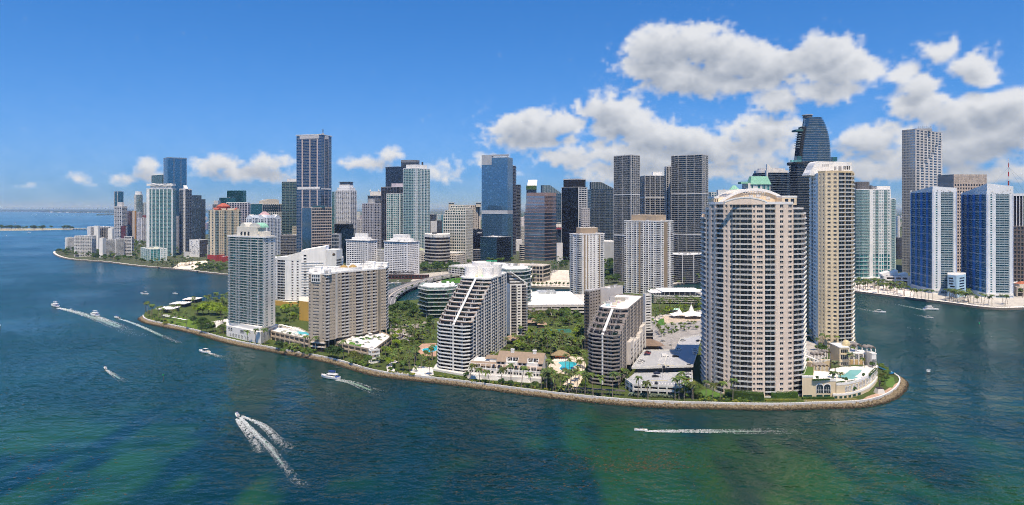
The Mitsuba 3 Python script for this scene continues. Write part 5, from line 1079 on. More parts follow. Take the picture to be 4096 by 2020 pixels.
for u,w_,za,zb2,c in ((.30,.03,656,665,0),(.345,.03,656,665,0),(.39,.03,656,665,0),(.43,.03,656,665,0),(.80,.02,664,678,1),(.84,.02,664,678,1),(.88,.02,664,678,1),(.92,.02,664,678,1),(.58,.05,666,680,2),(.68,.07,665,682,2)):
    b.box('louvre' if c == 2 else 'crown_window',fr,L_ * u,L_ * (u + w_),0,.25,Z(zb2,ya),Z(za,ya),((.5,.5,.5),(.02,.02,.02),(.3,.3,.31))[c])
for k in range(4): x = X(3330 + 14 * k,572);m = MB();m.mesh(*tube([[x,572,zt],[x,572,zt + 3 + k % 2 * 3]],.15,.1,4),pk(LGREY));b.part('antenna',m)
b.done()
b = tower('lower cream wing peeking out between the peach tower and the yellow tower',3218,640,3205,3236,20,942,30,'p.4 w1 p.4 w1 p.4','s1',name='tower_wing',wall=(.62,.55,.43),glass=G_DARK,fr=WHITE,roofkw=dict(units=0))
b = Bld('entrance_canopy','glass barrel vault entrance canopy at the foot of the yellow tower','canopy')
m = MB();xc = X(3225,585);m.mesh(*[(np.asarray(v_)[:,[0,2,1]] * [1,1,1] + [xc,585,GZ + 5.5],f_) for v_,f_ in [lathe([(6.2,0),(6.2,14)],14,a0=0,a1=math.pi)]][0],pk((.55,.62,.64)));v_,f_,c_ = m.m[0];m.m[0] = (np.c_[v_[:,0],v_[:,1],v_[:,2]],f_,c_);b.part('glass_vault',m,'glass')
m = MB();m.ab(xc - 11,xc + 13,581,584.9,GZ + 4.6,GZ + 5.4,pk(CREAM));b.part('canopy_slab',m)
for dx in (-10,12): m = MB();m.mesh(*tube([[xc + dx,583,GZ],[xc + dx,583,GZ + 4.6]],.45,.45,8),pk(CREAM));b.part('column',m)
b.done()

# --- the tower with green balcony glass on the left
b = Bld('tower','white apartment tower with green tinted balconies and a mint capped crown on the left',single=True)
Nn,Ll,Rr = P2(1056,578),P2(914,604),P2(1101,594);Bb = Ll + (Rr - Nn);po = [Nn,Rr,Bb,Ll];z0,zt = 15.,Z(950,578)
core(b,po,z0 - 1,zt,1.3,(.62,.62,.60))
AST = dict(wall=(.68,.675,.655),glass=(.022,.12,.11),slab=(.72,.715,.70),rail=(.13,.21,.20),t=1.3,bal=.8,railh=.5,slabh=.42,pier=.8)
face(b,Nn,Rr,z0,zt,34,'s.5 w.6 s.7 w.6 s.5',sill=1.,head=.5,floorline=(.5,.49,.47),**{**AST,'wall': (.70,.68,.645)});face(b,Ll,Nn,z0,zt,34,'b2.5 s.18 b.8 s.18 b2.9 s.18 b.7 s.18 b2.3 s.3 b1.8',**AST)
face(b,Rr,Bb,z0,zt,34,'s1',**AST);face(b,Bb,Ll,z0,zt,34,'s1',**AST)
roof(b,po,zt,c=(.62,.60,.55),over=1.0,par=.9,units=3)
m = MB();c4 = sum(po) / 4;fr,L_ = frame(Ll,Nn);m.fb(fr,L_ * .16,L_ * .72,-13,-3,zt,zt + 9,pk((.66,.63,.56)));m.fb(fr,L_ * .72,L_ * .9,-11,-5,zt,zt + 5,pk((.66,.63,.56)));b.part('penthouse',m)
for u0_,u1_,c_ in ((.24,.40,(.66,.64,.58)),(.50,.82,MINT)):
    m = MB();n_ = 10
    for k in range(n_):
        a0_,a1_ = math.pi * k / n_,math.pi * (k + 1) / n_;uc,ur = (u0_ + u1_) / 2 * L_,(u1_ - u0_) / 2 * L_
        q = lambda a,r_,n__: [*(np.array(fr[:2]) + np.array(fr[2:4]) * (uc - ur * r_ * math.cos(a)) + np.array(fr[4:6]) * n__),zt + 8.5 + 4.2 * r_ * math.sin(a)]
        m.mesh([q(a0_,1,-3.5),q(a1_,1,-3.5),q(a1_,1,-12),q(a0_,1,-12),q(math.pi / 2,0,-3.5),q(math.pi / 2,0,-12)],[[0,1,2],[0,2,3]],pk(c_ if k >= n_ // 2 or c_ != MINT else (.66,.64,.58)));m.mesh([q(a0_,1,-3.5),q(a1_,1,-3.5),q(math.pi / 2,0,-3.5)],[[0,1,2]],pk((.66,.64,.58)))
    b.part('vaulted_cap',m)
for u in (.27,.37,.47): b.pane(fr,L_ * u,L_ * (u + .05),-2.9,zt + 1,zt + 4.5,(.02,.02,.02),'glass')
pod = [G(906,1344),G(1044,1376),G(1088,1352),P2(1112,610),P2(905,640)];m = MB();m.prism(Polygon(pod),GZ - .3,12.5,pk((.72,.71,.69)));up = inset(pod,2.2);m.prism(up,12.5,16,pk((.72,.71,.69)));b.part('podium',m)
fr,L_ = frame(pod[0],pod[1])
for u in (.06,.13,.42,.47): arch_pane(b,fr,L_ * u,L_ * (u + .05),.06,8,10.2)
for k in range(7): arch_pane(b,fr,L_ * (.1 + .085 * k),L_ * (.15 + .085 * k),.06,GZ + 1,GZ + 3,(.35,.35,.33),'niche')
fr,L_ = frame(pod[1],pod[2])
for u in (.18,.55): m = MB();c_ = np.array(fr[:2]) + np.array(fr[2:4]) * L_ * u + np.array(fr[4:6]) * .08;m.mesh([[*(c_ + np.array(fr[2:4]) * .8 * math.cos(t)),8.5 + .8 * math.sin(t)] for t in np.linspace(0,6.28,13)[:-1]],[[0,i,i + 1] for i in range(1,11)],pk((.02,.03,.03)));b.part('round_window',m,'glass')
b.done()

# --- the white hotel
b = Bld('hotel','broad white curved hotel with a blank white end wall and yellow base',single=True)
po = [P2(*q) for q in [(1080,806),(1108,796),(1150,788),(1205,786),(1303,790),(1345,800),(1369,818),(1372,850),(1303,838),(1200,835),(1090,850)]];zb = 9.5
tops = [59,62,64,70,73,70];nfH = 15
core(b,po,zb,58,1.2,WHITE)
HS = dict(wall=(.78,.78,.78),glass=(.03,.028,.028),slab=(.78,.78,.78),rail=(.66,.66,.66),t=1.2,bal=.9,railh=.7,sill=1,head=.7)
for i,c in enumerate(['b1.4 s.3','b1.2 s.4','s.6 w.3 s.5 w.3 s.4','s.01 b1.8 s.2',None,'b1','s1','s1','s1','s1','s1']):
    if c: face(b,po[i],po[(i + 1) % 11],zb,58,nfH,c,**HS)
m = MB()                                             # the tall plain wall and the parapet that climbs towards it
def wallpiece(A,B,d,z00,za,zc,c): fr,L_ = frame(A,B);P = lambda u,n,z: [*(np.array(fr[:2]) + np.array(fr[2:4]) * u + np.array(fr[4:6]) * n),z];m.mesh([P(0,.2,z00),P(L_,.2,z00),P(L_,-d,z00),P(0,-d,z00),P(0,.2,za),P(L_,.2,zc),P(L_,-d,zc),P(0,-d,za)],BOXF,pk(c))
for i in range(3): wallpiece(po[i],po[i + 1],24,58,tops[i],tops[i + 1] - 1.5,WHITE)
wallpiece(po[3],po[4],30,zb,70,75,(.80,.80,.80));wallpiece(po[4] + np.array([.2,.6]),po[5],22,zb,71,70,WHITE);wallpiece(po[5],po[6],14,58,70,70,WHITE);b.part('white_wall',m)
fr,L_ = frame(po[3],po[4])
for f in range(14): b.pane(fr,L_ * .10,L_ * .21,.32,zb + 2.5 + f * 3.9,zb + 4.6 + f * 3.9,(.02,.02,.022),'glass')
for f in range(4): b.pane(fr,L_ * .95,L_ * .97,.32,46 - f * 5,47.4 - f * 5,(.02,.02,.022),'glass')
fr,L_ = frame(po[4],po[5]);m = MB();c_ = np.array(fr[:2]) + np.array(fr[2:4]) * L_ * .75 + np.array(fr[4:6]) * .4
m.mesh([[*(c_ + np.array(fr[2:4]) * 2.1 * math.cos(t)),64 + (2.1 if t < math.pi else 1.2) * math.sin(t)] for t in np.linspace(0,6.28,17)[:-1]],[[0,i,i + 1] for i in range(1,15)],pk((.10,.07,.045)));b.part('fan_emblem',m,label='small brown fan shaped emblem on the white wall')
base = [P2(*q) for q in [(1085,800),(1150,782),(1212,780),(1222,792),(1222,830),(1085,845)]];m = MB();m.prism(Polygon(base),GZ - .3,zb - 1,pk((.52,.33,.08)),pk((.6,.56,.45)));b.part('yellow_base',m);fr,L_ = frame(base[1],base[2])
for k in range(5): b.box('base_window',fr,L_ * (.08 + .18 * k),L_ * (.18 + .18 * k),0,.1,GZ + .4,GZ + 3.4,(.02,.02,.02),'glass')
wg = [P2(*q) for q in [(1197,690),(1245,680),(1300,690),(1300,720),(1197,720)]];m = MB();m.prism(Polygon(wg),GZ - .3,Z(1203,690),pk((.53,.34,.085)),pk((.66,.60,.48)));b.part('yellow_wing',m);fr,L_ = frame(wg[0],wg[1])
for k in range(4): b.box('wing_window',fr,L_ * .04,L_ * .08,0,.1,6 + k * 3.2,7.2 + k * 3.2,BLACK,'glass')
b.done()

# --- the tan tower with its two terraces
b = Bld('tower','tan apartment block with a white roof and two gold domes at the left centre',single=True)
po = [P2(*q) for q in [(1234,543),(1302,537.5),(1314,539.5),(1342,545),(1350,549),(1423,563),(1447,567),(1512,580),(1522,584),(1543,588),(1552,600),(1540,625),(1480,625),(1330,590),(1240,575)]];z0,zt = 11.8,66.5;nf = 20
CST = dict(wall=(.41,.355,.295),glass=(.02,.022,.027),slab=(.62,.61,.60),rail=(.50,.50,.50),fr=(.70,.69,.67),t=1.1,bal=.8,railh=.75,sill=1.,head=.5,cap=WHITE)
core(b,po,z0 - .3,zt,1.2,(.38,.32,.26))
path_faces(b,po,z0,zt,nf,['w.9 p.9 w2.7 p1.3 w.9 p.5',('b1',{'bal': 1.4}),'p.3 w.8 p.4 w.5 p.4 w.8 p.3',('s1',{'wall': (.6,.57,.52)}),'p.3 w.9 p.35 b1.2 p.3 b1.3 p.4 w.9 p.4 w.8 p.3',('b1',{'bal': 1.6}),'p.3 w.8 p.4 w.8 p.3 b1.3 p.3 w.8 p.3 b1.2 p.3 w.9 p.3',('s1',{'wall': (.29,.25,.2)}),'p.4 w1 p.4 w.8 p.4','b1','s1','s1','s1','s1'],**CST)
roof(b,po,zt,c=(.74,.73,.71),par=1.4,units=16,uc=(.7,.7,.69))
fr,L_ = frame(po[0],po[1])
b.box('white_bay',fr,L_ * .2,L_ * .72,0,.8,zt - 6.5,zt + .4,WHITE)
for k in range(4): b.pane(fr,L_ * (.24 + .12 * k),L_ * (.33 + .12 * k),.86,zt - 2.6,zt - .4,(.05,.06,.07),'glass');b.pane(fr,L_ * (.24 + .12 * k),L_ * (.33 + .12 * k),.86,zt - 5.8,zt - 3.4,(.05,.06,.07),'glass')
m = MB();c_ = P2(1308,537);m.mesh(*lathe([(0,zt - .3),(3.1,zt - .3),(3.1,zt + 4.5),(0,zt + 4.8)],12,(c_[0],c_[1] + 2,0)),pk(WHITE));b.part('corner_drum',m);m = MB();m.mesh([[c_[0] + 1.3 * math.cos(t),c_[1] - 1.2,zt + 2.2 + 1.3 * math.sin(t)] for t in np.linspace(0,6.28,15)[:-1]],[[0,i,i + 1] for i in range(1,13)],pk((.45,.44,.43)));b.part('round_emblem',m)
cd = P2(1393,572);m = MB();m.mesh(*lathe([(12,zt),(12,zt + 3.6),(11.4,zt + 3.6),(11.4,zt + 1.2),(0,zt + 1.2)],30,(cd[0],cd[1],0)),pk(WHITE));b.part('round_parapet',m)
for dx in (-3.1,4.1): m = MB();m.mesh(*lathe([(3.6,zt + 1.2),(3.6,zt + 3.2),(3.3,zt + 3.8),(2.0,zt + 4.8),(.5,zt + 5.3),(0,zt + 6)],20,(cd[0] + dx,cd[1] - 2 + dx * .4,0)),pk((.42,.28,.09)));b.part('gold_dome',m,'gloss')
for px,y,w_,h in ((1420,582,9,5),(1455,590,12,4),(1480,592,8,6),(1500,598,12,4.5),(1290,556,7,4),(1330,566,9,3.5),(1270,552,6,5),(1530,602,9,4)): x = X(px,y);m = MB();m.ab(x - w_ / 2,x + w_ / 2,y,y + 6,zt,zt + h,pk(WHITE));m.ab(x - w_ / 2 - .2,x + w_ / 2 + .2,y - .2,y + 6.2,zt + h,zt + h + .3,pk(WHITE));b.part('roof_house',m)
m = MB();x = X(1465,588)
for k in range(9): m.mesh(*tube([[x + 1.1 * k - 5,586 + k % 3,zt + 4],[x + 1.1 * k - 5,586 + k % 3,zt + 6 + k % 4]],.12,.1,4),pk((.25,.24,.23)))
b.part('antenna_cluster',m,label=None)
ar = [P2(1243,541),P2(1298,536),P2(1304,541),P2(1304,560),P2(1243,560)];m = MB();m.prism(inset(ar,.6),GZ - .3,z0 - .3,pk((.4,.34,.27)));b.part('lounge',m);fr,L_ = frame(ar[0],ar[1])
for zz,h in ((GZ + .4,3.2),(GZ + 4.4,2.6)):
    for k in range(9): b.box('lounge_window',fr,L_ * (k + .08) / 9,L_ * (k + .92) / 9,-.5,-.3,zz,zz + h,(.015,.018,.022),'glass')
    b.box('lounge_band',fr,-.2,L_ + .2,-.9,.3,zz + h,zz + h + 1.1,(.66,.60,.52))
for px in (1236,1302,1314,1340,1520,1545): q = P2(px,540 + max(0,(px - 1302) * .19));m = MB();m.ab(q[0] - .5,q[0] + .5,q[1],q[1] + 1,GZ - .3,z0,pk(TAN));b.part('column',m)
m = MB();m.prism(Polygon([P2(1350,553),P2(1512,584),P2(1530,612),P2(1345,585)]),GZ - .3,z0 - .4,pk((.28,.24,.19)));b.part('ground_storey',m)
b.done()
def deck(name,label,pts,z,cw,ct,rows=2,openings=True,fac=(0,)):
    b = Bld(name,label,'terrace');P = [np.array(p) for p in pts]
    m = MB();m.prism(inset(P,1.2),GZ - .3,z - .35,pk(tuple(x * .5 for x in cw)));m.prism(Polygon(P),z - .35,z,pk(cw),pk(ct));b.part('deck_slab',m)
    for i in range(len(P)):
        fr,L_ = frame(P[i],P[(i + 1) % len(P)])
        b.box('parapet',fr,0,L_,-.3,.02,z,z + 1.0,cw)
        if i in fac:
            n_ = max(2,int(L_ / 7))
            for k in range(n_ + 1): b.box('pier',fr,max(0,L_ * k / n_ - .4),min(L_,L_ * k / n_ + .4),-1,.05,GZ - .3,z - .36,cw)
            for r_ in range(1,rows): zz = GZ + (z - GZ) * r_ / rows;b.box('wall_band',fr,0,L_,-1.0,.0,zz - .9,zz + .4,cw)
    return b
dk = deck('pool_deck','white pool terrace on tan parking arches, left of the tan tower',[G(1083,1326,10),G(1236,1360,10),P2(1240,575),P2(1200,600),G(1105,1308,10)],10,(.46,.39,.31),(.74,.73,.71),2,fac=(0,4));dk.done()
dk = deck('roof_garden','white roof garden terrace on tan walls, right of the tan tower',[G(1346,1372,9),G(1494,1402,9),G(1567,1347,9),G(1520,1328,9),G(1450,1336,9)],9,(.46,.385,.30),(.72,.71,.68),2,fac=(0,1));dk.done()

# --- the two stepped blocks
def stepped(label,N,Lf,Rb,fl,ntop,sb,zlow,fhh,wc,pc,aw,gl,bay=6.4,rail=WHITE,par=1.0,fin=None,roofc=(.74,.72,.68)):
    """A block whose front steps back over its upper storeys: a continuous parapet on each storey, glass behind, piers and balconies along the right side."""
    b = Bld('apartment_block',label,single=True);N,Lf,Rb = map(np.array,(N,Lf,Rb));a = Lf - N;d = Rb - N;D = np.linalg.norm(d);W = np.linalg.norm(a);dn,an = d / D,a / W
    tot = fl + ntop;r = np.random.default_rng(8)
    for f in range(tot):
        k = max(0,f - fl + 1);s = k * sb;z = zlow + f * fhh;zt = z + fhh
        n0 = N + dn * s;l0 = Lf + dn * s;ch = 4.5
        q = [l0 + dn * ch,l0 - an * ch * .9,n0 + an * ch * .9,n0 + dn * ch,N + dn * 16 + dn * s * .75,Rb,Rb + a,l0 + dn * 30]
        if np.linalg.norm(q[4] - N) < np.linalg.norm(q[3] - N): q[4] = q[3] + dn * 1
        b.m('storey').prism(inset(q,1.9),z,zt,pk(BLACK))
        m = MB();m.prism(Polygon(q),z,z + .3,pk(pc),pk((.13,.12,.115)));b.part('floor_slab',m)  # slab tops coloured dark to stand in for the shade inside the balconies
        for i in (0,1,2,7):
            fr,L_ = frame(q[i],q[(i + 1) % 8])
            b.m('glazing','paint')
            nk = max(1,int(L_ / 3))
            for j in range(nk): b.pane(fr,L_ * j / nk + .1,L_ * (j + 1) / nk - .1,-1.75,z + .3,zt,tuple(x * r.uniform(.6,1.8) for x in gl),'glass')
            for j in range(0,nk + 1,3): b.m('wall').fb(fr,max(0,L_ * j / nk - .2),min(L_,L_ * j / nk + .2),-1.9,-1.5,z + .3,zt,pk(wc))
            mm = MB();mm.fb(fr,0,L_,-.25,.02,z + .3,z + par,pk(pc));
            if aw and k >= 0 and f >= fl: mm.fb(fr,0,L_,-.5,.5,z - .55,z + .28,pk(aw))
            b.balc.append((0,mm))
        # right side
        fr,L_ = frame(q[3],q[5]);u = 2.0;j = 0
        off0 = np.linalg.norm(q[3] - N);first = math.ceil((off0 + 2) / bay)
        for jj in range(first,int(D / bay)):
            u0 = jj * bay - off0;u1 = min(u0 + bay,L_)
            if u1 - u0 < 1: continue
            typ = jj % 3
            b.m('wall').fb(fr,u0,u0 + (.9 if typ == 0 else .35),-2,(.25 if typ == 0 else -.1),z,zt,pk(wc))
            b.pane(fr,u0 + .8,u1,-1.2 if typ else -.7,z + .4,zt - .2,tuple(x * r.uniform(.6,1.6) for x in gl),'glass')
            mm = MB()
            if typ: mm.fb(fr,u0 + .75,u1,-1.3,-.25,z,z + .25,pk(pc));mm.fb(fr,u0 + .75,u0 + .75 + (u1 - u0) * .3,-.4,-.25,z + .25,z + .95,pk(pc));mm.fb(fr,u0 + .75 + (u1 - u0) * .3,u1,-.35,-.3,z + .25,z + .9,pk((.08,.075,.07)))
            else: mm.fb(fr,u0 + .75,u1,-1.3,-.5,z - .2,z + .6,pk(wc))
            b.balc.append((1,mm))
        fr,L_ = frame(q[5],q[6]);b.m('wall').fb(fr,0,L_,-2,0,z,zt,pk(wc));fr,L_ = frame(q[6],q[7]);b.m('wall').fb(fr,0,L_,-2,0,z,zt - .9,pk(wc));b.pane(fr,0,L_,-.4,zt - .9,zt,gl,'glass')
    z = zlow + tot * fhh;m = MB();m.prism(Polygon(q),z,z + .4,pk(pc),pk(roofc));b.part('roof',m)
    for i in range(8): fr,L_ = frame(q[i],q[(i + 1) % 8]);b.box('parapet',fr,0,L_,-.4,.05,z + .4,z + 1.2,pc)
    for k in range(14):
        o = q[2] + an * r.uniform(3,W - 3) + dn * r.uniform(6,D * .45);w_,h_ = r.uniform(.6,2.2),r.uniform(.5,1.8);m = MB();m.ab(o[0] - w_,o[0] + w_,o[1] - w_ * .7,o[1] + w_ * .7,z + .4,z + .4 + h_,pk(tuple(x * r.uniform(.6,1) for x in (.66,.66,.66))));b.part('roof_unit',m)
    if fin:                                            # the white beam down the steps and the fin below it
        mid = (N + Lf) / 2 + (N - Lf) * fin;top = mid + dn * (ntop * sb) ;m = MB();e = an * .9
        A0,A1 = mid - dn * .7,top - dn * .4;zA,zB = zlow + fl * fhh - fhh * .6,z + .8
        m.mesh([[*(A0 - e),zA],[*(A0 + e),zA],[*(A0 + e + dn * 1.2),zA],[*(A0 - e + dn * 1.2),zA],[*(A1 - e),zB],[*(A1 + e),zB],[*(A1 + e + dn * 1.2),zB],[*(A1 - e + dn * 1.2),zB]],BOXF,pk(WHITE));b.part('sloping_beam',m)
        m = MB();m.mesh([[*(mid + s_ * an * .45 + dn * t_),z_] for z_ in (zlow,zA + .8) for s_,t_ in ((-1,-.75),(1,-.75),(1,.8),(-1,.8))],BOXF,pk(tuple(x * .9 for x in WHITE)));b.part('front_fin',m)
    b.q,b.z,b.dn,b.an = q,z,dn,an
    return b
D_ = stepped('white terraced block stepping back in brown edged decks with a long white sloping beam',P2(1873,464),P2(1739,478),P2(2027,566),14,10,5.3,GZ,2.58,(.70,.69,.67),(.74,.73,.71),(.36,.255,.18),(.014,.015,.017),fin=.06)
z = D_.z;c_ = np.array([X(1935,545),545.])
for dx,dy,r_,h in ((-10,-6,5.5,9),(-2,2,8,12),(9,0,6,10),(4,-10,4.5,8)): m = MB();m.mesh(*lathe([(r_,z),(r_,z + h),(r_ - .4,z + h),(r_ - .4,z + h - 1),(0,z + h - 1)],20,(c_[0] + dx,c_[1] + dy,0)),pk((.76,.75,.73)));D_.part('roof_drum',m)
m = MB();m.ab(c_[0] - 14,c_[0] + 14,c_[1] - 2,c_[1] + 8,z,z + 6,pk((.75,.74,.72)));D_.part('roof_house',m)
for dx,dy,w_,d_,h in ((2,2,9,1,1.2),(12,-4,1,5,1),(-8,-22,7,.8,.8),(-12,-20,2,.8,.8)): m = MB();m.ab(c_[0] + dx,c_[0] + dx + w_,c_[1] + dy,c_[1] + dy + d_,z + (12 if dx == 2 else 0),z + h + (12 if dx == 2 else 0),pk((.03,.28,.14)));D_.part('green_tarpaulin',m)
base = [P2(1732,476),P2(1868,459),P2(1905,466),P2(1905,480),P2(1745,492)];m = MB();m.prism(Polygon(base),GZ - .3,GZ + 1.4,pk((.66,.64,.61)));D_.part('garden_wall',m);D_.done()
b = tower('lower white rear wing of the terraced block with a sloping stepped roof',2040,588,2028,2110,12,1142,18,'s.4 b2 s.4 w1 s.5 b2','s1',name='apartment_block',single=True,go=False,z0=6,wall=(.72,.71,.69),glass=(.028,.03,.033),slab=(.72,.71,.69),rail=(.2,.19,.185),t=1.3,bal=1.2,railh=.7,roofkw=dict(units=2,c=CREAM))
fr,L_ = frame(b.poly[0],b.poly[1])
for k in range(4): m = MB();m.fb(fr,0,L_ * (.8 - .2 * k),-14,-.8 - k * .8,b.z + 2.6 * k,b.z + 2.6 * k + 2.6,pk((.10,.10,.10)));m.fb(fr,0,L_ * (.8 - .2 * k),-.9 - .8 * k,-.4 - .8 * k,b.z + 2.6 * k,b.z + 2.6 * k + 1,pk(WHITE));b.part('upper_step',m)
m = MB();P_ = lambda u,n,z: [*(np.array(fr[:2]) + np.array(fr[2:4]) * u + np.array(fr[4:6]) * n),z];m.mesh([P_(0,.4,b.z + 12.5),P_(0,-.8,b.z + 12.5),P_(L_,-.8,b.z + .8),P_(L_,.4,b.z + .8),P_(0,.4,b.z + 13.6),P_(0,-.8,b.z + 13.6),P_(L_,-.8,b.z + 1.9),P_(L_,.4,b.z + 1.9)],BOXF,pk(WHITE));b.part('sloping_beam',m);b.done()

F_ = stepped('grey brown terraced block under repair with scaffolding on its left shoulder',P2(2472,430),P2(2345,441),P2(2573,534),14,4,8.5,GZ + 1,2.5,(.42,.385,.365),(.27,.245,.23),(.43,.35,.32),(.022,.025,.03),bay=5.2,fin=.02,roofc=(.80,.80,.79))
z = F_.z
for dx,y,w_,d_,h,c in ((2455,505,9,4,3,(.4,.38,.33)),(2440,500,4,3,4,GREY),(2425,490,3,3,2,GREY),(2490,515,5,4,2,LGREY)): x = X(dx,y);m = MB();m.ab(x,x + w_,y,y + d_,z + .5,z + .5 + h,pk(c));F_.part('roof_unit',m)
r = np.random.default_rng(2);m = MB();q0 = np.array(P2(2350,441));dn,an = F_.dn,F_.an
for i in range(10):
    for k in range(5):
        p0 = q0 + dn * (i * 3.4) - an * (k * 4.4);zz = GZ + 36 + max(0,i * 3.4 / 8.5) * 2.5 - 3
        for p1,z1_ in ((p0 + dn * 3.4,zz),(p0 - an * 4.4,zz),(p0,zz + 5),(p0 + dn * 3.4,zz + 4)):
            if r.random() < .8: m.mesh(*tube([[*p0,zz + (0 if r.random() < .5 else 2)],[*p1,z1_ + r.uniform(0,1.5)]],.09,.09,3),pk((.34,.33,.32)))
put(uk(F_.key + '__scaffold'),m,stuff=True)
for f in range(1,14):                                # the hanging work rails on the front
    mm = MB();fr,L_ = frame(F_.q[1] - dn * (4 * 8.5 + 1.2),F_.q[2] - dn * (4 * 8.5 + 1.2));mm.fb(fr,0,L_,-.1,.0,GZ + 1 + f * 2.5 + 1.1,GZ + 1 + f * 2.5 + 1.22,pk((.55,.54,.53)));F_.part('work_rail',mm)
lw = [P2(2484,436),P2(2560,520),P2(2552,524),P2(2478,442)]
for k,(t0,t1,h) in enumerate(((.30,.42,24),(.42,.55,21),(.55,.68,20),(.68,.80,22),(.80,.95,25))):
    N0,R0 = np.array(P2(2472,430)),np.array(P2(2573,534));A,B = N0 + (R0 - N0) * t0,N0 + (R0 - N0) * t1;fr,L_ = frame(A,B)
    F_.box('buttress_wall',fr,0,L_ * .92,0,2.6,GZ + 8,GZ + h,(.55,.51,.48));F_.box('buttress_wall',fr,L_ * .92,L_,0,3.1,GZ + 6,GZ + h + 1,(.66,.64,.62))
    for z_ in (11,14,17): F_.box('buttress_window',fr,L_ * .2,L_ * .7,2.6,2.68,GZ + z_,GZ + z_ + 1.4,(.03,.03,.03),'glass')
F_.done()
tower('dark sided rear block left behind the block under repair',2358,545,2338,2404,58,1166,19,'p.4 (w1 p.5)*4','b1 s.2 b1',name='apartment_block',single=True,wall=(.33,.30,.285),slab=(.16,.145,.14),rail=(.09,.085,.08),glass=(.02,.02,.022),t=1.,bal=.8,roofkw=dict(units=3,c=WHITE,pc=LGREY))
b = tower('plain white lift core rising between the two roofs of the block under repair',2440,552,2402,2492,60,1158,4,'s1','s1',name='lift_core',wall=(.62,.60,.585),roofkw=dict(units=4))
b = tower('white side wing with dark square windows right of the block under repair',2581,560,2572,2606,26,1182,13,'s.4 w2 s.4','s1',name='apartment_block',single=True,wall=(.70,.695,.68),glass=(.022,.024,.028),t=.5,z0=16,go=False,roofkw=dict(units=3,c=LGREY));boxon(b,'lower_storeys',2580,2612,562,14,GZ - .3,16,(.12,.11,.11));fr,L_ = frame(P2(2580,561),P2(2618,561))
for k in range(4): b.box('work_deck',fr,-1,L_,-.5,2,5 + 3 * k,5.25 + 3 * k,GREY)
b.done()

# --- the brown roofed townhouses
b = Bld('townhouse','low white terraced townhouses with a large brown tiled roof on the sea wall',single=True)
fr,L_ = frame(P2(1869,455),P2(2162,442));T0 = (.33,.255,.19);WW = (.70,.68,.66)
P_ = lambda u,y,z: [*(np.array(fr[:2]) + np.array(fr[2:4]) * u - np.array(fr[4:6]) * y),z]
def bxl(name,u0,u1,y0,y1,z0,z1,c,bsdf='paint'): return b.box(name,fr,u0,u1,-y1,-y0,z0,z1,c,bsdf)
def slope(name,u0,u1,y0,z0,y1,z1,c,th=.35): m = MB();m.mesh([P_(u0,y0,z0 - th),P_(u1,y0,z0 - th),P_(u1,y1,z1 - th),P_(u0,y1,z1 - th),P_(u0,y0,z0),P_(u1,y0,z0),P_(u1,y1,z1),P_(u0,y1,z1)],BOXF,pk(c));return b.part(name,m)
U = L_;bxl('plinth',0,U,0,1.9,GZ - .4,5.6,(.64,.62,.60));bxl('storey',0,U,3.4,24,GZ - .3,8.8,WW);bxl('storey',0,U,5.4,24,8.8,11.8,(.50,.43,.37));bxl('storey',19.5,U,7.4,23,11.8,14.0,WW)
bxl('balcony_wall',0,U,1.6,1.9,5.6,6.6,WW);bxl('balcony_floor',0,U,1.9,3.4,5.3,5.6,WW);bxl('balcony_wall',0,U,3.2,3.5,8.8,9.7,WW);bxl('balcony_floor',0,U,3.5,5.4,8.5,8.79,WW);bxl('roof_deck',0,19.4,5.5,24,11.8,12.1,WHITE)
rr = np.random.default_rng(3);nb = 13
for k in range(nb):
    u0 = U * k / nb
    m = MB();m.mesh([P_(u,y,z) for u in (u0,u0 + .35) for y,z in ((.2,5.6),(3.4,5.6),(5.4,11.8),(4.4,11.8))],[[0,1,2],[0,2,3],[4,6,5],[4,7,6],[0,4,5],[0,5,1],[1,5,6],[1,6,2],[2,6,7],[2,7,3],[3,7,4],[3,4,0]],pk(WW));b.part('dividing_wall',m)
    for y,z_,h in ((3.34,5.7,2.4),(5.34,8.9,2.3)):
        for j in range(2):
            if rr.random() < .85: a = u0 + .5 + j * 2.0;b.pane(fr,a,a + 1.5,-y + .02,z_,z_ + h * rr.uniform(.75,1),(.02,.024,.028),'glass')
    if k % 2 == 0 or k in (3,7): slope('tile_ledge',u0 + .36,u0 + U / nb - .02,4.3,10.9,5.5,11.9,T0);slope('tile_ledge',u0 + .36,u0 + U / nb - .02,2.6,8.0,3.5,8.8,T0) if k in (1,2,9) else None
    if k in (4,5,8,9): m = MB();m.mesh([P_(u0 + 1,3.8,10.4),P_(u0 + 2.6,3.8,10.4),P_(u0 + 2.6,5.3,12.1),P_(u0 + 1,5.3,12.1)],[[0,1,2],[0,2,3]],pk((.02,.02,.026)));b.part('skylight',m,'glass')
slope('tile_ledge',.2,19,5.2,11.7,7.5,13.2,T0);bxl('roof_parapet',0,19.4,7.5,7.8,12.1,13.3,WW);bxl('side_parapet',0,.4,5.5,24,12.1,13.2,WW);bxl('stair_house',13,18.6,11,17,12.1,15,WW);slope('stair_roof',12.7,18.9,10.4,15,14,16.6,T0);slope('stair_roof',12.7,18.9,17.6,15,14,16.6,T0);slope('tile_ledge',9,12.6,13,14,18,15.5,T0)
e0,z0_,r0,zr,e1,z1_ = 6.4,14.1,15.0,19.8,23.6,14.1
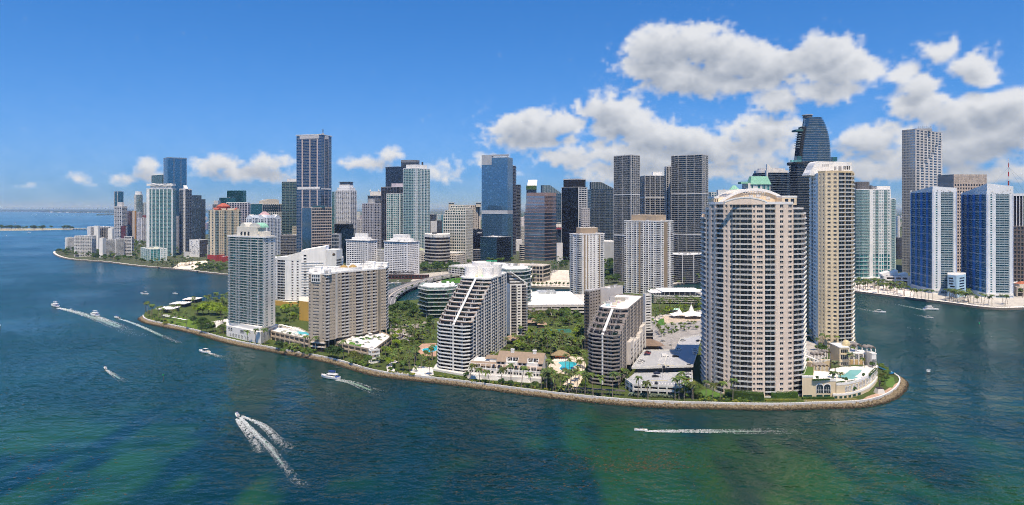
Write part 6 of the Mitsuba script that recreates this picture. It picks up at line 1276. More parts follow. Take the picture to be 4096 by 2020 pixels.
for u0,u1,dm in ((19.2,26.2,0),(26.2,34.6,1),(34.6,41.4,0),(41.4,49,1),(49,U + .4,0)):
    ys = e0 if not dm else 10.6;zs = z0_ + (zr - z0_) * (ys - e0) / (r0 - e0)
    slope('tiled_roof',u0,u1,ys,zs,r0,zr,T0)
    if dm:
        bxl('dormer_wall',u0,u1,10.2,10.5,14,zs - .3,(.5,.45,.4))
        for j in range(4): a = u0 + .4 + (u1 - u0 - .4) * j / 4;b.pane(fr,a,a + (u1 - u0) / 4 - .4,-10.1,14.1,zs - .4,(.03,.034,.04),'glass')
        for j in range(3):
            a = u0 + (u1 - u0) * (j) / 2 - .15;m = MB();m.mesh([P_(u,y,z) for u in (a,a + .3) for y,z in ((7.2,14),(10.4,14),(10.4,zs - .2),(8.6,zs - .8))],[[0,1,2],[0,2,3],[4,6,5],[4,7,6],[0,4,5],[0,5,1],[1,5,6],[1,6,2],[2,6,7],[2,7,3],[3,7,4],[3,4,0]],pk(WHITE));b.part('dormer_fin',m)
        for j in range(4): a = u0 + 1.2 + j * .5 + (0 if j < 2 else 4.2);bxl('pergola_bar',a,a + .15,7.4,10.2,15.6,15.8,WHITE)
    for j in range(2):
        if not dm: a = u0 + .6 + j * 3;b.pane(fr,a,min(a + 2.2,u1 - .3),-7.34,12.1,13.6,(.02,.024,.028),'glass')
slope('tiled_roof',19.2,U + .4,e1,z1_,r0,zr,T0)
for u in (19.4,U - .1): m = MB();m.mesh([P_(u,2.2,GZ),P_(u,24,GZ),P_(u,23.4,14),P_(u,15,19.5),P_(u,6.8,14),P_(u,5.4,11.8),P_(u,3.4,8.8),P_(u + .3,2.2,GZ),P_(u + .3,24,GZ),P_(u + .3,23.4,14),P_(u + .3,15,19.5),P_(u + .3,6.8,14),P_(u + .3,5.4,11.8),P_(u + .3,3.4,8.8)],[[0,1,2],[0,2,3],[0,3,4],[0,4,5],[0,5,6],[7,9,8],[7,10,9],[7,11,10],[7,12,11],[7,13,12]],pk((.60,.57,.55)));b.part('gable_wall',m)
for u in (28,44): bxl('chimney',u,u + 2.4,13.6,15.2,18.6,21.2,WW);bxl('chimney_cap',u - .2,u + 2.6,13.4,15.4,21.2,21.6,WHITE)
for u in (6,20,41): m = MB();m.mesh([P_(u - 5,-.9,GZ),P_(u + 5,-.9,GZ),P_(u,-.1,6),P_(u - 5,.0,GZ),P_(u + 5,0,GZ)],[[0,1,2],[0,2,3],[1,4,2]],pk((.72,.71,.69)));b.part('sloping_buttress',m)
b.done()

# --- parking deck
b = Bld('parking_garage','white two level parking deck with cars, left of the peach tower',single=True)
CC = (.60,.59,.57);DK = (.37,.39,.415)
lowp = [G(2531,1541,8.2),G(2772,1552,8.2),P2(2768,450),P2(2540,447.5),G(2502,1520,8.2)];up = [P2(2527,447),P2(2772,452),P2(2791,500),P2(2808,563),P2(2722,545),P2(2700,502),P2(2577,500)];zl,zu = 8.2,11.6
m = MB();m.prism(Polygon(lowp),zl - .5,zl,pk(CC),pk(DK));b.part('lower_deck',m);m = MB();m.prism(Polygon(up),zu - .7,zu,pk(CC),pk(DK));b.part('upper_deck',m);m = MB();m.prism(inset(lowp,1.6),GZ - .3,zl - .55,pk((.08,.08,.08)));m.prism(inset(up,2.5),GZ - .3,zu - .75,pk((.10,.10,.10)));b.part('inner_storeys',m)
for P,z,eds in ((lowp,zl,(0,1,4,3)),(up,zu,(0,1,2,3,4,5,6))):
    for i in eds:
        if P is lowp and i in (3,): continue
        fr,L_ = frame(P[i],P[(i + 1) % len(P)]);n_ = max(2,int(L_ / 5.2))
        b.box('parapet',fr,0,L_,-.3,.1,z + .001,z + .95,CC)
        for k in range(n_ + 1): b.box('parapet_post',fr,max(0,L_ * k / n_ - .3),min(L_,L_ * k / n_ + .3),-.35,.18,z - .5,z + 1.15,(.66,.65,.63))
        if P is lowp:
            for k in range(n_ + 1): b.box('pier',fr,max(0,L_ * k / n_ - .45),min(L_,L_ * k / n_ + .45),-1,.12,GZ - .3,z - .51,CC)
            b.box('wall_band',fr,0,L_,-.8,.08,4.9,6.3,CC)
def paint_lines(A,B,C,z,n,w=.14,frac=(.03,.97)):
    """n parking bay lines from the edge A-B towards C."""
    A,B,C = map(np.array,(A,B,C));m = MB();e = (B - A);d = C - A;dl = d / np.linalg.norm(d);el = e / np.linalg.norm(e)
    for k in range(n + 1):
        p = A + e * (frac[0] + (frac[1] - frac[0]) * k / n);m.mesh([[*(p - el * w),z],[*(p + el * w),z],[*(p + el * w + d),z],[*(p - el * w + d),z]],[[0,1,2],[0,2,3]],pk((.82,.82,.81)))
    return m
zz = zu + .006
for A,B,C,n_ in ((G(2725,1362,zu),G(2702,1412,zu),G(2744,1364,zu),13),(G(2803,1376,zu),G(2776,1452,zu),G(2778,1374,zu),17),(G(2640,1420,zu),G(2628,1455,zu),G(2664,1420,zu),9),(G(2676,1420,zu),G(2665,1457,zu),G(2700,1421,zu),10),(G(2574,1420,zu),G(2540,1462,zu),G(2596,1422,zu),9)): b.part('bay_lines',paint_lines(A,B,C,zz,n_))
for A,B,C,n_ in ((G(2538,1486,zl),G(2520,1516,zl),G(2566,1487,zl),6),(G(2647,1495,zl),G(2640,1520,zl),G(2690,1496,zl),6),(G(2560,1534,zl),G(2740,1540,zl),G(2561,1528,zl),14),(G(2742,1500,zl),G(2735,1528,zl),G(2765,1501,zl),5)): b.part('bay_lines',paint_lines(A,B,C,zl + .006,n_))
for A,B,z in ((G(2630,1459,zu),G(2696,1462,zu),zu),(G(2690,1412,zu),G(2722,1413,zu),zu),(G(2604,1522,zl),G(2672,1524,zl),zl)): fr,L_ = frame(A,B);b.box('yellow_kerb',fr,0,L_,-.25,.25,z,z + .14,(.62,.52,.18))
fr,L_ = frame(G(2668,1424,zu),G(2656,1460,zu));b.box('ramp_wall',fr,0,L_,-.2,.2,zu,zu + .7,CC)
b.done()

# --- far island towers
b = tower('shorter white apartment tower with tan stripes, behind the white trellis car park',2318,850,2280,2416,36,938,30,'b.9 p.5 w.6 p.5 (w.5 p.6)*3 p.3 w.6 p.4 b1 p.2','b1 s.3 w.5 s.3 b.8',wall=(.76,.755,.75),glass=(.035,.035,.04),slab=(.74,.74,.74),rail=(.56,.57,.58),t=1.,bal=.8,single=True,go=False,roofkw=dict(units=4,over=.6,c=OFFW))
def stripes(b,ed,us,c=(.30,.235,.165)):
    fr,L_ = frame(b.poly[ed],b.poly[(ed + 1) % 4])
    for u0,u1 in us: b.box('tan_stripe',fr,L_ * u0,L_ * u1,.1,.3,GZ,b.z - .5,c)
stripes(b,0,((.17,.24),(.30,.335),(.80,.83)));m = MB();q = inset(b.poly,6);m.prism(q,b.z,b.z + 9,pk((.36,.28,.2)),pk(WHITE));b.part('roof_house',m);b.done()
b = tower('larger white apartment tower with tan stripes and close balconies, left of the peach tower',2632,880,2498,2692,62,886,34,'b.8 p.3 w.6 p1.2 w.6 p.3 b.8','b.7 (p.3 w.5 p.3 b.8)*2 p.5 b.6 p.6 (b.8 p.3 w.5 p.3)*3 b.6',wall=(.74,.735,.73),glass=(.035,.035,.04),slab=(.74,.74,.74),rail=(.56,.57,.58),t=1.1,bal=.9,single=True,go=False,roofkw=dict(units=6,over=.6,c=OFFW))
stripes(b,0,((.38,.62),));stripes(b,3,((.43,.50),));m = MB();q = inset(b.poly,7);m.prism(q,b.z,b.z + 8.5,pk((.40,.31,.22)),pk((.55,.45,.35)));b.part('roof_house',m);b.done()

# --- terraced glass offices
def glass_terraces(label,pts,z1,nf,jut):
    b = Bld('office_block',label,'building');P = [np.array(p) for p in pts];fh = (z1 - GZ) / nf;cen = sum(P) / len(P)
    for f in range(nf):
        z = GZ + f * fh;q = Polygon(P)
        if f < 2: q = q.buffer(-3.0 if f == 1 else -6,join_style=2)
        elif f % 2 == 0: q = q.buffer(-1.2,join_style=2)
        q = shapely.geometry.polygon.orient(q);c = np.asarray(q.exterior.coords)
        b.m('core').prism(q.buffer(-.7,join_style=2),z,z + fh,pk(BLACK));m = MB();m.prism(q.buffer(1.0,join_style=2),z - .2,z + .3,pk((.66,.68,.68)));b.part('floor_slab',m)
        for i in range(len(c) - 1):
            fr,L_ = frame(c[i],c[i + 1]);n_ = max(1,int(L_ / 2.4))
            for k in range(n_): b.pane(fr,L_ * k / n_ + .06,L_ * (k + 1) / n_ - .06,-.4,z + .3,z + fh - .25,tuple(x * b.r.uniform(.6,1.5) for x in (.05,.10,.095)),'mirror',.02)
            b.m('balustrade','glass',True).fb(fr,-.5,L_ + .5,.75,.8,z + .3,z + 1.3,pk((.16,.22,.21)))
        for k in range(jut):
            u = cen + (P[0] - cen) * 1.0;
    q = Polygon(P);m = MB();m.prism(q.buffer(.6,join_style=2),z1 - .2,z1 + .4,pk((.7,.71,.71)),pk((.78,.78,.78)));b.part('roof',m);m = MB()
    for i in range(len(P)): fr,L_ = frame(P[i],P[(i + 1) % len(P)]);m.fb(fr,0,L_,-.1,0,z1 + .4,z1 + 3.0,pk((.20,.27,.26)))
    b.part('glass_screen',m,'glass');q2 = q.buffer(-4,join_style=2)
    m = MB();m.prism(q2,z1 + .4,z1 + 3.2,pk(WHITE),pk((.80,.80,.80)));b.part('white_roof_house',m)
    x0,y0,x1,y1 = q2.bounds
    for k in range(9): x,y = b.r.uniform(x0 + 2,x1 - 2),b.r.uniform(y0 + 2,y1 - 2);m = MB();m.ab(x - 1.5,x + 1.5,y - 1,y + 1,z1 + 3.2,z1 + 4.4 + b.r.uniform(0,2),pk((.74,.74,.74)));b.part('roof_unit',m)
    for i in range(len(P)): q_ = P[i] + (cen - P[i]) * .12;m = MB();m.ab(q_[0] - .4,q_[0] + .4,q_[1] - .4,q_[1] + .4,GZ - .3,GZ + fh * 2,pk((.3,.32,.32)));b.part('column',m)
    b.done()
glass_terraces('green glass office with jutting terraces in front of the curved bridge',[P2(1673,716),P2(1700,702),P2(1712,697),P2(1790,700),P2(1828,712),P2(1835,740),P2(1690,745)],33.,7,1)
glass_terraces('green glass office with stepped terraces seen right of the terraced block roof',[P2(1990,745),P2(2012,728),P2(2030,722),P2(2095,726),P2(2122,740),P2(2125,770),P2(2000,775)],50.,11,1)

# --- white trellis car park and the planted car park
b = Bld('parking_garage','wide low car park under a white trellis roof behind the palm garden',single=True)
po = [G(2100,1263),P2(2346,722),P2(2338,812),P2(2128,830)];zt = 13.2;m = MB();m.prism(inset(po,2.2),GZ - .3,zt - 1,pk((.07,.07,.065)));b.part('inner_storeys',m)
for i in range(4):
    fr,L_ = frame(po[i],po[(i + 1) % 4])
    for k in range(3): b.box('deck_band',fr,0,L_,-2.5,0,GZ + 2.4 + 3.4 * k,GZ + 4.1 + 3.4 * k,(.58,.55,.50))
    n_ = int(L_ / 9)
    for k in range(n_ + 1): b.box('pier',fr,max(0,L_ * k / n_ - .4),min(L_,L_ * k / n_ + .4),-1,.15,GZ - .3,zt - .6,(.58,.55,.5))
m = MB();m.prism(Polygon(po),zt - .8,zt - .3,pk((.5,.5,.48)),pk((.52,.52,.50)));b.part('roof',m);fr,L_ = frame(po[0],po[1]);D2 = np.linalg.norm(po[3] - po[0])
for k in range(34): b.box('roof_slat',fr,1,L_ - 1,-D2 * (k + .6) / 34,-D2 * k / 34,zt + 1.2,zt + 1.4,(.82,.82,.82))
for k in range(15): b.box('roof_beam',fr,1 + (L_ - 2) * k / 14 - .3,1 + (L_ - 2) * k / 14 + .3,-D2 + 1,0,zt + .5,zt + 1.19,(.78,.78,.78))
m = MB();m.fb(fr,L_ * .35,L_ * .68,-D2 * .96,-D2 * .74,zt + 1.5,zt + 4,pk((.5,.54,.54)));b.part('roof_lantern',m,'glass');m = MB();m.fb(fr,L_ * .32,L_ * .71,-D2 * .98,-D2 * .72,zt + .3,zt + 1.9,pk(WHITE));b.part('lantern_kerb',m);b.done()
b = Bld('parking_garage','car park with planted balconies and white roof canopies behind the driveway',single=True)
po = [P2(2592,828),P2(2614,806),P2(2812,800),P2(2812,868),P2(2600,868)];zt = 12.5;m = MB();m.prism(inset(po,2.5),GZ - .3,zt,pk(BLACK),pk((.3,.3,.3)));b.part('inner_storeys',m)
for i in range(5):
    fr,L_ = frame(po[i],po[(i + 1) % 5])
    for k in range(4):
        b.box('deck_band',fr,0,L_,-2.6,0,GZ + 1.6 + 2.6 * k,GZ + 2.9 + 2.6 * k,(.50,.47,.42) if k < 3 else WHITE);m = MB();rr = np.random.default_rng(k * 7 + i)
        for _ in range(int(L_ * 7)): u = rr.uniform(0,L_);c_ = np.array(fr[:2]) + np.array(fr[2:4]) * u + np.array(fr[4:6]) * rr.uniform(-.5,.3);z_ = GZ + 2.9 + 2.6 * k + rr.uniform(-.5,.3);s_ = rr.uniform(.2,.45);m.mesh([[c_[0] - s_,c_[1],z_],[c_[0] + s_,c_[1] - .1,z_ + .1],[c_[0],c_[1] - .1,z_ + s_ * 1.6]],[[0,1,2]],pk((.05,.09,.02)))
        put(uk(b.key + '__trailing_plants'),m,'leaf',stuff=True)
for pa,pb,y0,y1,z_ in ((2600,2650,812,830,15.5),(2648,2812,808,846,17)):
    m = MB();m.ab(X(pa,y0),X(pb,y0),y0,y1,z_,z_ + .5,pk((.80,.80,.80)));b.part('roof_canopy',m)
    for k in range(8): x = X(pa,y0) + (X(pb,y0) - X(pa,y0)) * (k + .5) / 8;m = MB();m.ab(x - .2,x + .2,y0 + .5,y0 + .9,zt,z_,pk(LGREY));b.part('canopy_post',m)
b.done()
# ------------------------------------------------------------------ plants: a few kinds, each copied with its own turn and size
def palm(seed,h,lean,fr_n,fr_l,droop,col,tr=(.22,.19,.15)):
    r = np.random.default_rng(seed);top = np.array([lean,lean * .3,h]);t = np.linspace(0,1,7)[:,None]
    tm = MB();tm.mesh(*tube(np.c_[top[0] * t ** 1.8,top[1] * t ** 1.8,h * t],.26,.15,6),pk(tr));cm = MB()
    for k in range(fr_n):
        a = 2.399 * k + r.uniform(-.3,.3);up = r.uniform(-.35,1.15) if k > fr_n * .25 else r.uniform(.7,1.4);L = fr_l * r.uniform(.8,1.1);n = 5
        d = np.array([math.cos(a),math.sin(a),0]);side = np.array([-d[1],d[0],0]);s = np.linspace(0,1,n)
        ctr = top + d * (L * s * math.cos(up * .6))[:,None] + np.array([0,0,1]) * (L * (math.sin(up) * s * .8 - droop * s ** 2.2))[:,None]
        w = np.array([.10,.55,.66,.48,.05]) * fr_l / 3.2;g = r.uniform(.65,1.35);c = pk((col[0] * g * r.uniform(.8,1.5),col[1] * g,col[2] * g))
        V = np.vstack([ctr + side * w[:,None] - [0,0,.28] * np.ones((n,3)) * w[:,None],ctr + [0,0,.06],ctr - side * w[:,None] - [0,0,.28] * np.ones((n,3)) * w[:,None]])
        f = []
        for i in range(n - 1):
            for o in (0,n): f += [[o + i,o + i + 1,o + n + i + 1],[o + i,o + n + i + 1,o + n + i]]
        keep = [q for q in f if r.random() > .08];cm.mesh(V,keep,c)
    return {'trunk': tm.ply('paint'),'crown': cm.ply('leaf')}

def leafy(seed,h,rad,flat,blobs,leaves,size,col,trunk=.3,cb=.35,spread=1.0):
    r = np.random.default_rng(seed);tm,V,C = MB(),[],[];zc = h - rad * flat
    tm.mesh(*tube([[0,0,0],[0.1,0,zc * .5],[0,.1,zc]],trunk,trunk * .6,6),pk((.16,.13,.10)))
    for k in range(blobs):
        a,e,q = r.uniform(0,6.28),r.uniform(-.35,1.0),r.uniform(.35,1) ** .6 * spread;b = np.array([math.cos(a) * q * math.cos(e * 1.2) * rad * .72,math.sin(a) * q * math.cos(e * 1.2) * rad * .72,zc + math.sin(e * 1.3) * rad * flat * .75]);br = rad * r.uniform(.28,.46)
        if k < 7: tm.mesh(*tube([[0,0,zc * .55],b * [.5,.5,0] + [0,0,(zc + b[2]) * .45],b],trunk * .45,.05,4),pk((.16,.13,.10)))
        d = r.normal(size=(leaves,3));d /= np.linalg.norm(d,axis=1)[:,None];d[:,2] = np.where(d[:,2] < -.45,-d[:,2],d[:,2])
        p = b + d * br * r.uniform(.65,1.08,(leaves,1)) * [1,1,.62 + .3 * flat]
        n1 = d + r.normal(scale=.6,size=(leaves,3));t1 = np.cross(n1,r.normal(size=(leaves,3)));t1 /= np.linalg.norm(t1,axis=1)[:,None];t2 = np.cross(n1,t1);t2 /= np.linalg.norm(t2,axis=1)[:,None]
        s = (size * r.uniform(.6,1.3,(leaves,1)))
        V.append(np.stack([p - t1 * s - t2 * s * .6,p + t1 * s - t2 * s * .5,p + t2 * s * .9],1).reshape(-1,3));g = r.uniform(.7,1.3)
        C.append(np.repeat([pk(tuple(np.array(col) * g * r.uniform(.75,1.3) * np.array([r.uniform(.85,1.25),1,1]))) for _ in range(leaves)],3))
    V,C = np.vstack(V),np.concatenate(C)
    return {'trunk': tm.ply('paint'),'crown': mikit.ply((V,np.arange(len(V)).reshape(-1,3)),'leaf',uv=np.c_[C,C * 0])}

KINDS = {}
def kind(name,parts): scene['kind_' + name] = {'type': 'shapegroup',**parts};KINDS[name] = 'kind_' + name
PG = (.062,.105,.022)
kind('coconut_a',palm(1,10.5,1.6,20,3.6,.62,PG));kind('coconut_b',palm(2,9.5,-1.9,19,3.5,.75,(.058,.085,.020)));kind('coconut_c',palm(3,11.5,.5,21,3.4,.66,(.045,.08,.022)))
kind('royal',palm(4,13,.2,17,3.4,.45,(.040,.085,.025),(.36,.35,.33)));kind('date',palm(5,7.5,.1,26,3.2,.42,(.075,.10,.048),(.2,.16,.12)));kind('low',palm(6,3.6,.4,18,3.0,.5,(.075,.115,.028)))
kind('dark_tree',leafy(11,10,5.4,.72,15,120,.52,(.026,.055,.014)));kind('green_tree',leafy(12,9,4.8,.7,14,115,.5,(.050,.092,.018)));kind('bright_tree',leafy(13,9.5,6.8,.42,18,130,.5,(.13,.20,.018),.45,spread=1.1));kind('olive_tree',leafy(14,8,4.2,.8,12,100,.45,(.072,.088,.022)))
kind('shrub',leafy(15,2.4,1.7,.8,7,55,.28,(.060,.105,.020),.08));kind('yellow_shrub',leafy(16,1.6,1.5,.7,6,50,.24,(.15,.17,.025),.06));kind('clipped_tree',leafy(17,4.6,2.4,.7,9,90,.3,(.030,.065,.016),.15));kind('silver_shrub',leafy(18,1.9,1.5,.7,6,50,.25,(.11,.14,.10),.06))
gr = np.random.default_rng(21)
PLANTS = []
def plant(kindn,name,p,label,cat,group,s=None,z=GZ):
    s = s or gr.uniform(.8,1.2)
    PLANTS.append((name,s / math.hypot(float(p[0]),float(p[1])),label,cat,group,{'type': 'instance','shapegroup': {'type': 'ref','id': KINDS[kindn]},
                   'to_world': T().translate([float(p[0]),float(p[1]),z]).rotate([0,0,1],float(gr.uniform(0,360))).scale([s,s,s * float(gr.uniform(.9,1.12))])}))
def set_out():
    """The 300 of each kind that show largest become things; the rest of a kind is one mass."""
    for nm in ('palm_tree','tree','shrub'):
        q = sorted((x for x in PLANTS if x[0] == nm),key=lambda x: -x[1])
        for i,x in enumerate(q):
            if i < 300: scene[thing(nm,x[2],x[3],x[4])] = x[5]
            else: scene[f'far_{nm}_growth__{i - 299:03d}'] = x[5]
        if len(q) > 300: labels[f'far_{nm}_growth'] = {'label': {'palm_tree': 'mass of distant palms along the far shore and gardens','tree': 'mass of distant leafy trees between the far buildings','shrub': 'mass of low shrubs in the far beds'}[nm],'category': 'greenery','kind': 'stuff'}
def pick(*a): return a[int(gr.integers(len(a)))]
COCO = ('coconut_a','coconut_b','coconut_c')
# the row along the front sea wall
for px,py in ((990,1372),(1022,1377),(1060,1379),(1215,1403),(1262,1410),(1375,1437),(1560,1480),(1640,1490),(1720,1502),(1879,1527),(1918,1531),(1958,1537),(2003,1541),(2044,1546),(2086,1549),(2125,1552),(2164,1558),(2186,1560),(2212,1565),(2243,1570),(2276,1574),(2306,1576),(2340,1580),(2372,1584),(2408,1588),(2450,1592),(2552,1592),(2592,1597),(2700,1600),(2716,1598),(2738,1604),(2772,1600),(2824,1596),(2850,1602),(2880,1606),(2931,1608)):
    plant(pick(*COCO),'palm_tree',G(px,py),'tall coconut palm in the row along the front sea wall','palm tree','palms along the front sea wall',gr.uniform(.95,1.25))
def scatter(poly_px,n,spec,mind=3.0,avoid=(),z=GZ):
    """n plants inside a ground polygon; spec is a list of (weight, kinds, name, label, category, group, size range)."""
    P = Polygon(ring(poly_px) if not hasattr(poly_px,'area') else poly_px).buffer(0);x0,y0,x1,y1 = P.bounds;pts = [];w = np.cumsum([q[0] for q in spec]);tries = 0
    while len(pts) < n and tries < n * 60:
        tries += 1;p = np.array([gr.uniform(x0,x1),gr.uniform(y0,y1)])
        if not P.contains(Point(p)) or any(a.contains(Point(p)) for a in avoid) or any(np.hypot(*(p - q)) < mind for q in pts): continue
        pts.append(p);q = spec[int(np.searchsorted(w,gr.uniform(0,w[-1])))]
        plant(pick(*q[1]),q[2],p,q[3],q[4],q[5],gr.uniform(*q[6]),z)
def coco(where,lo=.8,hi=1.15,wt=1.): return (wt,COCO,'palm_tree',f'coconut palm {where}','palm tree',f'palms {where}',(lo,hi))
def fan(where,wt=.6): return (wt,('low','date'),'palm_tree',f'short bushy palm {where}','palm tree',f'short palms {where}',(.7,1.2))
def tree(kinds,look,where,lo,hi,wt=1.): return (wt,kinds,'tree',f'{look} tree {where}','tree',f'{look} trees {where}',(lo,hi))
def shrubs(where,kinds=('shrub',),look='green',wt=1.,lo=.7,hi=1.4): return (wt,kinds,'shrub',f'{look} shrub {where}','shrub',f'{look} shrubs {where}',(lo,hi))
foot = lambda pts,d=2: Polygon(pts).buffer(d)
def px_poly(p): return Polygon(ring(p))
AV = [foot([P2(1869,453),P2(2165,440),P2(2200,470),P2(1880,485)]),foot(D_.q,1),foot(F_.q,1),foot([P2(2502,420),P2(2800,418),P2(2812,565),P2(2560,510)],1),px_poly([(2180,1478),(2210,1440),(2250,1424),(2330,1428),(2345,1460),(2330,1520),(2300,1562),(2230,1560)]),px_poly([(1660,1395),(1690,1375),(1745,1372),(1745,1425),(1690,1425)]),px_poly([(2140,1332),(2155,1318),(2280,1315),(2290,1330)]),foot([P2(1234,536),P2(1314,536),P2(1560,600),P2(1500,640),P2(1240,600)],1),foot([P2(2338,530),P2(2620,530),P2(2620,575),P2(2338,575)],0),foot([P2(2805,405),P2(3225,405),P2(3225,470),P2(2805,470)],1),foot([P2(1665,695),P2(1840,695),P2(1840,750),P2(1665,750)],1),foot([G(2100,1263),P2(2346,722),P2(2338,812),P2(2128,830)],2)]
# left point
W_ = 'on the garden point at the left tip'
for px,py in ((582,1250),(592,1256),(608,1262),(745,1318),(700,1302),(655,1290)): plant(pick(*COCO),'palm_tree',G(px,py),f'coconut palm {W_}','palm tree',f'palms {W_}',1.15)
scatter([(600,1268),(640,1262),(720,1248),(800,1252),(800,1262),(700,1275),(640,1283)],16,[coco(W_),fan(W_,.5),shrubs(W_,wt=.6)],3,AV)
scatter([(745,1318),(770,1290),(840,1296),(880,1318),(900,1338),(860,1340)],9,[tree(('dark_tree','green_tree'),'dark rounded',W_,.7,.95)],5,AV)
scatter([(830,1322),(900,1318),(915,1345),(890,1348)],5,[coco(W_,.7,.9)],4,AV)
for px,py,s in ((812,1262,1.25),(835,1258,1.3),(868,1262,1.35),(884,1274,1.2),(790,1258,1.0)): plant('bright_tree','tree',G(px,py),f'bright lime green spreading tree {W_}','tree',f'bright trees {W_}',s)
scatter([(770,1222),(860,1212),(930,1205),(940,1225),(850,1240),(780,1240)],22,[coco('in the grove behind the bright trees on the left point',.95,1.25),tree(('green_tree',),'leafy','in the grove behind the bright trees',.5,.7,.3)],4,AV)
scatter([(880,1290),(930,1262),(960,1300),(940,1318)],8,[coco('beside the green glass tower',.8,1.0),tree(('green_tree',),'leafy','beside the green glass tower',.5,.7,.6)],5)
scatter([(660,1300),(630,1290),(600,1280),(585,1265),(600,1266),(650,1280),(700,1290)],20,[shrubs('on the bank of the left point',('shrub','yellow_shrub'))],1.5)
# hotel gardens
scatter([(1102,1240),(1190,1236),(1200,1275),(1165,1300),(1110,1304)],24,[tree(('green_tree','bright_tree','dark_tree'),'rounded green','in the hotel garden',.6,.85),coco('in the hotel garden',.8,1.0,.6),shrubs('in the hotel garden',wt=.4)],5,AV)
scatter([(1108,1408),(1112,1380),(1230,1398),(1300,1425),(1240,1425)],26,[shrubs('in the hedge under the pool deck',('shrub',),'dark clipped',1.,1.1,1.5)],1.6)
for px,py,s in ((1116,1397,.75),(1172,1402,.4),(1185,1404,.4)): plant('dark_tree' if s > .5 else 'low','tree' if s > .5 else 'palm_tree',G(px,py),'dark round tree beside the pool deck' if s > .5 else 'twin low palm in front of the pool deck','tree' if s > .5 else 'palm tree',None if s > .5 else 'twin palms in front of the pool deck',s if s > .5 else 1.3)
for px,py,kd,s,lb in ((1330,1434,'dark_tree',.95,'big dark tree by the sea wall below the tan tower'),(1352,1440,'dark_tree',.9,'second dark tree by the sea wall below the tan tower'),(1318,1428,'dark_tree',.7,'smaller dark tree at the foot of the tan tower'),(1412,1450,'olive_tree',1.1,'olive green tree in front of the roof garden, left'),(1440,1456,'olive_tree',1.0,'olive green tree in front of the roof garden, right'),(1470,1464,'green_tree',.85,'green tree just left of the white stair tower')): plant(kd,'tree',G(px,py),lb,'tree',None,s)
scatter([(1390,1446),(1480,1470),(1500,1478),(1390,1455)],10,[shrubs('under the olive trees by the sea wall')],2)
# between the tan tower and the terraced block
V_ = 'in the garden between the tan tower and the terraced block'
scatter([(1505,1470),(1560,1375),(1560,1330),(1640,1330),(1735,1345),(1735,1370),(1655,1395),(1700,1430),(1735,1430),(1735,1480),(1640,1490)],105,[coco(V_,.75,1.1,1.1),fan(V_,.8),tree(('green_tree','olive_tree','bright_tree'),'small leafy',V_,.4,.7,.8),shrubs(V_,wt=1.0)],2.6,AV)
for px,py,s in ((1568,1262,1.0),(1590,1250,1.15),(1612,1262,1.2),(1645,1255,1.2),(1630,1242,1.1),(1655,1270,1.0)): plant('dark_tree','tree',G(px,py),'big dense green tree beside the bridge road','tree','dense trees beside the bridge road',s)
for px,py,s in ((1560,1315,.8),(1590,1312,.85),(1545,1330,.8)): plant('green_tree','tree',G(px,py),'vivid green tree beside the driveway behind the tan tower','tree','vivid trees beside the driveway behind the tan tower',s * 1.2)
scatter([(1550,1300),(1560,1270),(1700,1262),(1735,1290),(1735,1335),(1640,1345),(1590,1340)],55,[coco('by the driveway behind the terraced block',.7,.95),tree(('green_tree','dark_tree'),'leafy','by the driveway behind the terraced block',.45,.75,1.2),fan('by the driveway behind the terraced block',.5)],4,AV)
scatter([(1545,1495),(1560,1492),(1720,1512),(1735,1516),(1560,1487)],14,[shrubs('in the beds beside the curved path',('shrub','yellow_shrub'))],2)
# the palm garden in the middle
M_ = 'in the dense garden right of the terraced block'
scatter([(2060,1378),(2100,1340),(2150,1340),(2300,1335),(2335,1345),(2342,1425),(2240,1422),(2195,1440),(2170,1412),(2000,1396),(2020,1388)],150,[coco(M_,.8,1.15,1.5),fan(M_,.6),tree(('green_tree','bright_tree','olive_tree'),'leafy',M_,.45,.75,1.0),shrubs(M_,wt=.7)],2.6,AV)
scatter([(2110,1305),(2105,1262),(2180,1262),(2290,1265),(2330,1285),(2330,1312),(2160,1314)],52,[tree(('green_tree','olive_tree'),'spreading yellow green','in front of the white trellis car park',.75,1.1),coco('in front of the white trellis car park',.7,.9,.4),tree(('dark_tree',),'dark spreading','in front of the white trellis car park',.6,.85,.4)],4.5,AV)
scatter([(1890,1455),(1900,1395),(1990,1385),(2000,1396),(1960,1440),(1990,1405)],14,[coco('behind the townhouse roof',.7,1.),fan('behind the townhouse roof'),shrubs('behind the townhouse roof')],3,AV)
P_T = 'beside the palm pool'
scatter([(2170,1560),(2195,1475),(2230,1500),(2250,1540),(2300,1570),(2240,1574)],34,[coco(P_T,.85,1.15,1.2),shrubs(P_T,('shrub','yellow_shrub'),'bushy green',1.2),fan(P_T,.6)],2.2,AV[:5])
for px,py in ((2262,1482),(2278,1500),(2296,1478),(2306,1492),(2318,1520),(2332,1500),(2300,1530),(2335,1545),(2260,1530),(2280,1545),(2322,1470),(2338,1478)): plant(pick(*COCO),'palm_tree',G(px,py),f'coconut palm on the sandy terrace {P_T}','palm tree',f'palms on the terrace {P_T}',gr.uniform(.8,1.1))
scatter([(2320,1562),(2345,1520),(2350,1560),(2345,1572)],6,[tree(('olive_tree','green_tree'),'small bushy','at the corner of the block under repair',.45,.65)],3)
scatter([(2470,1560),(2475,1500),(2500,1525),(2512,1570)],12,[coco('beside the parking deck ramp',.8,1.05),shrubs('beside the parking deck ramp')],2,AV[3:4])
for i in range(20): plant('silver_shrub','shrub',G(2522 + i * 9.2,1585 + i * .35),'grey green hedge shrub in the row below the parking deck','shrub','grey green hedge below the parking deck',1.2)
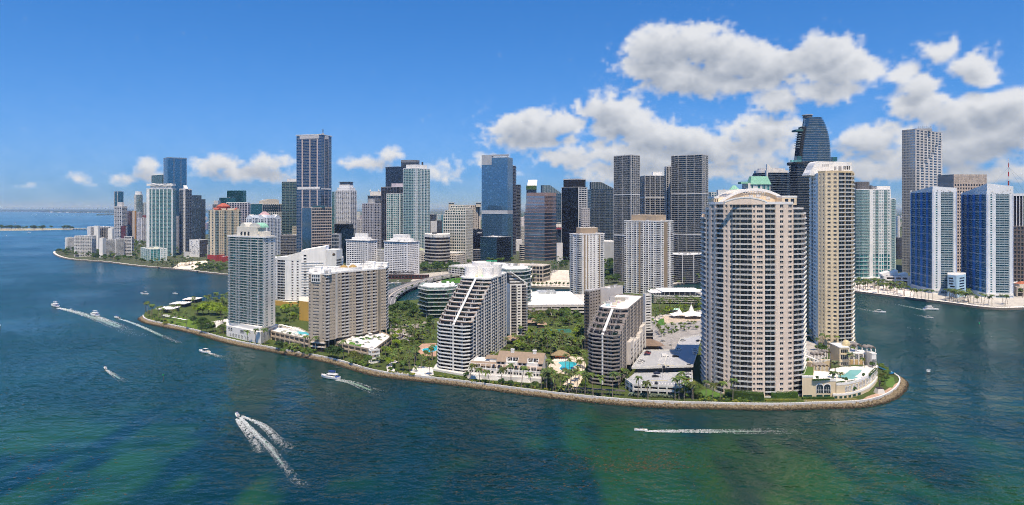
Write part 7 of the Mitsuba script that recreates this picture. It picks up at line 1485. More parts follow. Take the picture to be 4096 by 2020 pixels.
scatter([(2690,1590),(2740,1560),(2770,1545),(2800,1530),(2808,1575),(2790,1598)],26,[tree(('green_tree','olive_tree'),'leafy','between the parking deck and the peach tower',.5,.75,1.),coco('between the parking deck and the peach tower',.95,1.2),shrubs('between the parking deck and the peach tower',wt=.8)],2.4,AV[9:10] + AV[3:4])
# hedges in front of the peach tower, front beds
def hedge(name,label,A,B,w,h,c,dens=26,z=GZ):
    fr,L_ = frame(A,B);r = np.random.default_rng(int(L_ * 10));n = int(L_ * (w + 2 * h) * dens);m = MB();m.fb(fr,0,L_,-w,0,z,z + h * .85,pk(tuple(x * .5 for x in c)))
    u,s = r.uniform(0,L_,n),r.uniform(0,w + 2 * h,n);nn = np.where(s < h,.05,np.where(s < h + w,-(s - h),-w - .05));zz = np.where(s < h,s,np.where(s < h + w,h,s - h - w));bump = .25 * (meshkit.noise(np.c_[u * .7,s * .8,u * 0]) - .5);zz = zz * (1 + .5 * bump) + bump
    p = np.c_[fr[0] + fr[2] * u + fr[4] * (nn + bump),fr[1] + fr[3] * u + fr[5] * (nn + bump),z + zz];d = r.normal(size=(n,3)) * .16;e = r.normal(size=(n,3)) * .16
    V = np.stack([p,p + d,p + e],1).reshape(-1,3);m.mesh(V,np.arange(3 * n).reshape(-1,3),[pk(tuple(np.array(c) * g)) for g in r.uniform(.6,1.5,n)]);return solo(name,label,'hedge',m,'leaf')
hedge('hedge','tall dark clipped hedge left of centre under the peach tower',G(2898,1592),G(3056,1606),5,4.6,(.040,.075,.014));hedge('hedge','clipped green hedge right of centre under the peach tower',G(3086,1592),G(3192,1592),3,3.6,(.055,.115,.018));hedge('hedge','low yellow hedge in front of the clipped green hedge',G(3065,1606),G(3188,1604),1.6,.9,(.16,.17,.03));hedge('hedge','long low green hedge along the clubhouse wall',G(3212,1598),G(3338,1598),2,1.2,(.05,.1,.016))
scatter([(2785,1605),(2800,1590),(2880,1596),(2990,1608),(2990,1613),(2860,1609)],34,[shrubs('in the flower bed at the foot of the peach tower',('shrub','yellow_shrub'),'yellow green',1.,.6,1.)],1.6)
plant('clipped_tree','tree',G(3005,1612),'small mushroom shaped clipped tree by the sea wall','tree',None,.9)
for px,py in ((2006,1548),(2042,1552),(2200,1556),(1866,1520),(2140,1556)): plant('clipped_tree','tree',G(px,py - 6),'round clipped dark tree in front of the townhouses','tree','clipped trees in front of the townhouses',.95)
scatter([(1880,1522),(2150,1550),(2150,1556),(1880,1529)],46,[shrubs('in the beds along the townhouses',('yellow_shrub','shrub'),'yellow green',1.,.5,.9)],1.5,AV[:1])
scatter([(1740,1502),(1860,1512),(1860,1520),(1740,1512)],16,[shrubs('in the bed below the terraced block',('yellow_shrub','shrub'),'low',1.,.5,.9)],1.5)
# plaza, driveway, clubhouse
scatter([(2600,1300),(2610,1245),(2690,1232),(2810,1225),(2810,1245),(2700,1255),(2660,1262),(2625,1300)],46,[coco('in the plaza garden by the white tent',.75,1.0),tree(('green_tree','bright_tree'),'clipped','in the plaza garden by the white tent',.4,.6,.7),shrubs('in the plaza garden by the white tent',wt=1.)],4)
scatter([(2610,1330),(2640,1320),(2790,1305),(2800,1320),(2700,1335),(2650,1350)],34,[coco('along the driveway behind the parking deck',.6,.8),shrubs('along the driveway behind the parking deck',wt=1.2)],3,AV[3:4])
scatter([(2590,1236),(2810,1222),(2810,1232),(2600,1246)],16,[coco('in front of the planted car park',.95,1.15)],4)
scatter([(3250,1392),(3290,1378),(3360,1385),(3350,1400),(3270,1410)],14,[coco('at the foot of the yellow tower',.8,1.0),tree(('dark_tree',),'dark','at the foot of the yellow tower',.35,.5,.7),shrubs('at the foot of the yellow tower')],2.5)
# mainland
L1 = 'on the far left point'
scatter([(225,1012),(250,1002),(330,1000),(420,1022),(500,1036),(500,1048),(380,1039),(280,1029)],95,[tree(('dark_tree','green_tree'),'dark green',L1,.7,1.1),coco(L1,.9,1.2,.35)],7)
L2 = 'between the buildings of the far left shore'
scatter([(330,1033),(480,1046),(640,1066),(860,1090),(910,1088),(900,1020),(700,985),(540,985),(420,1010)],190,[tree(('dark_tree','green_tree'),'dark green',L2,.6,.95),coco(L2,.9,1.2,.3)],6,[px_poly([(690,1072),(720,1050),(830,1042),(830,1058),(780,1078)])])
scatter([(3425,1150),(3520,1135),(3640,1160),(3640,1175),(3500,1160)],30,[coco('behind the river walk',.9,1.1),tree(('green_tree',),'green','behind the river walk',.5,.8)],5)
scatter([(1100,1108),(1400,1118),(1540,1122),(1540,1090),(1400,1080),(1100,1070)],60,[tree(('dark_tree','green_tree'),'leafy','below the mainland office blocks',.8,1.2)],7)
scatter([(530,970),(585,965),(585,985),(530,990)],16,[tree(('green_tree',),'green','beside the foot of the tall teal tower',.9,1.2)],7);scatter([(620,1070),(700,1064),(800,1050),(800,1056),(700,1071),(630,1075)],30,[(1.,('date',),'palm_tree','grey green palm in the row on the far left waterfront','palm tree','palms on the far left waterfront',(1.1,1.5))],5)
scatter([(775,1085),(790,1068),(880,1062),(930,1070),(925,1092),(850,1089)],40,[tree(('dark_tree','green_tree'),'round','at the foot of the red roofed tower',.6,.9),coco('at the foot of the red roofed tower',.8,1.1,.6)],5)
scatter([(820,1022),(850,1015),(850,1035),(825,1040)],8,[tree(('green_tree',),'green','left of the red roofed tower',.8,1.)],5)
scatter([(1670,1086),(1690,1072),(1850,1070),(1870,1082),(1790,1090)],34,[tree(('green_tree','dark_tree'),'broad green','below the gridded podium',1.0,1.45)],8)
for px in (1800,1822,1846): plant('royal','palm_tree',G(px,1120),'tall royal palm in front of the louvred car park','palm tree','royal palms in front of the louvred car park',1.5)
scatter([(2110,1138),(2150,1100),(2220,1066),(2270,1050),(2290,1058),(2240,1082),(2140,1142)],46,[(1.2,('royal',),'palm_tree','royal palm in the avenue beside the riverside parking lot','palm tree','royal palm avenue beside the parking lot',(1.0,1.3)),tree(('dark_tree',),'dark','at the royal palm avenue',.7,1.)],4.5)
for px in range(2120,2285,17): plant('clipped_tree','tree',G(px,1143),'small round tree in the row at the river edge of the parking lot','tree','small round trees at the river edge',1.2)
scatter([(2410,1140),(2415,1060),(2460,1060),(2470,1140)],30,[tree(('dark_tree','green_tree'),'tall dark','between the two tan striped towers',1.0,1.5)],7)
scatter([(2690,1135),(2695,1112),(2805,1112),(2805,1135)],22,[coco('below the curved dark podium',1.0,1.3),fan('below the curved dark podium')],6)
scatter([(1860,1062),(1930,1050),(2010,1040),(2060,1046),(1930,1075)],14,[tree(('green_tree',),'green','between the mainland office blocks',.9,1.3)],8)
R1 = 'along the river walk on the right'
scatter([(3420,1166),(3430,1145),(3520,1148),(3600,1172),(3640,1185),(3640,1191),(3560,1178)],42,[coco(R1,.95,1.25)],4.5)
for i,px in enumerate(range(3640,3735,15)): plant(pick(*COCO),'palm_tree',G(px,1192 + i * 2.0),f'coconut palm {R1}','palm tree',f'palms {R1}',1.15)
scatter([(3770,1204),(3800,1185),(3880,1188),(3890,1214),(3830,1212)],30,[coco('in the clump between the twin blue towers',1.0,1.3)],3)
for px,py in ((3895,1216),(3912,1220),(3925,1212),(3935,1222),(3952,1220),(3968,1224),(4012,1216),(4020,1222),(4030,1217),(4090,1190),(4052,1130),(4066,1128)): plant(pick(*COCO),'palm_tree',G(px,py),f'coconut palm {R1}','palm tree',f'palms {R1}',1.1)
# causeway and islet trees, far woods
for i in range(70):
    px = gr.uniform(-20,290);
    if 108 < px < 122 or 222 < px < 248: continue
    plant(pick('dark_tree','green_tree','dark_tree'),'tree',G(px,915.5 + gr.uniform(0,2.5),1.2),'small dark tree in the line on the far causeway','tree','trees on the far causeway',gr.uniform(1.1,2.3),1.2)
def woods(name,label,P,n,h,c,z=3.0,seed=1):
    r = np.random.default_rng(seed);x0,y0,x1,y1 = P.bounds;V = [];C = [];tet = np.array([[0,2,1],[0,3,2],[0,4,3],[0,1,4]])
    while len(V) < n:
        p = (r.uniform(x0,x1),r.uniform(y0,y1))
        if not P.contains(Point(p)): continue
        s = r.uniform(.6,1.3);R_ = h * s * r.uniform(.8,1.5);a = r.uniform(0,1.5);ring_ = [[p[0] + R_ * math.cos(a + q),p[1] + R_ * math.sin(a + q),z + h * s * r.uniform(.15,.6)] for q in (0,1.57,3.14,4.71)]
        V.append([[p[0] + r.uniform(-.3,.3) * R_,p[1],z + h * s]] + ring_);C.append([pk(tuple(np.array(c) * r.uniform(.6,1.4)))] * 5)
    V = np.array(V).reshape(-1,3);F_i = (tet[None] + 5 * np.arange(n)[:,None,None]).reshape(-1,3);labels[name] = {'label': label,'category': 'woods','kind': 'stuff'};scene[name] = mikit.ply((V,F_i),'leaf',uv=np.c_[np.concatenate(C),np.zeros(5 * n)])
woods('far_woods','hazy blue green wooded shore across the bay on the left horizon',Polygon([G(-200,845.5),G(140,846.5),G(160,848.5),G(230,850),G(330,851),G(460,852),G(560,852),[-9000,26000],[-26000,26000]]),16000,26,(.022,.04,.02),3,4)
woods('islet_woods','low dark mangrove islet off the far shore',Polygon([G(386,861.3),G(455,859.6),G(690,859),G(690,857),G(420,857.7),G(388,859.6)]).buffer(-5),900,14,(.03,.05,.025),2,5)
woods('city_woods','hazy green tree cover of the city reaching to the horizon behind the towers',Polygon([[-1250,2700],[2300,2700],[9000,12000],[-5500,12000]]).buffer(-30),26000,11,(.035,.055,.022),GZ,6)

# ------------------------------------------------------------------ the clubhouse and pool terrace on the right tip
b = Bld('clubhouse','cream clubhouse with grey barrel vaults and a curved pool terrace at the right tip');ZC = 11.0
CR,CW = (.62,.53,.37),(.78,.77,.74)
Q = lambda x,y,z=ZC: G(3150 + x / 3.527,1300 + y / 3.527,z)      # measured on a 3.527 times enlargement
dk = [Q(690,838),Q(800,832),Q(900,815),Q(1000,788),Q(1100,742),Q(1190,685),Q(1250,625),Q(1268,585),Q(1180,560),Q(1060,578),Q(900,580),Q(780,590),Q(600,620),Q(575,780)]
terr = [Q(640,985,5),Q(780,985,5),Q(900,968,5),Q(1040,930,5),Q(1150,880,5),Q(1230,800,5),Q(1270,740,5),Q(1250,680,5),Q(900,760,5),Q(640,800,5)]
m = MB();m.prism(Polygon(dk).buffer(0),GZ - .3,ZC,pk(CR),pk((.72,.70,.66)));b.part('pool_terrace',m);m = MB();m.prism(Polygon(terr).buffer(0),GZ - .3,5.0,pk(CR),pk((.74,.72,.69)));b.part('lower_terrace',m)
for i in range(8):
    fr,L_ = frame(dk[i],dk[i + 1]);b.box('terrace_parapet',fr,0,L_,-.3,.15,ZC - .6,ZC + .9,CW)
    if i > 0: [arch_pane(b,fr,L_ * (.12 + .46 * k),L_ * (.45 + .46 * k),.06,5.5,8.4,(.42,.41,.39),'arched_niche') for k in range(2)]
for i in range(6):
    fr,L_ = frame(terr[i],terr[i + 1]);b.box('terrace_parapet',fr,0,L_,-.3,.15,4.6,5.9,CW)
    if i < 3: [b.box('dark_grille',fr,L_ * (.15 + .5 * k),L_ * (.45 + .5 * k),0,.08,GZ + .2,GZ + 1.7,(.015,.06,.05)) for k in range(2)]
m = MB();w_ = [Q(*q,ZC) for q in ((712,735),(720,700),(790,702),(840,668),(882,632),(1050,628),(1035,665),(995,702),(948,726),(1002,742),(912,766),(830,757),(760,752))];m.sheet(Polygon(w_),ZC + .02,pk((.16,.42,.42)));b.part('pool',m,'gloss')
hall = [G(3252,1590),G(3343,1590),P2(3346,428),P2(3256,432)];m = MB();m.prism(Polygon(hall),GZ - .3,13.5,pk(CR),pk(CW));b.part('hall',m);fr,L_ = frame(hall[0],hall[1])
for k in range(2): arch_pane(b,fr,L_ * (.15 + .33 * k),L_ * (.44 + .33 * k),.06,5.2,9.2);b.box('dark_grille',fr,L_ * (.15 + .33 * k),L_ * (.42 + .33 * k),0,.08,GZ + .2,GZ + 1.7,(.015,.06,.05))
b.box('hall_parapet',fr,-.2,L_ + .2,-.4,.2,12.8,14.2,CW);m = MB();m.prism(Polygon([G(3208,1591),G(3252,1591),P2(3254,432),P2(3210,436)]),GZ - .3,15.8,pk((.64,.55,.39)),pk((.08,.14,.03)));b.part('side_block',m);fr,L_ = frame(G(3208,1591),G(3252,1591));b.box('side_parapet',fr,0,L_,-.4,.15,15.2,16.6,CW);b.box('dark_grille',fr,L_ * .1,L_ * .9,0,.08,GZ + .2,GZ + 1.7,(.015,.06,.05))
def block(name,pa,pb,Y,d,z0,z1,c=CR,rows=((.3,.7),),n=3,top=CW):
    m = MB();A,B = P2(pa,Y),P2(pb,Y);fr,L_ = frame(A,B);m.fb(fr,0,L_,-d,0,z0,z1,pk(c));b.part(name,m);b.box('cornice',fr,-.25,L_ + .25,-d,.25,z1,z1 + .7,top)
    for a,e in rows:
        for k in range(n): za,ze = z0 + (z1 - z0) * a,z0 + (z1 - z0) * e;b.pane(fr,L_ * (k + .12) / n,L_ * (k + .88) / n,.05,za,ze,(.03,.035,.04),'glass');[b.m('window_frame',stuff=True).fb(fr,L_ * (k + .12 + .76 * j / 4) / n - .05,L_ * (k + .12 + .76 * j / 4) / n + .05,.05,.12,za,ze,pk(WHITE)) for j in range(5)]
    return fr,L_
block('club_tower',3358,3396,456,14,ZC,23.5,CR,((.06,.2),(.36,.62),(.72,.92)),1);fr,L_ = block('club_wing',3396,3452,459,14,ZC,18.6,CR,((.52,.95),),3)
for k in range(3): b.box('door_panel',fr,L_ * (k + .1) / 3,L_ * (k + .9) / 3,0,.06,ZC + .1,ZC + 3.4,(.50,.36,.17));b.box('column',fr,L_ * (k + 1) / 3 - .3,L_ * (k + 1) / 3 + .3,0,.7,ZC,18.5,CW)
block('club_end',3452,3486,462,12,ZC,17.5,(.60,.49,.31),(),1);block('white_bay',3487,3505,452,9,ZC - 3,20,CW,((.3,.7),),1)
m = MB();xc = X(3387,460);m.mesh(*lathe([(2.6,24.2),(2.75,25.6),(2.2,27),(1.0,28),(0,28.3)],18,(xc,461,0)),pk((.62,.53,.30)));b.part('gold_dome',m,'gloss')
def vaults(px0,px1,Y,d,z,n,rise=1.6,h=3.6):
    x0,x1 = X(px0,Y),X(px1,Y);w = (x1 - x0) / n
    for k in range(n):
        xc = x0 + (k + .5) * w;a = np.linspace(0,math.pi,9);v = [[xc + w * .5 * math.cos(t),y,z + h + rise * math.sin(t)] for y in (Y,Y + d) for t in a];m = MB();m.mesh(v,[q for i in range(8) for q in ([i,i + 1,i + 10],[i,i + 10,i + 9])],pk((.30,.275,.25)));b.part('barrel_vault',m)
    for k in range(n + 1):
        for y in (Y + .3,Y + d - .3): x = x0 + k * w;m = MB();m.mesh(*tube([[x,y,z],[x,y,z + h]],.28,.28,7),pk(CW));b.part('column',m)
vaults(3398,3450,460,8,19.2,2,2.6);vaults(3469,3503,455,7,20.6,2,1.8,2.4);vaults(3268,3316,437,8,ZC,3);vaults(3257,3300,462,7,12,3,2,4.4);vaults(3300,3322,468,6,13,2,1.6,4);vaults(3326,3357,470,6,14,1,1.4,5)
fr,L_ = frame(P2(3322,474),P2(3360,472));b.box('bridge_wall',fr,0,L_,-4,0,ZC,14,CR);fr,L_ = frame(P2(3255,460),P2(3325,468));b.box('raised_walk',fr,0,L_,-6,0,GZ,12,CR);b.box('raised_rail',fr,0,L_,-.2,.1,12,13,CW)
for (xa,ya,xb,yb) in ((720,925,850,820),(600,500,440,590),(780,560,740,650)): A,B = Q(xa,ya,5),Q(xb,yb,9);m = MB();[m.mesh(*(lambda o: ([[*(p + o),z] for z in (3 + k * .55,5.4 + k * .55) for p in (A + (B - A) * k / 10,A + (B - A) * (k + 1) / 10,A + (B - A) * (k + 1) / 10 + [0,1.6],A + (B - A) * k / 10 + [0,1.6])],BOXF))(np.zeros(2)),pk(CW)) for k in range(10)];b.part('stair',m)
m = MB()
for k in range(9): x = X(3222,452) + k * .9;m.ab(x,x + .25,446,458,19 - k * .35,19.3 - k * .35,pk(WHITE));m.ab(x,x + .2,446,446.3,GZ + 13,19 - k * .35,pk(WHITE))
b.part('white_trellis',m);b.done()
k = thing('gazebo','round white garden gazebo by the driveway of the yellow tower','gazebo');g = G(3225,1428);m = MB();[m.mesh(*tube([[g[0] + 2.6 * math.cos(a),g[1] + 2.6 * math.sin(a),GZ],[g[0] + 2.6 * math.cos(a),g[1] + 2.6 * math.sin(a),GZ + 3.4]],.12,.12,5),pk(WHITE)) for a in np.arange(8) * .785];put(k + '__posts',m);m = MB()
for a in np.arange(16) * .3927: m.mesh(*tube([[g[0] + 3 * math.cos(a),g[1] + 3 * math.sin(a),GZ + 3.4],[g[0] + 1.8 * math.cos(a),g[1] + 1.8 * math.sin(a),GZ + 4.7],[g[0],g[1],GZ + 5.2]],.1,.1,4),pk(WHITE))
put(k + '__lattice_dome',m)
CH = 'on the clubhouse terrace'
for px,py,kd,s,z in ((3341,1500,'date',1.2,ZC),(3400,1468,'date',1.25,ZC),(3458,1470,'coconut_b',.7,ZC),(3362,1512,'low',.9,ZC),(3330,1580,'coconut_c',1.15,GZ),(3386,1400,'low',1.0,GZ + 8)): plant(kd,'palm_tree',G(px,py,z),f'single palm {CH}','palm tree',f'palms {CH}',s,z)
for px,py,z,s in ((3380,1530,ZC,.75),(3455,1512,ZC,.6),(3268,1520,13.5,.6),(3335,1508,ZC,.6),(3420,1568,5,.7),(3490,1470,ZC,.9)): plant('clipped_tree','tree',G(px,py,z),f'small round clipped tree {CH}','tree',f'clipped trees {CH}',s,z)
scatter([(3518,1520),(3530,1488),(3552,1492),(3548,1520),(3530,1548)],14,[tree(('green_tree','olive_tree'),'small','on the right tip below the clubhouse',.3,.5),shrubs('on the right tip below the clubhouse')],2.5)
scatter([(3510,1470),(3535,1472),(3560,1490),(3540,1486)],8,[shrubs('at the blue boom lift')],2)
for (xa,ya,xb,yb,z) in ((1165,720,1265,620,ZC),(865,818,980,795,ZC),(690,830,810,812,ZC),(365,790,600,780,13.5)): hedge('hedge',f'low planter hedge {CH}, {["right curve","front curve","left curve","on the hall roof"][(xa<1000)+(xa<800)+(xa<500)]}',Q(xa,ya,z),Q(xb,yb,z),1.2,.9,(.04,.08,.015),30,z)
k = thing('statue','dark bronze statue of a standing figure raising one arm on a pale stone pedestal','statue');s_ = G(3518,1573);m = MB();m.mesh([[s_[0] + x,s_[1] + y,z] for z,e in ((GZ,2.6),(GZ + 3.3,1.7)) for x,y in ((-e,-e),(e,-e),(e,e),(-e,e))],BOXF,pk((.62,.58,.52)));m.ab(s_[0] - 1.8,s_[0] + 1.8,s_[1] - 1.8,s_[1] + 1.8,GZ + 3.3,GZ + 3.7,pk((.06,.05,.05)));put(k + '__pedestal',m)
def body(J,bones,n=.05,sm=6):
    """One continuous body: hulls of the spheres at the joints, joined and smoothed."""
    out = None
    for a,e in bones:
        pts = []
        for q in (a,e): sph = manifold3d.Manifold.sphere(J[q][3],10).translate(J[q][:3]);pts.append(sph)
        h = manifold3d.Manifold.batch_hull(pts);out = h if out is None else out + h
    mm = out.refine_to_length(n).to_mesh();tm = trimesh.Trimesh(mm.vert_properties[:,:3],mm.tri_verts,process=True);trimesh.smoothing.filter_taubin(tm,iterations=sm);return tm
def person_joints(st=.12,arm=.2):
    J = dict(head=(0,.01,1.64,.105),chin=(0,.03,1.57,.075),neck=(0,0,1.47,.06),chest=(0,0,1.30,.135),waist=(0,0,1.08,.115),hip=(0,0,.95,.13))
    for s,q in ((-1,'l'),(1,'r')): J |= {q + 'sh': (s * .19,0,1.39,.065),q + 'el': (s * .25,-s * arm * .4,1.12,.045),q + 'ha': (s * .26,s * -arm * .4 + .10,.88,.04),q + 'th': (s * .09,0,.88,.09),q + 'kn': (s * .10,s * st,.49,.06),q + 'an': (s * .10,s * st * 1.6,.10,.045),q + 'to': (s * .11,s * st * 1.6 + .13,.05,.035)}
    B = [('head','chin'),('chin','neck'),('neck','chest'),('chest','waist'),('waist','hip')]
    for q in 'lr': B += [('chest',q + 'sh'),(q + 'sh',q + 'el'),(q + 'el',q + 'ha'),('hip',q + 'th'),(q + 'th',q + 'kn'),(q + 'kn',q + 'an'),(q + 'an',q + 'to')]
    return J,B
J,B = person_joints(.1,.2);J['rel'],J['rha'] = (.36,.05,1.62,.05),(.25,.12,1.92,.045)
tm = body(J,B,.07,5);tm.apply_scale(2.9);tm.apply_transform(trimesh.transformations.rotation_matrix(math.pi,[0,0,1]));tm.apply_translation([s_[0],s_[1],GZ + 3.65]);m = MB();m.tm(tm,pk((.05,.038,.03)));put(k + '__figure',m,'gloss')
k = thing('boom_lift','blue telescopic boom lift parked beside the clubhouse on the right tip','boom lift');A,B2 = np.array([*G(3562,1497),GZ + 1.6]),np.array([*G(3512,1470,9),9.5]);m = MB();m.mesh(*tube([A,A + (B2 - A) * .55],.5,.45,4),pk((.02,.20,.42)));m.mesh(*tube([A + (B2 - A) * .5,B2],.3,.28,4),pk((.03,.25,.5)));put(k + '__boom',m,'gloss');m = MB();m.ab(A[0] - 2,A[0] + 2,A[1] - 1,A[1] + 1,GZ + .5,GZ + 1.5,pk((.02,.18,.4)));put(k + '__chassis',m,'gloss');m = MB();m.ab(B2[0] - 1,B2[0] + .2,B2[1] - .5,B2[1] + .5,9,10.2,pk((.3,.3,.3)));put(k + '__basket',m)
for dx in (-1.5,1.5):
    for dy in (-1.1,1.1): m = MB();m.mesh(*tube([[A[0] + dx,A[1] + dy - .2,GZ + .5],[A[0] + dx,A[1] + dy + .2,GZ + .5]],.5,.5,10),pk(BLACK));put(uk(k + '__wheel'),m)

# people on the promenade
CL = [((.5,.05,.05),(.05,.05,.07),'red shirt and dark trousers'),((.7,.7,.7),(.03,.03,.04),'white shirt and black trousers'),((.03,.03,.04),(.04,.04,.05),'all black clothes'),((.05,.10,.3),(.4,.38,.33),'blue shirt and pale shorts'),((.6,.5,.2),(.05,.06,.1),'yellow top and navy trousers'),((.2,.3,.2),(.08,.08,.08),'green top and dark leggings'),((.75,.75,.75),(.6,.6,.6),'all white clothes')]
for i,(px,py) in enumerate(((2135,1558),(2100,1552),(2064,1548),(2370,1588),(3066,1614),(3132,1613),(3224,1611))):
    tp,bt,wt = CL[i];J,B = person_joints(.1 + .05 * (i % 3),.15 + .1 * (i % 2));tm = body(J,B,.09,4);cz = tm.triangles_center[:,2];nx = np.abs(tm.triangles_center[:,0]);cy = tm.triangles_center[:,1]
    col = np.where(cz > 1.49,np.where((cz > 1.66) | (cy < -.02),pk((.04,.03,.02)),pk((.42,.27,.19))),np.where((nx > .225) & (cz < 1.2),pk((.42,.27,.19)),np.where(cz > .95,pk(tp),np.where(cz > .1,pk(bt),pk((.05,.05,.05))))));tm.apply_transform(trimesh.transformations.rotation_matrix((-1.57,1.57)[i % 2],[0,0,1]));g = G(px,py);tm.apply_translation([g[0],g[1],GZ + .02]);m = MB();m.mesh(tm.vertices,tm.faces,col)
    place_ = ('by the right townhouse','by the middle townhouse','by the left townhouse','near the scaffolded walk','by the yellow hedge','beside the clubhouse lawn','furthest right on the white path')[i];solo('person',f'person in {wt} walking on the promenade {place_}','person',m)

# ------------------------------------------------------------------ boats and wakes
def hull_mesh(L,Bm,H,c,deckc,sheer=.35):
    n = 13;t = np.linspace(0,1,n);x = (t - .5) * L;hb = Bm / 2 * np.where(t < .55,.92 + .08 * t / .55,1 - ((t - .55) / .45) ** 2.2 * .97);top = H * (1 + sheer * np.clip((t - .4) / .6,0,1) ** 1.5);ch = hb * np.where(t < .6,.86,.86 - .35 * (t - .6) / .4)
    rows = [np.c_[x,hb,top],np.c_[x,ch,top * 0 + H * .25],np.c_[x + .02 * L * (t > .8),0 * x,-H * .25 + H * .6 * np.clip((t - .8) / .2,0,1)],np.c_[x,-ch,top * 0 + H * .25],np.c_[x,-hb,top]]
    V = np.stack(rows,1).reshape(-1,3);f = []
    for i in range(n - 1):
        for k in range(4): a,e = i * 5 + k,(i + 1) * 5 + k;f += [[a,e,e + 1],[a,e + 1,a + 1]]
    f += [[0,1,2],[0,2,4],[2,3,4]];hm = MB();hm.mesh(V,f,pk(c));dm = MB();D = np.vstack([np.c_[x,hb * .97,top - .1],np.c_[x,-hb * .97,top - .1]]);dm.mesh(D,[q for i in range(n - 1) for q in ([i,i + 1,n + i + 1],[i,n + i + 1,n + i])],pk(deckc));return hm,dm
def boat(px,py,head,L,kindb,label,canopy=(.03,.04,.12),hullc=(.78,.78,.77),cat='motor boat'):
    """A boat on the water at a pixel, its bow towards head (degrees, 0 right, 90 away)."""
    g = G(px,py,0);k = thing(cat.replace(' ','_'),label,cat);M = T().translate([g[0],g[1],.05]).rotate([0,0,1],head);s = L / 12;H = .115 * L
    def pt(n,m,bs='gloss'):
        d = m.ply(bs)
        if d: scene[uk(f'{k}__{n}')] = {**d,'to_world': M}
    h,d = hull_mesh(L,L * .29,H,hullc,(.70,.68,.64));pt('hull',h);pt('deck',d,'paint')
    def cab(x0,x1,w,z0,z1,rake,c,name,bs='gloss',tap=.8): m = MB();v = [[x * s,y * s,z] for z,e,a in ((z0,1,0),(z1,tap,rake)) for x,y in ((x0 + a * .4,-w),(x1 - a,-w * e),(x1 - a,w * e),(x0 + a * .4,w))];m.mesh(v,BOXF,pk(c));pt(name,m,bs)
    if kindb == 'yacht':
        cab(-4.2,3.2,1.35,H * .9,H * 1.35,.4,WHITE,'cabin');cab(-3.8,2.6,1.30,H * 1.35,H * 1.75,1.3,(.02,.022,.03),'window','glass');cab(-4.6,1.6,1.38,H * 1.75,H * 1.95,.3,WHITE,'flybridge');cab(-3.0,.9,1.1,H * 1.95,H * 2.3,.7,WHITE,'flybridge_wall');cab(-3.2,.6,1.0,H * 2.95,H * 3.03,.1,canopy,'sun_top','paint')
        m = MB();[m.mesh(*tube([[x * s,y * s,H * 2.2],[x * s,y * s,H * 2.97]],.05,.05,4),pk(LGREY)) for x in (-2.9,.3) for y in (-.9,.9)];m.mesh(*tube([[-3.4 * s,0,H * 2],[-4 * s,0,H * 3.5]],.08,.05,4),pk(WHITE));pt('radar_arch',m);cab(-5.6,-4.4,1.2,H * .95,H * 1.2,0,(.04,.08,.3) if L > 15 else WHITE,'stern_seat','paint')
    elif kindb == 'cruiser':
        cab(-.5,4.2,1.1,H * .98,H * 1.38,1.8,WHITE,'cabin');cab(-1.0,1.2,1.15,H * 1.36,H * 1.85,1.0,(.03,.035,.045),'windscreen','glass');cab(-3.6,.2,1.1,H * 2.35,H * 2.42,.2,canopy,'canopy','paint');m = MB();[m.mesh(*tube([[x * s,y * s,H],[(x - .3) * s,y * s,H * 2.36]],.05,.05,4),pk(LGREY)) for x in (-3.2,.2) for y in (-1,1)];pt('canopy_frame',m);cab(-4.8,-2.6,1.2,H * .9,H * 1.2,.2,(.5,.46,.4),'seat','paint')
    else:
        cab(-.8,.9,.7,H * .95,H * 1.55,.3,WHITE,'console');cab(-1.8,1.4,1.15,H * 2.5,H * 2.62,.15,canopy,'canopy','paint');m = MB();[m.mesh(*tube([[x * s,y * s,H],[x * s,y * .9 * s,H * 2.5]],.05,.05,4),pk(LGREY)) for x in (-1.4,1) for y in (-1,1)];pt('canopy_frame',m);cab(-3.6,-2.2,1.0,H * .9,H * 1.25,.1,(.45,.42,.38),'seat','paint');cab(-6.9,-5.9,.5,H * .3,H * 1.5,.1,(.04,.04,.045),'outboard_motor')
    return k
BT = [(218,1226,148,17,'yacht','white flybridge yacht leading the line of boats, farthest left'),(284,1243,150,8,'console','tiny white boat inside the wake of the leading yacht'),(377,1263,146,17,'yacht','white flybridge yacht in the middle of the line of boats'),(466,1272,150,10,'console','small boat with a blue canopy, last of the line of boats'),(577,1177,165,13,'cruiser','white cruiser lying still off the left point'),(701,1176,170,9,'console','small white boat with a yellow float off the left point'),(816,1410,152,13,'cruiser','white cruiser with teal stern passing the green balcony tower'),(1320,1514,155,16,'yacht','white yacht with a blue sun top nearest the sea wall'),(421,1474,128,6.5,'console','small boat with a dark canopy alone on the left'),(948,1662,122,7,'console','open motor boat with a navy canopy and broad foaming wake, nearest at bottom left'),(2563,1724,178,7.2,'console','open motor boat with a black canopy and long straight wake, bottom right of centre'),(3521,1250,-18,12,'cruiser','white cruiser heading right, left one of the three in the right channel'),(3724,1240,-14,16,'yacht','white flybridge yacht heading right in the right channel'),(3716,1272,-24,8,'cruiser','small white cruiser below the flybridge yacht in the right channel'),(60,893,20,16,'cruiser','distant white boat beyond the causeway'),(25,944,80,9,'console','tiny boat at the far left edge near the causeway'),(116,931,5,16,'cruiser','distant boat with a thin wake off the causeway'),(1562,1136,30,16,'cruiser','dark canopied boat moored at the restaurant dock'),(1592,1134,10,14,'console','boat moored by the bridge at the restaurant dock')]
for a in BT: boat(*a,canopy=(.03,.06,.25) if 'blue' in a[5] else ((.01,.01,.012) if ('black' in a[5] or 'dark' in a[5]) else ((.02,.03,.12) if 'navy' in a[5] else (.6,.6,.6))))
r = np.random.default_rng(31)
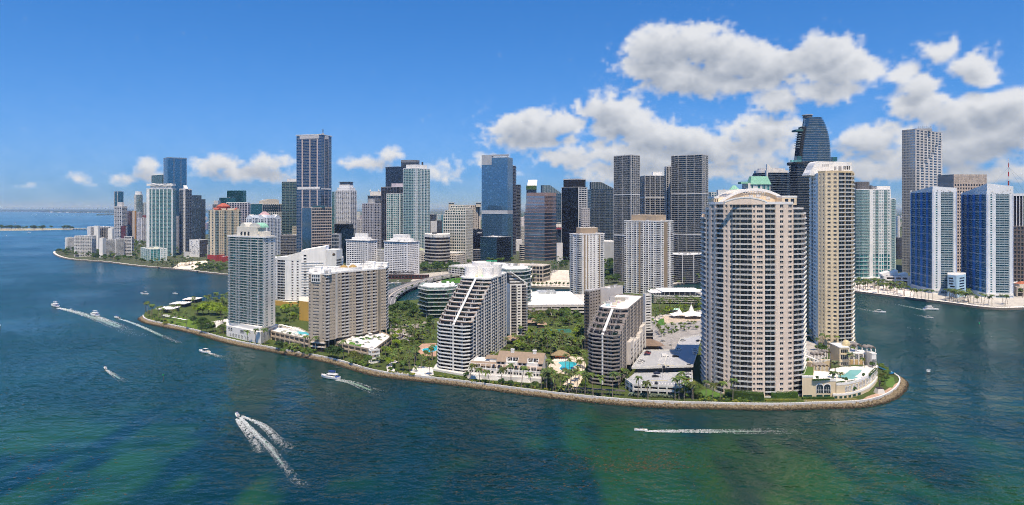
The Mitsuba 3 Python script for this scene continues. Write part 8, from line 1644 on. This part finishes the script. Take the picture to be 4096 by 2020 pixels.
for i in range(26):
    px,py = r.uniform(120,375),r.uniform(857,864);boat(px,py,r.uniform(0,360),14,'cruiser','tiny white boat anchored far out near the wooded shore',cat='anchored boat');labels[list(labels)[-1]]['group'] = 'anchored boats near the wooded shore'
def wake(pts,w0,w1,dens,label,edge=.6,fade=1.0,churn=None,seed=0,size=(.08,.36)):
    """Foam of many small flecks spread along the boat's track: two bright edges that open out and a broken middle."""
    r = np.random.default_rng(seed + 50);P = spl([G(*q,0) for q in pts],60) if len(pts) > 3 else np.array([G(*pts[0],0) + (G(*pts[-1],0) - G(*pts[0],0)) * t for t in np.linspace(0,1,60)]);t_ = np.gradient(P,axis=0);t_ /= np.linalg.norm(t_,axis=1)[:,None];nn = np.c_[t_[:,1],-t_[:,0]];Lw = np.linalg.norm(np.diff(P,axis=0),axis=1).sum();V,C = [],[];n = int(Lw * dens);tries = 0
    while len(V) < n and tries < n * 12:
        tries += 1;s = r.uniform(0,1) ** 1.25;i = min(59,int(s * 59));f = s * 59 - i;p = P[i] + (P[min(59,i + 1)] - P[i]) * f;wd = w0 + (w1 - w0) * s ** .7;mode = r.random()
        u = (np.sign(r.random() - .5) * (1 - abs(r.normal()) * .16)) if mode < edge else r.normal() * .32
        q = p + nn[i] * u * wd
        if meshkit.noise(np.array([q[0] * 1.1,q[1] * .8,seed * 3.1])) < .30 + .26 * s * fade or r.random() < s ** 1.2 * fade * .9: continue
        sz = r.uniform(*size) * (1 - .45 * s);a = r.uniform(0,6.28,5);a.sort();e = sz * r.uniform(.5,1.2,5);st = 1 + .9 * r.random()
        V.append(np.c_[q[0] + np.cos(a) * e * st,q[1] + np.sin(a) * e,np.full(5,.10 + .06 * r.random())]);g = r.uniform(.25,.75) * (1 - .35 * s);C.append(pk((g * .93,g,g * .98)))
    V = np.array(V).reshape(-1,3);nf = len(C);Fs = (np.array([[0,1,2],[0,2,3],[0,3,4]])[None] + 5 * np.arange(nf)[:,None,None]).reshape(-1,3);k = thing('boat_wake',label,'wake');labels[k]['kind'] = 'stuff'
    scene[k] = mikit.ply((V,Fs),'paint',uv=np.c_[np.repeat(C,5),np.zeros(len(V))])
    if churn: m = MB();wd = np.array([churn * (1 - .75 * abs(2 * q - .7) ** 2 if q < .9 else .25) for q in np.linspace(0,1,60)]);jit = 1 + .5 * (meshkit.noise(np.c_[P * .2,P[:,0] * 0]) - .5);m.mesh(np.vstack([np.c_[P + nn * (wd * jit)[:,None],np.full(60,.045)],np.c_[P - nn * (wd * jit)[:,None],np.full(60,.045)]])[:],[q for i in range(44) for q in ([i,i + 1,61 + i],[i,61 + i,60 + i])],pk((.14,.25,.19)));solo('churned_water',label.replace('foam wake','pale churned water'),'churned water',m,'gloss',stuff=True)
wake([(960,1670),(1000,1712),(1040,1752),(1076,1787),(1110,1830),(1137,1866),(1215,1945)],.7,2.6,120,'white foam wake of the navy canopied boat at bottom left',.2,.7,.8,1,(.06,.3))
wake([(948,1676),(965,1700),(995,1735),(1020,1768),(1042,1810)],.7,3.2,210,'left foam bow wave of the navy canopied boat',.12,.6,None,2,(.06,.28));wake([(966,1664),(1005,1680),(1045,1699),(1098,1747),(1164,1796)],.6,3.4,190,'right foam bow wave of the navy canopied boat',.12,.6,None,3,(.06,.28))
wake([(2582,1725),(2800,1720),(3200,1726)],1.0,4.4,75,'long straight foam wake of the black canopied boat',.45,.75,.9,4)
wake([(1345,1520),(1420,1535),(1500,1566),(1545,1575)],1.2,5,36,'spreading foam wake of the blue topped yacht',.75,.7,1.2,5);wake([(835,1412),(870,1420),(920,1440)],.8,3,26,'short foam wake of the teal sterned cruiser',.4,.8,None,6);wake([(426,1480),(450,1497),(500,1530)],.6,3,26,'short foam wake of the lone boat on the left',.4,.8,.8,7)
wake([(232,1232),(330,1256),(450,1300),(560,1345)],2,7,40,'long foam wake of the leading yacht',.35,.8,2.4,8,(.12,.5));wake([(395,1268),(440,1285),(520,1320)],1.5,5,30,'foam wake of the middle yacht',.5,.8,1.5,9,(.12,.45));wake([(478,1276),(560,1304),(640,1340),(720,1372)],.8,2.6,40,'long pale foam wake of the last boat of the line',.2,.7,1.8,10,(.12,.45))
wake([(3498,1246),(3440,1235),(3420,1232)],.8,3,22,'foam wake of the left cruiser in the right channel',.4,.8,None,11);wake([(3700,1241),(3640,1228),(3560,1212)],1,5,24,'foam wake of the flybridge yacht in the right channel',.5,.8,1,12);wake([(3704,1268),(3680,1262),(3655,1256)],.6,2,18,'foam wake of the small cruiser in the right channel',.4,.8,None,13);wake([(3630,1312),(3720,1318),(3900,1335),(4000,1352)],.6,1.5,3,'broken line of small whitecaps in the right channel',.2,.3,None,14)
# drifting weed
r = np.random.default_rng(77);V,C = [],[]
for px,py,sx,sy,n in ((2610,1845,70,22,420),(2350,1830,90,20,170),(2500,1870,160,12,260),(150,1820,160,90,150),(280,1940,140,50,130),(60,1600,120,40,90),(2250,1940,250,20,160),(3650,1900,200,20,140),(1400,1750,90,20,90)):
    for _ in range(n): g = G(px + r.normal() * sx,py + r.normal() * sy,0);a = np.sort(r.uniform(0,6.28,4));e = r.uniform(.1,.5,4);V.append(np.c_[g[0] + np.cos(a) * e * 2,g[1] + np.sin(a) * e,np.full(4,.07)]);q = r.uniform(.5,1.2);C.append(pk((.13 * q,.075 * q,.035 * q)))
V = np.array(V).reshape(-1,3);labels['floating_weed'] = {'label': 'patches of brown floating weed on the near water','category': 'seaweed','kind': 'stuff'}
scene['floating_weed'] = mikit.ply((V,(np.array([[0,1,2],[0,2,3]])[None] + 4 * np.arange(len(C))[:,None,None]).reshape(-1,3)),'paint',uv=np.c_[np.repeat(C,4),np.zeros(len(V))])
# channel markers
def marker(px,py,label,posts,h,sign,text=None):
    g = G(px,py,0);k = thing('channel_marker',label,'channel marker')
    for i in range(posts): x = g[0] + (i - (posts - 1) / 2) * 1.3;m = MB();m.mesh(*tube([[x,g[1],-1],[x,g[1],h]],.18,.16,6),pk((.10,.085,.07)));put(uk(k + '__pile'),m)
    w_,hh,c = sign;m = MB();m.ab(g[0] - w_ / 2,g[0] + w_ / 2,g[1] - .25,g[1] - .17,h - .2,h - .2 + hh,pk(c));put(k + '__board',m)
    if text: tm = meshkit.text_mesh(text,.28,.03,True);ww = tm.bounds[1][0];v = np.asarray(tm.vertices);m = MB();[m.mesh(np.c_[v[:,0] - ww / 2 + g[0],g[1] - .26 - v[:,2],v[:,1] + h + hh * .3 * (1 + q)],tm.faces,pk(BLACK)) for q in (0,1)];put(k + '__lettering',m)
marker(653,1521,'green square channel marker on a dark pile, left water',1,3.6,(1.1,1.1,(.01,.22,.09)));marker(3713,1500,'white notice board on two piles in the right water',2,2.6,(2.6,1.7,(.75,.75,.75)),'SLOW ZONE');marker(3917,1305,'green topped channel marker on the right',1,3,(1.2,1.1,(.01,.3,.12)));marker(2,1320,'white topped post at the left edge of the photo',1,4.5,(1.1,.9,(.7,.7,.7)))

# ------------------------------------------------------------------ cars, lamp posts, bridge, pools and small things
def car_group(name,c,van=False):
    bm = MB();L,Wd = (5.6,2.1) if van else (4.6,1.85);pr = [(-L / 2,.35),(L / 2,.35),(L / 2,.75),(L * .46,.9)] + ([(L * .36,1.15),(L * .24,2.05),(-L * .49,2.1)] if van else [(L * .22,1.0),(-L * .36,1.02),(-L / 2,.92)])
    n = len(pr);v = np.array([[x,s * Wd / 2 * (.9 if z > 1.2 else 1),z] for s in (-1,1) for x,z in pr]);f = [[0,i,i + 1] for i in range(1,n - 1)] + [[n,n + i + 1,n + i] for i in range(1,n - 1)] + [q for i in range(n) for q in ([i,(i + 1) % n,(i + 1) % n + n],[i,(i + 1) % n + n,i + n])];bm.mesh(v,f,pk(c));gm,wm,rm = MB(),MB(),MB()
    if van: gm.mesh([[L * .355,-.85,1.2],[L * .355,.85,1.2],[L * .265,.8,1.95],[L * .265,-.8,1.95]],[[0,1,2],[0,2,3]],pk(BLACK));rm.ab(-L * .47,L * .2,-.9,.9,2.1,2.16,pk(c))
    else:
        g = [[x,y,z] for z,e,a,q in ((1.0,.92,.22,-.36),(1.45,.74,.08,-.24)) for x,y in ((q * L,-e * Wd / 2),(a * L,-e * Wd / 2),(a * L,e * Wd / 2),(q * L,e * Wd / 2))];gm.mesh(g,BOXF,pk((.015,.017,.02)));rm.ab(-.235 * L,.075 * L,-.66,.66,1.45,1.5,pk(c))
    d = {'body': bm.ply('gloss'),'window': gm.ply('glass'),'roof': rm.ply('gloss')}
    for i,(x,y) in enumerate(((.3,-1),(.3,1),(-.3,-1),(-.3,1))): m = MB();m.mesh(*tube([[x * L,y * Wd * .42,.33],[x * L,y * Wd * .51,.33]],.33,.33,10),pk((.02,.02,.02)));d['wheel' if not i else f'wheel_{i:03d}'] = m.ply('paint')
    scene['kind_' + name] = {'type': 'shapegroup',**d}
for nm,c in (('car_white',(.75,.75,.75)),('car_black',(.012,.012,.014)),('car_silver',(.40,.41,.42)),('car_red',(.30,.02,.025)),('car_navy',(.015,.025,.07))): car_group(nm,c)
car_group('van_white',(.78,.78,.78),True)
def car(px,py,z,kd,rot,label): k = thing('parked_car' if kd[:3] == 'car' else 'parked_van',label,kd[:3]);g = G(px,py,z);scene[k] = {'type': 'instance','shapegroup': {'type': 'ref','id': 'kind_' + kd},'to_world': T().translate([float(g[0]),float(g[1]),float(z) + .01]).rotate([0,0,1],rot)}
for a in ((2732,1364,zu,'car_silver',8,'dark silver car at the top left of the upper deck ramp'),(2795,1366,zu,'car_black',8,'black car at the top right of the upper deck ramp'),(2715,1400,zu,'car_white',8,'white car alone on the left of the ramp'),(2780,1400,zu,'car_white',6,'white car on the right of the ramp, upper of three'),(2782,1408,zu,'car_white',6,'white car on the right of the ramp, middle of three'),(2782,1416,zu,'car_white',6,'white car on the right of the ramp, lowest of three'),(2702,1428,zu,'car_black',6,'black saloon beside the white van'),(2661,1427,zu,'van_white',6,'white van in the middle of the upper deck'),(2592,1411,zu,'car_black',10,'black car in the far left corner of the upper deck'),(2590,1416,zu,'car_red',10,'red car in the left row of the upper deck'),(2588,1421,zu,'car_navy',10,'navy car in the left row of the upper deck'),(2568,1446,zu,'car_silver',8,'grey car by the left wall of the upper deck'),(2562,1452,zu,'car_white',8,'white hatchback by the left wall of the upper deck'),(2655,1471,zu,'car_black',80,'black car parked nose in at the front edge of the upper deck'),(2672,1471,zu,'car_silver',80,'grey car parked nose in at the front edge of the upper deck'),(2758,1464,zu,'car_silver',4,'silver saloon at the front right of the upper deck'),
          (2628,1495,zl,'car_navy',6,'navy car under the light pole on the lower deck'),(2622,1508,zl,'car_black',6,'black saloon on the lower deck'),(2752,1498,zl,'car_silver',4,'silver car at the right of the lower deck'),(2744,1511,zl,'car_black',4,'black off road car at the right of the lower deck'),(2743,1521,zl,'car_red',4,'red pick up at the right of the lower deck'),(2625,1535,zl,'car_black',80,'dark car nose in at the front edge of the lower deck'),(2652,1366,GZ,'car_silver',20,'silver car on the grey driveway near the entrance canopy'),(2682,1382,GZ,'car_silver',70,'silver car driving on the grey driveway'),(2722,1297,GZ,'car_black',10,'dark car on the road by the white tent'),(2757,1297,GZ,'car_black',12,'black car on the road right of the white tent'),
          (1615,1341,GZ,'car_white',0,'white car in the garden car park, farthest'),(1618,1347,GZ,'car_red',0,'red car in the garden car park'),(1622,1352,GZ,'car_white',0,'white car in the garden car park, second'),(1627,1358,GZ,'car_silver',0,'silver car in the garden car park'),(1634,1364,GZ,'car_white',0,'white car in the garden car park, nearest')): car(*a)
for px,py,z,lb in ((2650,1514,zl,'lamp post between the parked cars on the lower deck'),(2685,1412,zu,'lamp post at the back of the upper deck'),(2800,1350,zu,'lamp post at the top of the parking ramp')): g = G(px,py,z);k = thing('lamp_post','tall grey ' + lb,'lamp post');m = MB();m.mesh(*tube([[*g,z],[*g,z + 9]],.14,.1,6),pk(GREY));put(k + '__pole',m);m = MB();m.ab(g[0] - .9,g[0] + .9,g[1] - .2,g[1] + .2,z + 9,z + 9.25,pk((.3,.3,.3)));put(k + '__lamp_head',m)
# curved bridge
bp = spl([G(1545,1222,5),G(1550,1200,5),G(1570,1175,6),G(1605,1152,7),G(1660,1132,7),G(1720,1118,6),G(1790,1108,4),G(1830,1104,3)],80);k = thing('road_bridge','curved road bridge on dark piers sweeping from the island to the mainland','bridge')
m = MB();m.strip(bp,-11,11,6.2,6.2,pk((.17,.17,.175)));put(k + '__roadway',m);m = MB();[m.strip(bp,s * 11,s * 11,4.6,7.2,pk((.5,.47,.43))) for s in (-1,1)];m.strip(bp,-11,11,4.6,4.6,pk((.2,.19,.18)));m.strip(bp,-.8,.8,6.5,6.5,pk((.52,.48,.42)));put(k + '__parapet',m);m = MB();[m.strip(bp,a,a + .25,6.21,6.21,pk((.7,.7,.68))) for a in (-9.6,-5.2,5.2,9.6)];put(k + '__lane_line',m,stuff=True)
for i in range(4,78,4): [put(uk(k + '__pier'),(lambda mm: (mm.mesh(*tube([[*off(bp,s)[i],-2],[*off(bp,s)[i],4.7]],.9,.9,7),pk((.12,.11,.10))),mm)[1])(MB())) for s in (-8,8)]
for i in range(8,74,7): plant('clipped_tree','tree',off(bp,12.2)[i],'small potted tree on the parapet of the curved bridge','tree','small trees on the bridge parapet',.8,6)
for i,(t,s,c) in enumerate(((14,4,'car_black'),(20,-4,'car_black'),(26,-4,'car_white'))): g = off(bp,s)[t];kk = thing('car',('black car on the bridge, nearest','black car on the bridge, second','white car on the bridge')[i],'car');scene[kk] = {'type': 'instance','shapegroup': {'type': 'ref','id': 'kind_' + c},'to_world': T().translate([float(g[0]),float(g[1]),6.22]).rotate([0,0,1],60)}
def pool(pts,label,z,c=(.03,.42,.50)): m = MB();P = Polygon(spl(np.vstack([pts,pts[:1]]),40,closed=True) if len(pts) > 5 else pts).buffer(0);m.sheet(P,z,pk(c));k = thing('pool',label,'swimming pool');put(k + '__water',m,'gloss');m = MB();m.sheet(P.buffer(.5).difference(P),z + .05,pk((.75,.74,.72)));put(k + '__rim',m)
pool([G(1170,1333,10),G(1195,1325,10),G(1236,1330,10),G(1236,1342,10)],'turquoise pool on the white pool deck left of the tan tower',10.02,(.05,.40,.46));pool([G(*q) for q in ((1690,1402),(1700,1394),(1716,1392),(1722,1384),(1740,1382),(1748,1392),(1742,1404),(1715,1409))],'kidney shaped turquoise pool beside the terraced block',GZ + .1);pool([G(*q) for q in ((2236,1448),(2262,1446),(2300,1450),(2306,1460),(2290,1470),(2282,1482),(2262,1484),(2240,1478),(2246,1462))],'curved turquoise pool among palms beside the townhouses',GZ + .1)
k = thing('tiki_hut','thatched tiki hut at the back of the palm pool','hut');g = G(2242,1434);put(k + '__thatched_roof',hip(g[0],g[1],15,7,GZ + 3,3.6,(.30,.235,.14)));[put(uk(k + '__post'),(lambda mm: (mm.mesh(*tube([[g[0] + dx,g[1] + dy,GZ],[g[0] + dx,g[1] + dy,GZ + 3.1]],.2,.2,6),pk((.2,.15,.1))),mm)[1])(MB())) for dx in (-6,0,6) for dy in (-2.6,2.6)]
def umbrella(p,z,c,label,group,w=3.0,h=2.6): k = thing('parasol',label,'parasol',group);put(k + '__canopy',hip(p[0],p[1],w,w,z + h - .7,.8,c));m = MB();m.mesh(*tube([[*p,z],[*p,z + h]],.06,.05,5),pk(LGREY));put(k + '__pole',m)
for i in range(4): umbrella(G(2226 + 16 * i,1436 - (i == 3)),GZ,(.62,.22,.12),'orange parasol in the row by the tiki hut','orange parasols by the tiki hut')
for i in range(16): g = G(2220 + 7.5 * (i % 8),1441 + 3 * (i // 8));k = thing('sun_lounger','white sun lounger by the palm pool','sun lounger','sun loungers by the palm pool');m = MB();m.ab(g[0] - .35,g[0] + .35,g[1] - .9,g[1] + .5,GZ + .2,GZ + .4,pk(WHITE));put(k + '__seat',m);m = MB();m.mesh([[g[0] + x,g[1] + y,z] for x in (-.35,.35) for y,z in ((.5,GZ + .3),(1.1,GZ + .9),(1.1,GZ + .8),(.5,GZ + .2))],BOXF[[0,1,2,3]].tolist() + [[0,1,5],[0,5,4]],pk(WHITE));put(k + '__backrest',m)
for i,(px,py) in enumerate(((660,1272),(672,1276),(698,1281),(720,1286),(738,1290))): g = G(px,py);k = thing('garden_canopy','square white garden canopy on the lawn of the left point','canopy','garden canopies on the left point');m = MB();m.ab(g[0] - 2.3,g[0] + 2.3,g[1] - 2.3,g[1] + 2.3,GZ + 3,GZ + 3.25,pk((.74,.73,.70)));put(k + '__roof',m);m = MB();[m.ab(g[0] + dx - .08,g[0] + dx + .08,g[1] + dy - .08,g[1] + dy + .08,GZ,GZ + 3,pk(DGREY)) for dx in (-2,2) for dy in (-2,2)];put(k + '__posts',m);m = MB();m.ab(g[0] - 1.4,g[0] + 1.4,g[1] - .8,g[1] + .8,GZ,GZ + .5,pk((.12,.1,.09)));put(k + '__bench',m)
b = Bld('pavilion','long low white flat roofed pavilion behind the palms on the left point')
for pa,pb,Y,d in ((622,690,735,18),(676,740,775,18),(728,785,812,18)): m = MB();m.ab(X(pa,Y),X(pb,Y),Y,Y + d,GZ + 4.2,GZ + 4.8,pk((.80,.79,.77)));b.part('roof',m);m = MB();m.ab(X(pa,Y) + 2,X(pb,Y) - 1,Y + 3,Y + d - 1,GZ - .3,GZ + 4.2,pk((.05,.05,.05)));b.part('wall',m)
b.done()
for i,(px,py,w_,d_) in enumerate(((2128,1300,16,12),(2168,1310,10,8),(2045,1372,14,12))): g = G(px,py);k = thing('lodge',('larger tan roofed lodge left of the tennis court','small tan roofed pavilion beside the tennis court','tan roofed lodge below the rear wing of the terraced block')[i],'lodge');put(k + '__roof',hip(g[0],g[1],w_,d_,GZ + 3.2,3.6,(.36,.26,.19)));m = MB();m.ab(g[0] - w_ * .38,g[0] + w_ * .38,g[1] - d_ * .35,g[1] + d_ * .35,GZ - .2,GZ + 3.2,pk((.12,.1,.08)));put(k + '__wall',m)
k = thing('tent','white peaked tensile tent in the plaza garden','tent');g = G(2765,1272)
for i,(dx,dy,h) in enumerate(((0,0,15),(-12,4,10),(13,3,10))): a = np.linspace(0,6.28,9)[:-1];rad = 11;v = [[g[0] + dx,g[1] + dy,GZ + h]] + [[g[0] + dx + .3 * rad * math.cos(t),g[1] + dy + .3 * rad * math.sin(t),GZ + h * .48] for t in a] + [[g[0] + dx + rad * math.cos(t),g[1] + dy + rad * math.sin(t),GZ + (2.5 if j % 2 else 4.5)] for j,t in enumerate(a)];f = [[0,1 + j,1 + (j + 1) % 8] for j in range(8)] + [q for j in range(8) for q in ([1 + j,9 + j,9 + (j + 1) % 8],[1 + j,9 + (j + 1) % 8,1 + (j + 1) % 8])];m = MB();m.mesh(v,f,pk((.80,.79,.76)));put(uk(k + '__peak'),m)
m = MB();[m.mesh(*tube([[g[0] + dx,g[1] + dy,GZ],[g[0] + dx,g[1] + dy,GZ + h + 2]],.15,.1,5),pk(WHITE)) for dx,dy,h in ((0,0,15),(-12,4,10),(13,3,10))];put(k + '__masts',m)
g = G(2700,1248);k = thing('kiosk','small mint roofed kiosk by the driveway palms','kiosk');put(k + '__mint_roof',hip(g[0],g[1],14,7,GZ + 3,1.5,(.45,.72,.58)));m = MB();m.ab(g[0] - 5,g[0] + 5,g[1] - 2,g[1] + 2,GZ,GZ + 3,pk(CREAM));put(k + '__wall',m)
k = thing('entrance_hut','brown hipped entrance roof between the block under repair and the parking deck','entrance hut');g = G(2590,1393);put(k + '__roof',hip(g[0],g[1],26,16,GZ + 3.5,4.5,(.22,.165,.13)));m = MB();m.ab(g[0] - 8,g[0] + 8,g[1] - 5,g[1] + 5,GZ,GZ + 3.5,pk((.1,.09,.08)));put(k + '__wall',m)
b = Bld('stair_tower','open white stair tower at the corner of the roof garden','stair tower');fr,L_ = frame(G(1484,1455),G(1519,1450))
for z_ in (GZ,GZ + 3.2,GZ + 6.4,GZ + 9.4): b.box('landing',fr,0,L_,-5,0,z_,z_ + .35,WHITE);b.box('guard',fr,0,L_,-.15,0,z_ + .35,z_ + 1.3,WHITE)
for u in (0,L_ - .7): [b.box('post',fr,u,u + .7,-n_ - .7,-n_,GZ,GZ + 10.6,WHITE) for n_ in (.16,4.2)]
b.done()
k = thing('covered_walk','dark scaffold covered walkway along the front of the block under repair','covered walkway');fr,L_ = frame(G(2250,1570),G(2500,1586));m = MB();m.fb(fr,0,L_,-3,0,GZ + 3,GZ + 3.3,pk((.10,.095,.09)));put(k + '__roof',m)
for i in range(int(L_ / 2)): m = MB();m.fb(fr,i * 2,i * 2 + .12,-.12,0,GZ,GZ + 3,pk((.2,.19,.18)));m.fb(fr,i * 2,i * 2 + .12,-3,-2.88,GZ,GZ + 3,pk((.2,.19,.18)));m.mesh([[*(np.array(fr[:2]) + np.array(fr[2:4]) * u),z] for u,z in ((i * 2 + .1,GZ + .3),(i * 2 + 2,GZ + 2.6),(i * 2 + 2,GZ + 2.75),(i * 2 + .1,GZ + .45))],[[0,1,2],[0,2,3]],pk((.2,.19,.18)));put(uk(k + '__scaffold_frame'),m)
# furniture of the two terraces of the tan tower
r = np.random.default_rng(12)
for P,n,z,wh in (([G(1110,1330,10),G(1225,1352,10),G(1225,1346,10),G(1165,1335,10),G(1130,1318,10)],26,10,'on the white pool deck'),([G(1380,1365,9),G(1490,1392,9),G(1545,1348,9),G(1460,1342,9)],34,9,'on the roof garden terrace')):
    P = Polygon(P).buffer(0);x0,y0,x1,y1 = P.bounds;c = 0
    while c < n:
        p = (r.uniform(x0,x1),r.uniform(y0,y1))
        if not P.contains(Point(p)): continue
        c += 1
        if r.random() < .3: umbrella(np.array(p),z,(.78,.77,.75),f'square white parasol {wh}',f'white parasols {wh}',3.4)
        else: k = thing('planter',f'white planter box with green plants {wh}','planter',f'planters {wh}');m = MB();a,e = r.uniform(.5,2),r.uniform(.5,1.4);m.ab(p[0] - a,p[0] + a,p[1] - e,p[1] + e,z,z + .7,pk((.75,.74,.72)));put(k + '__box',m);m = MB();q = r.normal(size=(60,3)) * [a * .5,e * .5,.25] + [p[0],p[1],z + 1];V = np.stack([q,q + r.normal(size=(60,3)) * .3,q + r.normal(size=(60,3)) * .3],1).reshape(-1,3);m.mesh(V,np.arange(180).reshape(-1,3),pk((.05,.10,.02)));put(k + '__leaves',m,'leaf')
for pts,lb in (([(1400,1366),(1450,1378),(1440,1388),(1392,1378)],'front'),([(1440,1352),(1490,1348),(1495,1356),(1450,1360)],'rear')): m = MB();m.sheet(Polygon([G(*q,9) for q in pts]),9.03,pk((.07,.16,.03)));solo('roof_lawn',f'{lb} patch of green lawn on the roof garden terrace','lawn',m,'soil')
for i in range(5): g = G(1120 + 16 * i,1313 + 3.4 * i,10);k = thing('cabana','white cabana in the row at the back of the pool deck','cabana','cabanas on the pool deck');m = MB();m.ab(g[0] - 2,g[0] + 2,g[1],g[1] + 4,12.6,12.9,pk(WHITE));put(k + '__roof',m);m = MB();[m.ab(g[0] + dx - .1,g[0] + dx + .1,g[1] + dy,g[1] + dy + .2,10,12.6,pk(WHITE)) for dx in (-1.8,1.8) for dy in (.1,3.6)];put(k + '__posts',m)
# far city seen between the towers
r = np.random.default_rng(41);FC = []
for lo,hi,n in ((1425,1450,7),(1718,1800,16),(1888,1926,6),(2066,2100,9),(3575,3612,9),(818,836,4),(2836,2866,3),(545,590,3)):
    for _ in range(n):
        Y = r.uniform(2900,7800);px = r.uniform(lo,hi);w_,h = r.uniform(18,60),r.choice([r.uniform(8,20),r.uniform(20,75)]);A,B_ = P2(px,Y) - [w_ / 2,0],P2(px,Y) + [w_ / 2,0];g = r.uniform(.45,.75);b = Bld('building','small pale building of the hazy far city between the towers','building','far city buildings between the towers')
        fr,L_ = frame(A,B_);m = MB();m.fb(fr,0,L_,-r.uniform(15,40),0,GZ - 1,GZ + h,pk((g,g * r.uniform(.8,.98),g * r.uniform(.75,.95))));b.part('wall',m);nf = max(2,int(h / 3.6))
        for f in range(nf): [b.pane(fr,L_ * (k + .2) / 5,L_ * (k + .8) / 5,.1,GZ + h * (f + .3) / nf,GZ + h * (f + .75) / nf,(.05,.06,.07),'glass') for k in range(5)]
        b.done()
for px,w_,h in ((205,8,20),(236,12,10),(268,7,12),(300,9,14),(330,10,11),(352,8,12),(376,14,13),(400,12,11),(428,10,16),(445,14,12)): solo('shore_house','small pale house on the wooded far shore','house',(lambda m: (m.ab(X(px,15200) - w_ * 3,X(px,15200) + w_ * 3,15200,15240,2,2 + h * 1.3,pk((.6,.56,.5))),m)[1])(MB()),group='houses on the wooded far shore')
k = thing('causeway_bridge','pale low bridge at the right end of the far causeway','bridge');m = MB();m.ab(X(285,3560),X(470,3560),3560,3574,7,9,pk((.55,.52,.46)));put(k + '__deck',m)
for i in range(16): m = MB();x = X(290 + 11 * i,3560);m.ab(x - 1.5,x + 1.5,3562,3572,-1,7,pk((.4,.38,.34)));put(uk(k + '__pier'),m)
set_out()
# ------------------------------------------------------------------ the air
labels['haze'] = {'label': 'thin blue haze in the air over the bay and the city','category': 'haze','kind': 'stuff'}
scene['haze'] = {'type': 'cube','to_world': T().translate([0,30000,198]).scale([99000,69000,201]),'bsdf': {'type': 'null'},'interior': {'type': 'ref','id': 'haze_air'}}
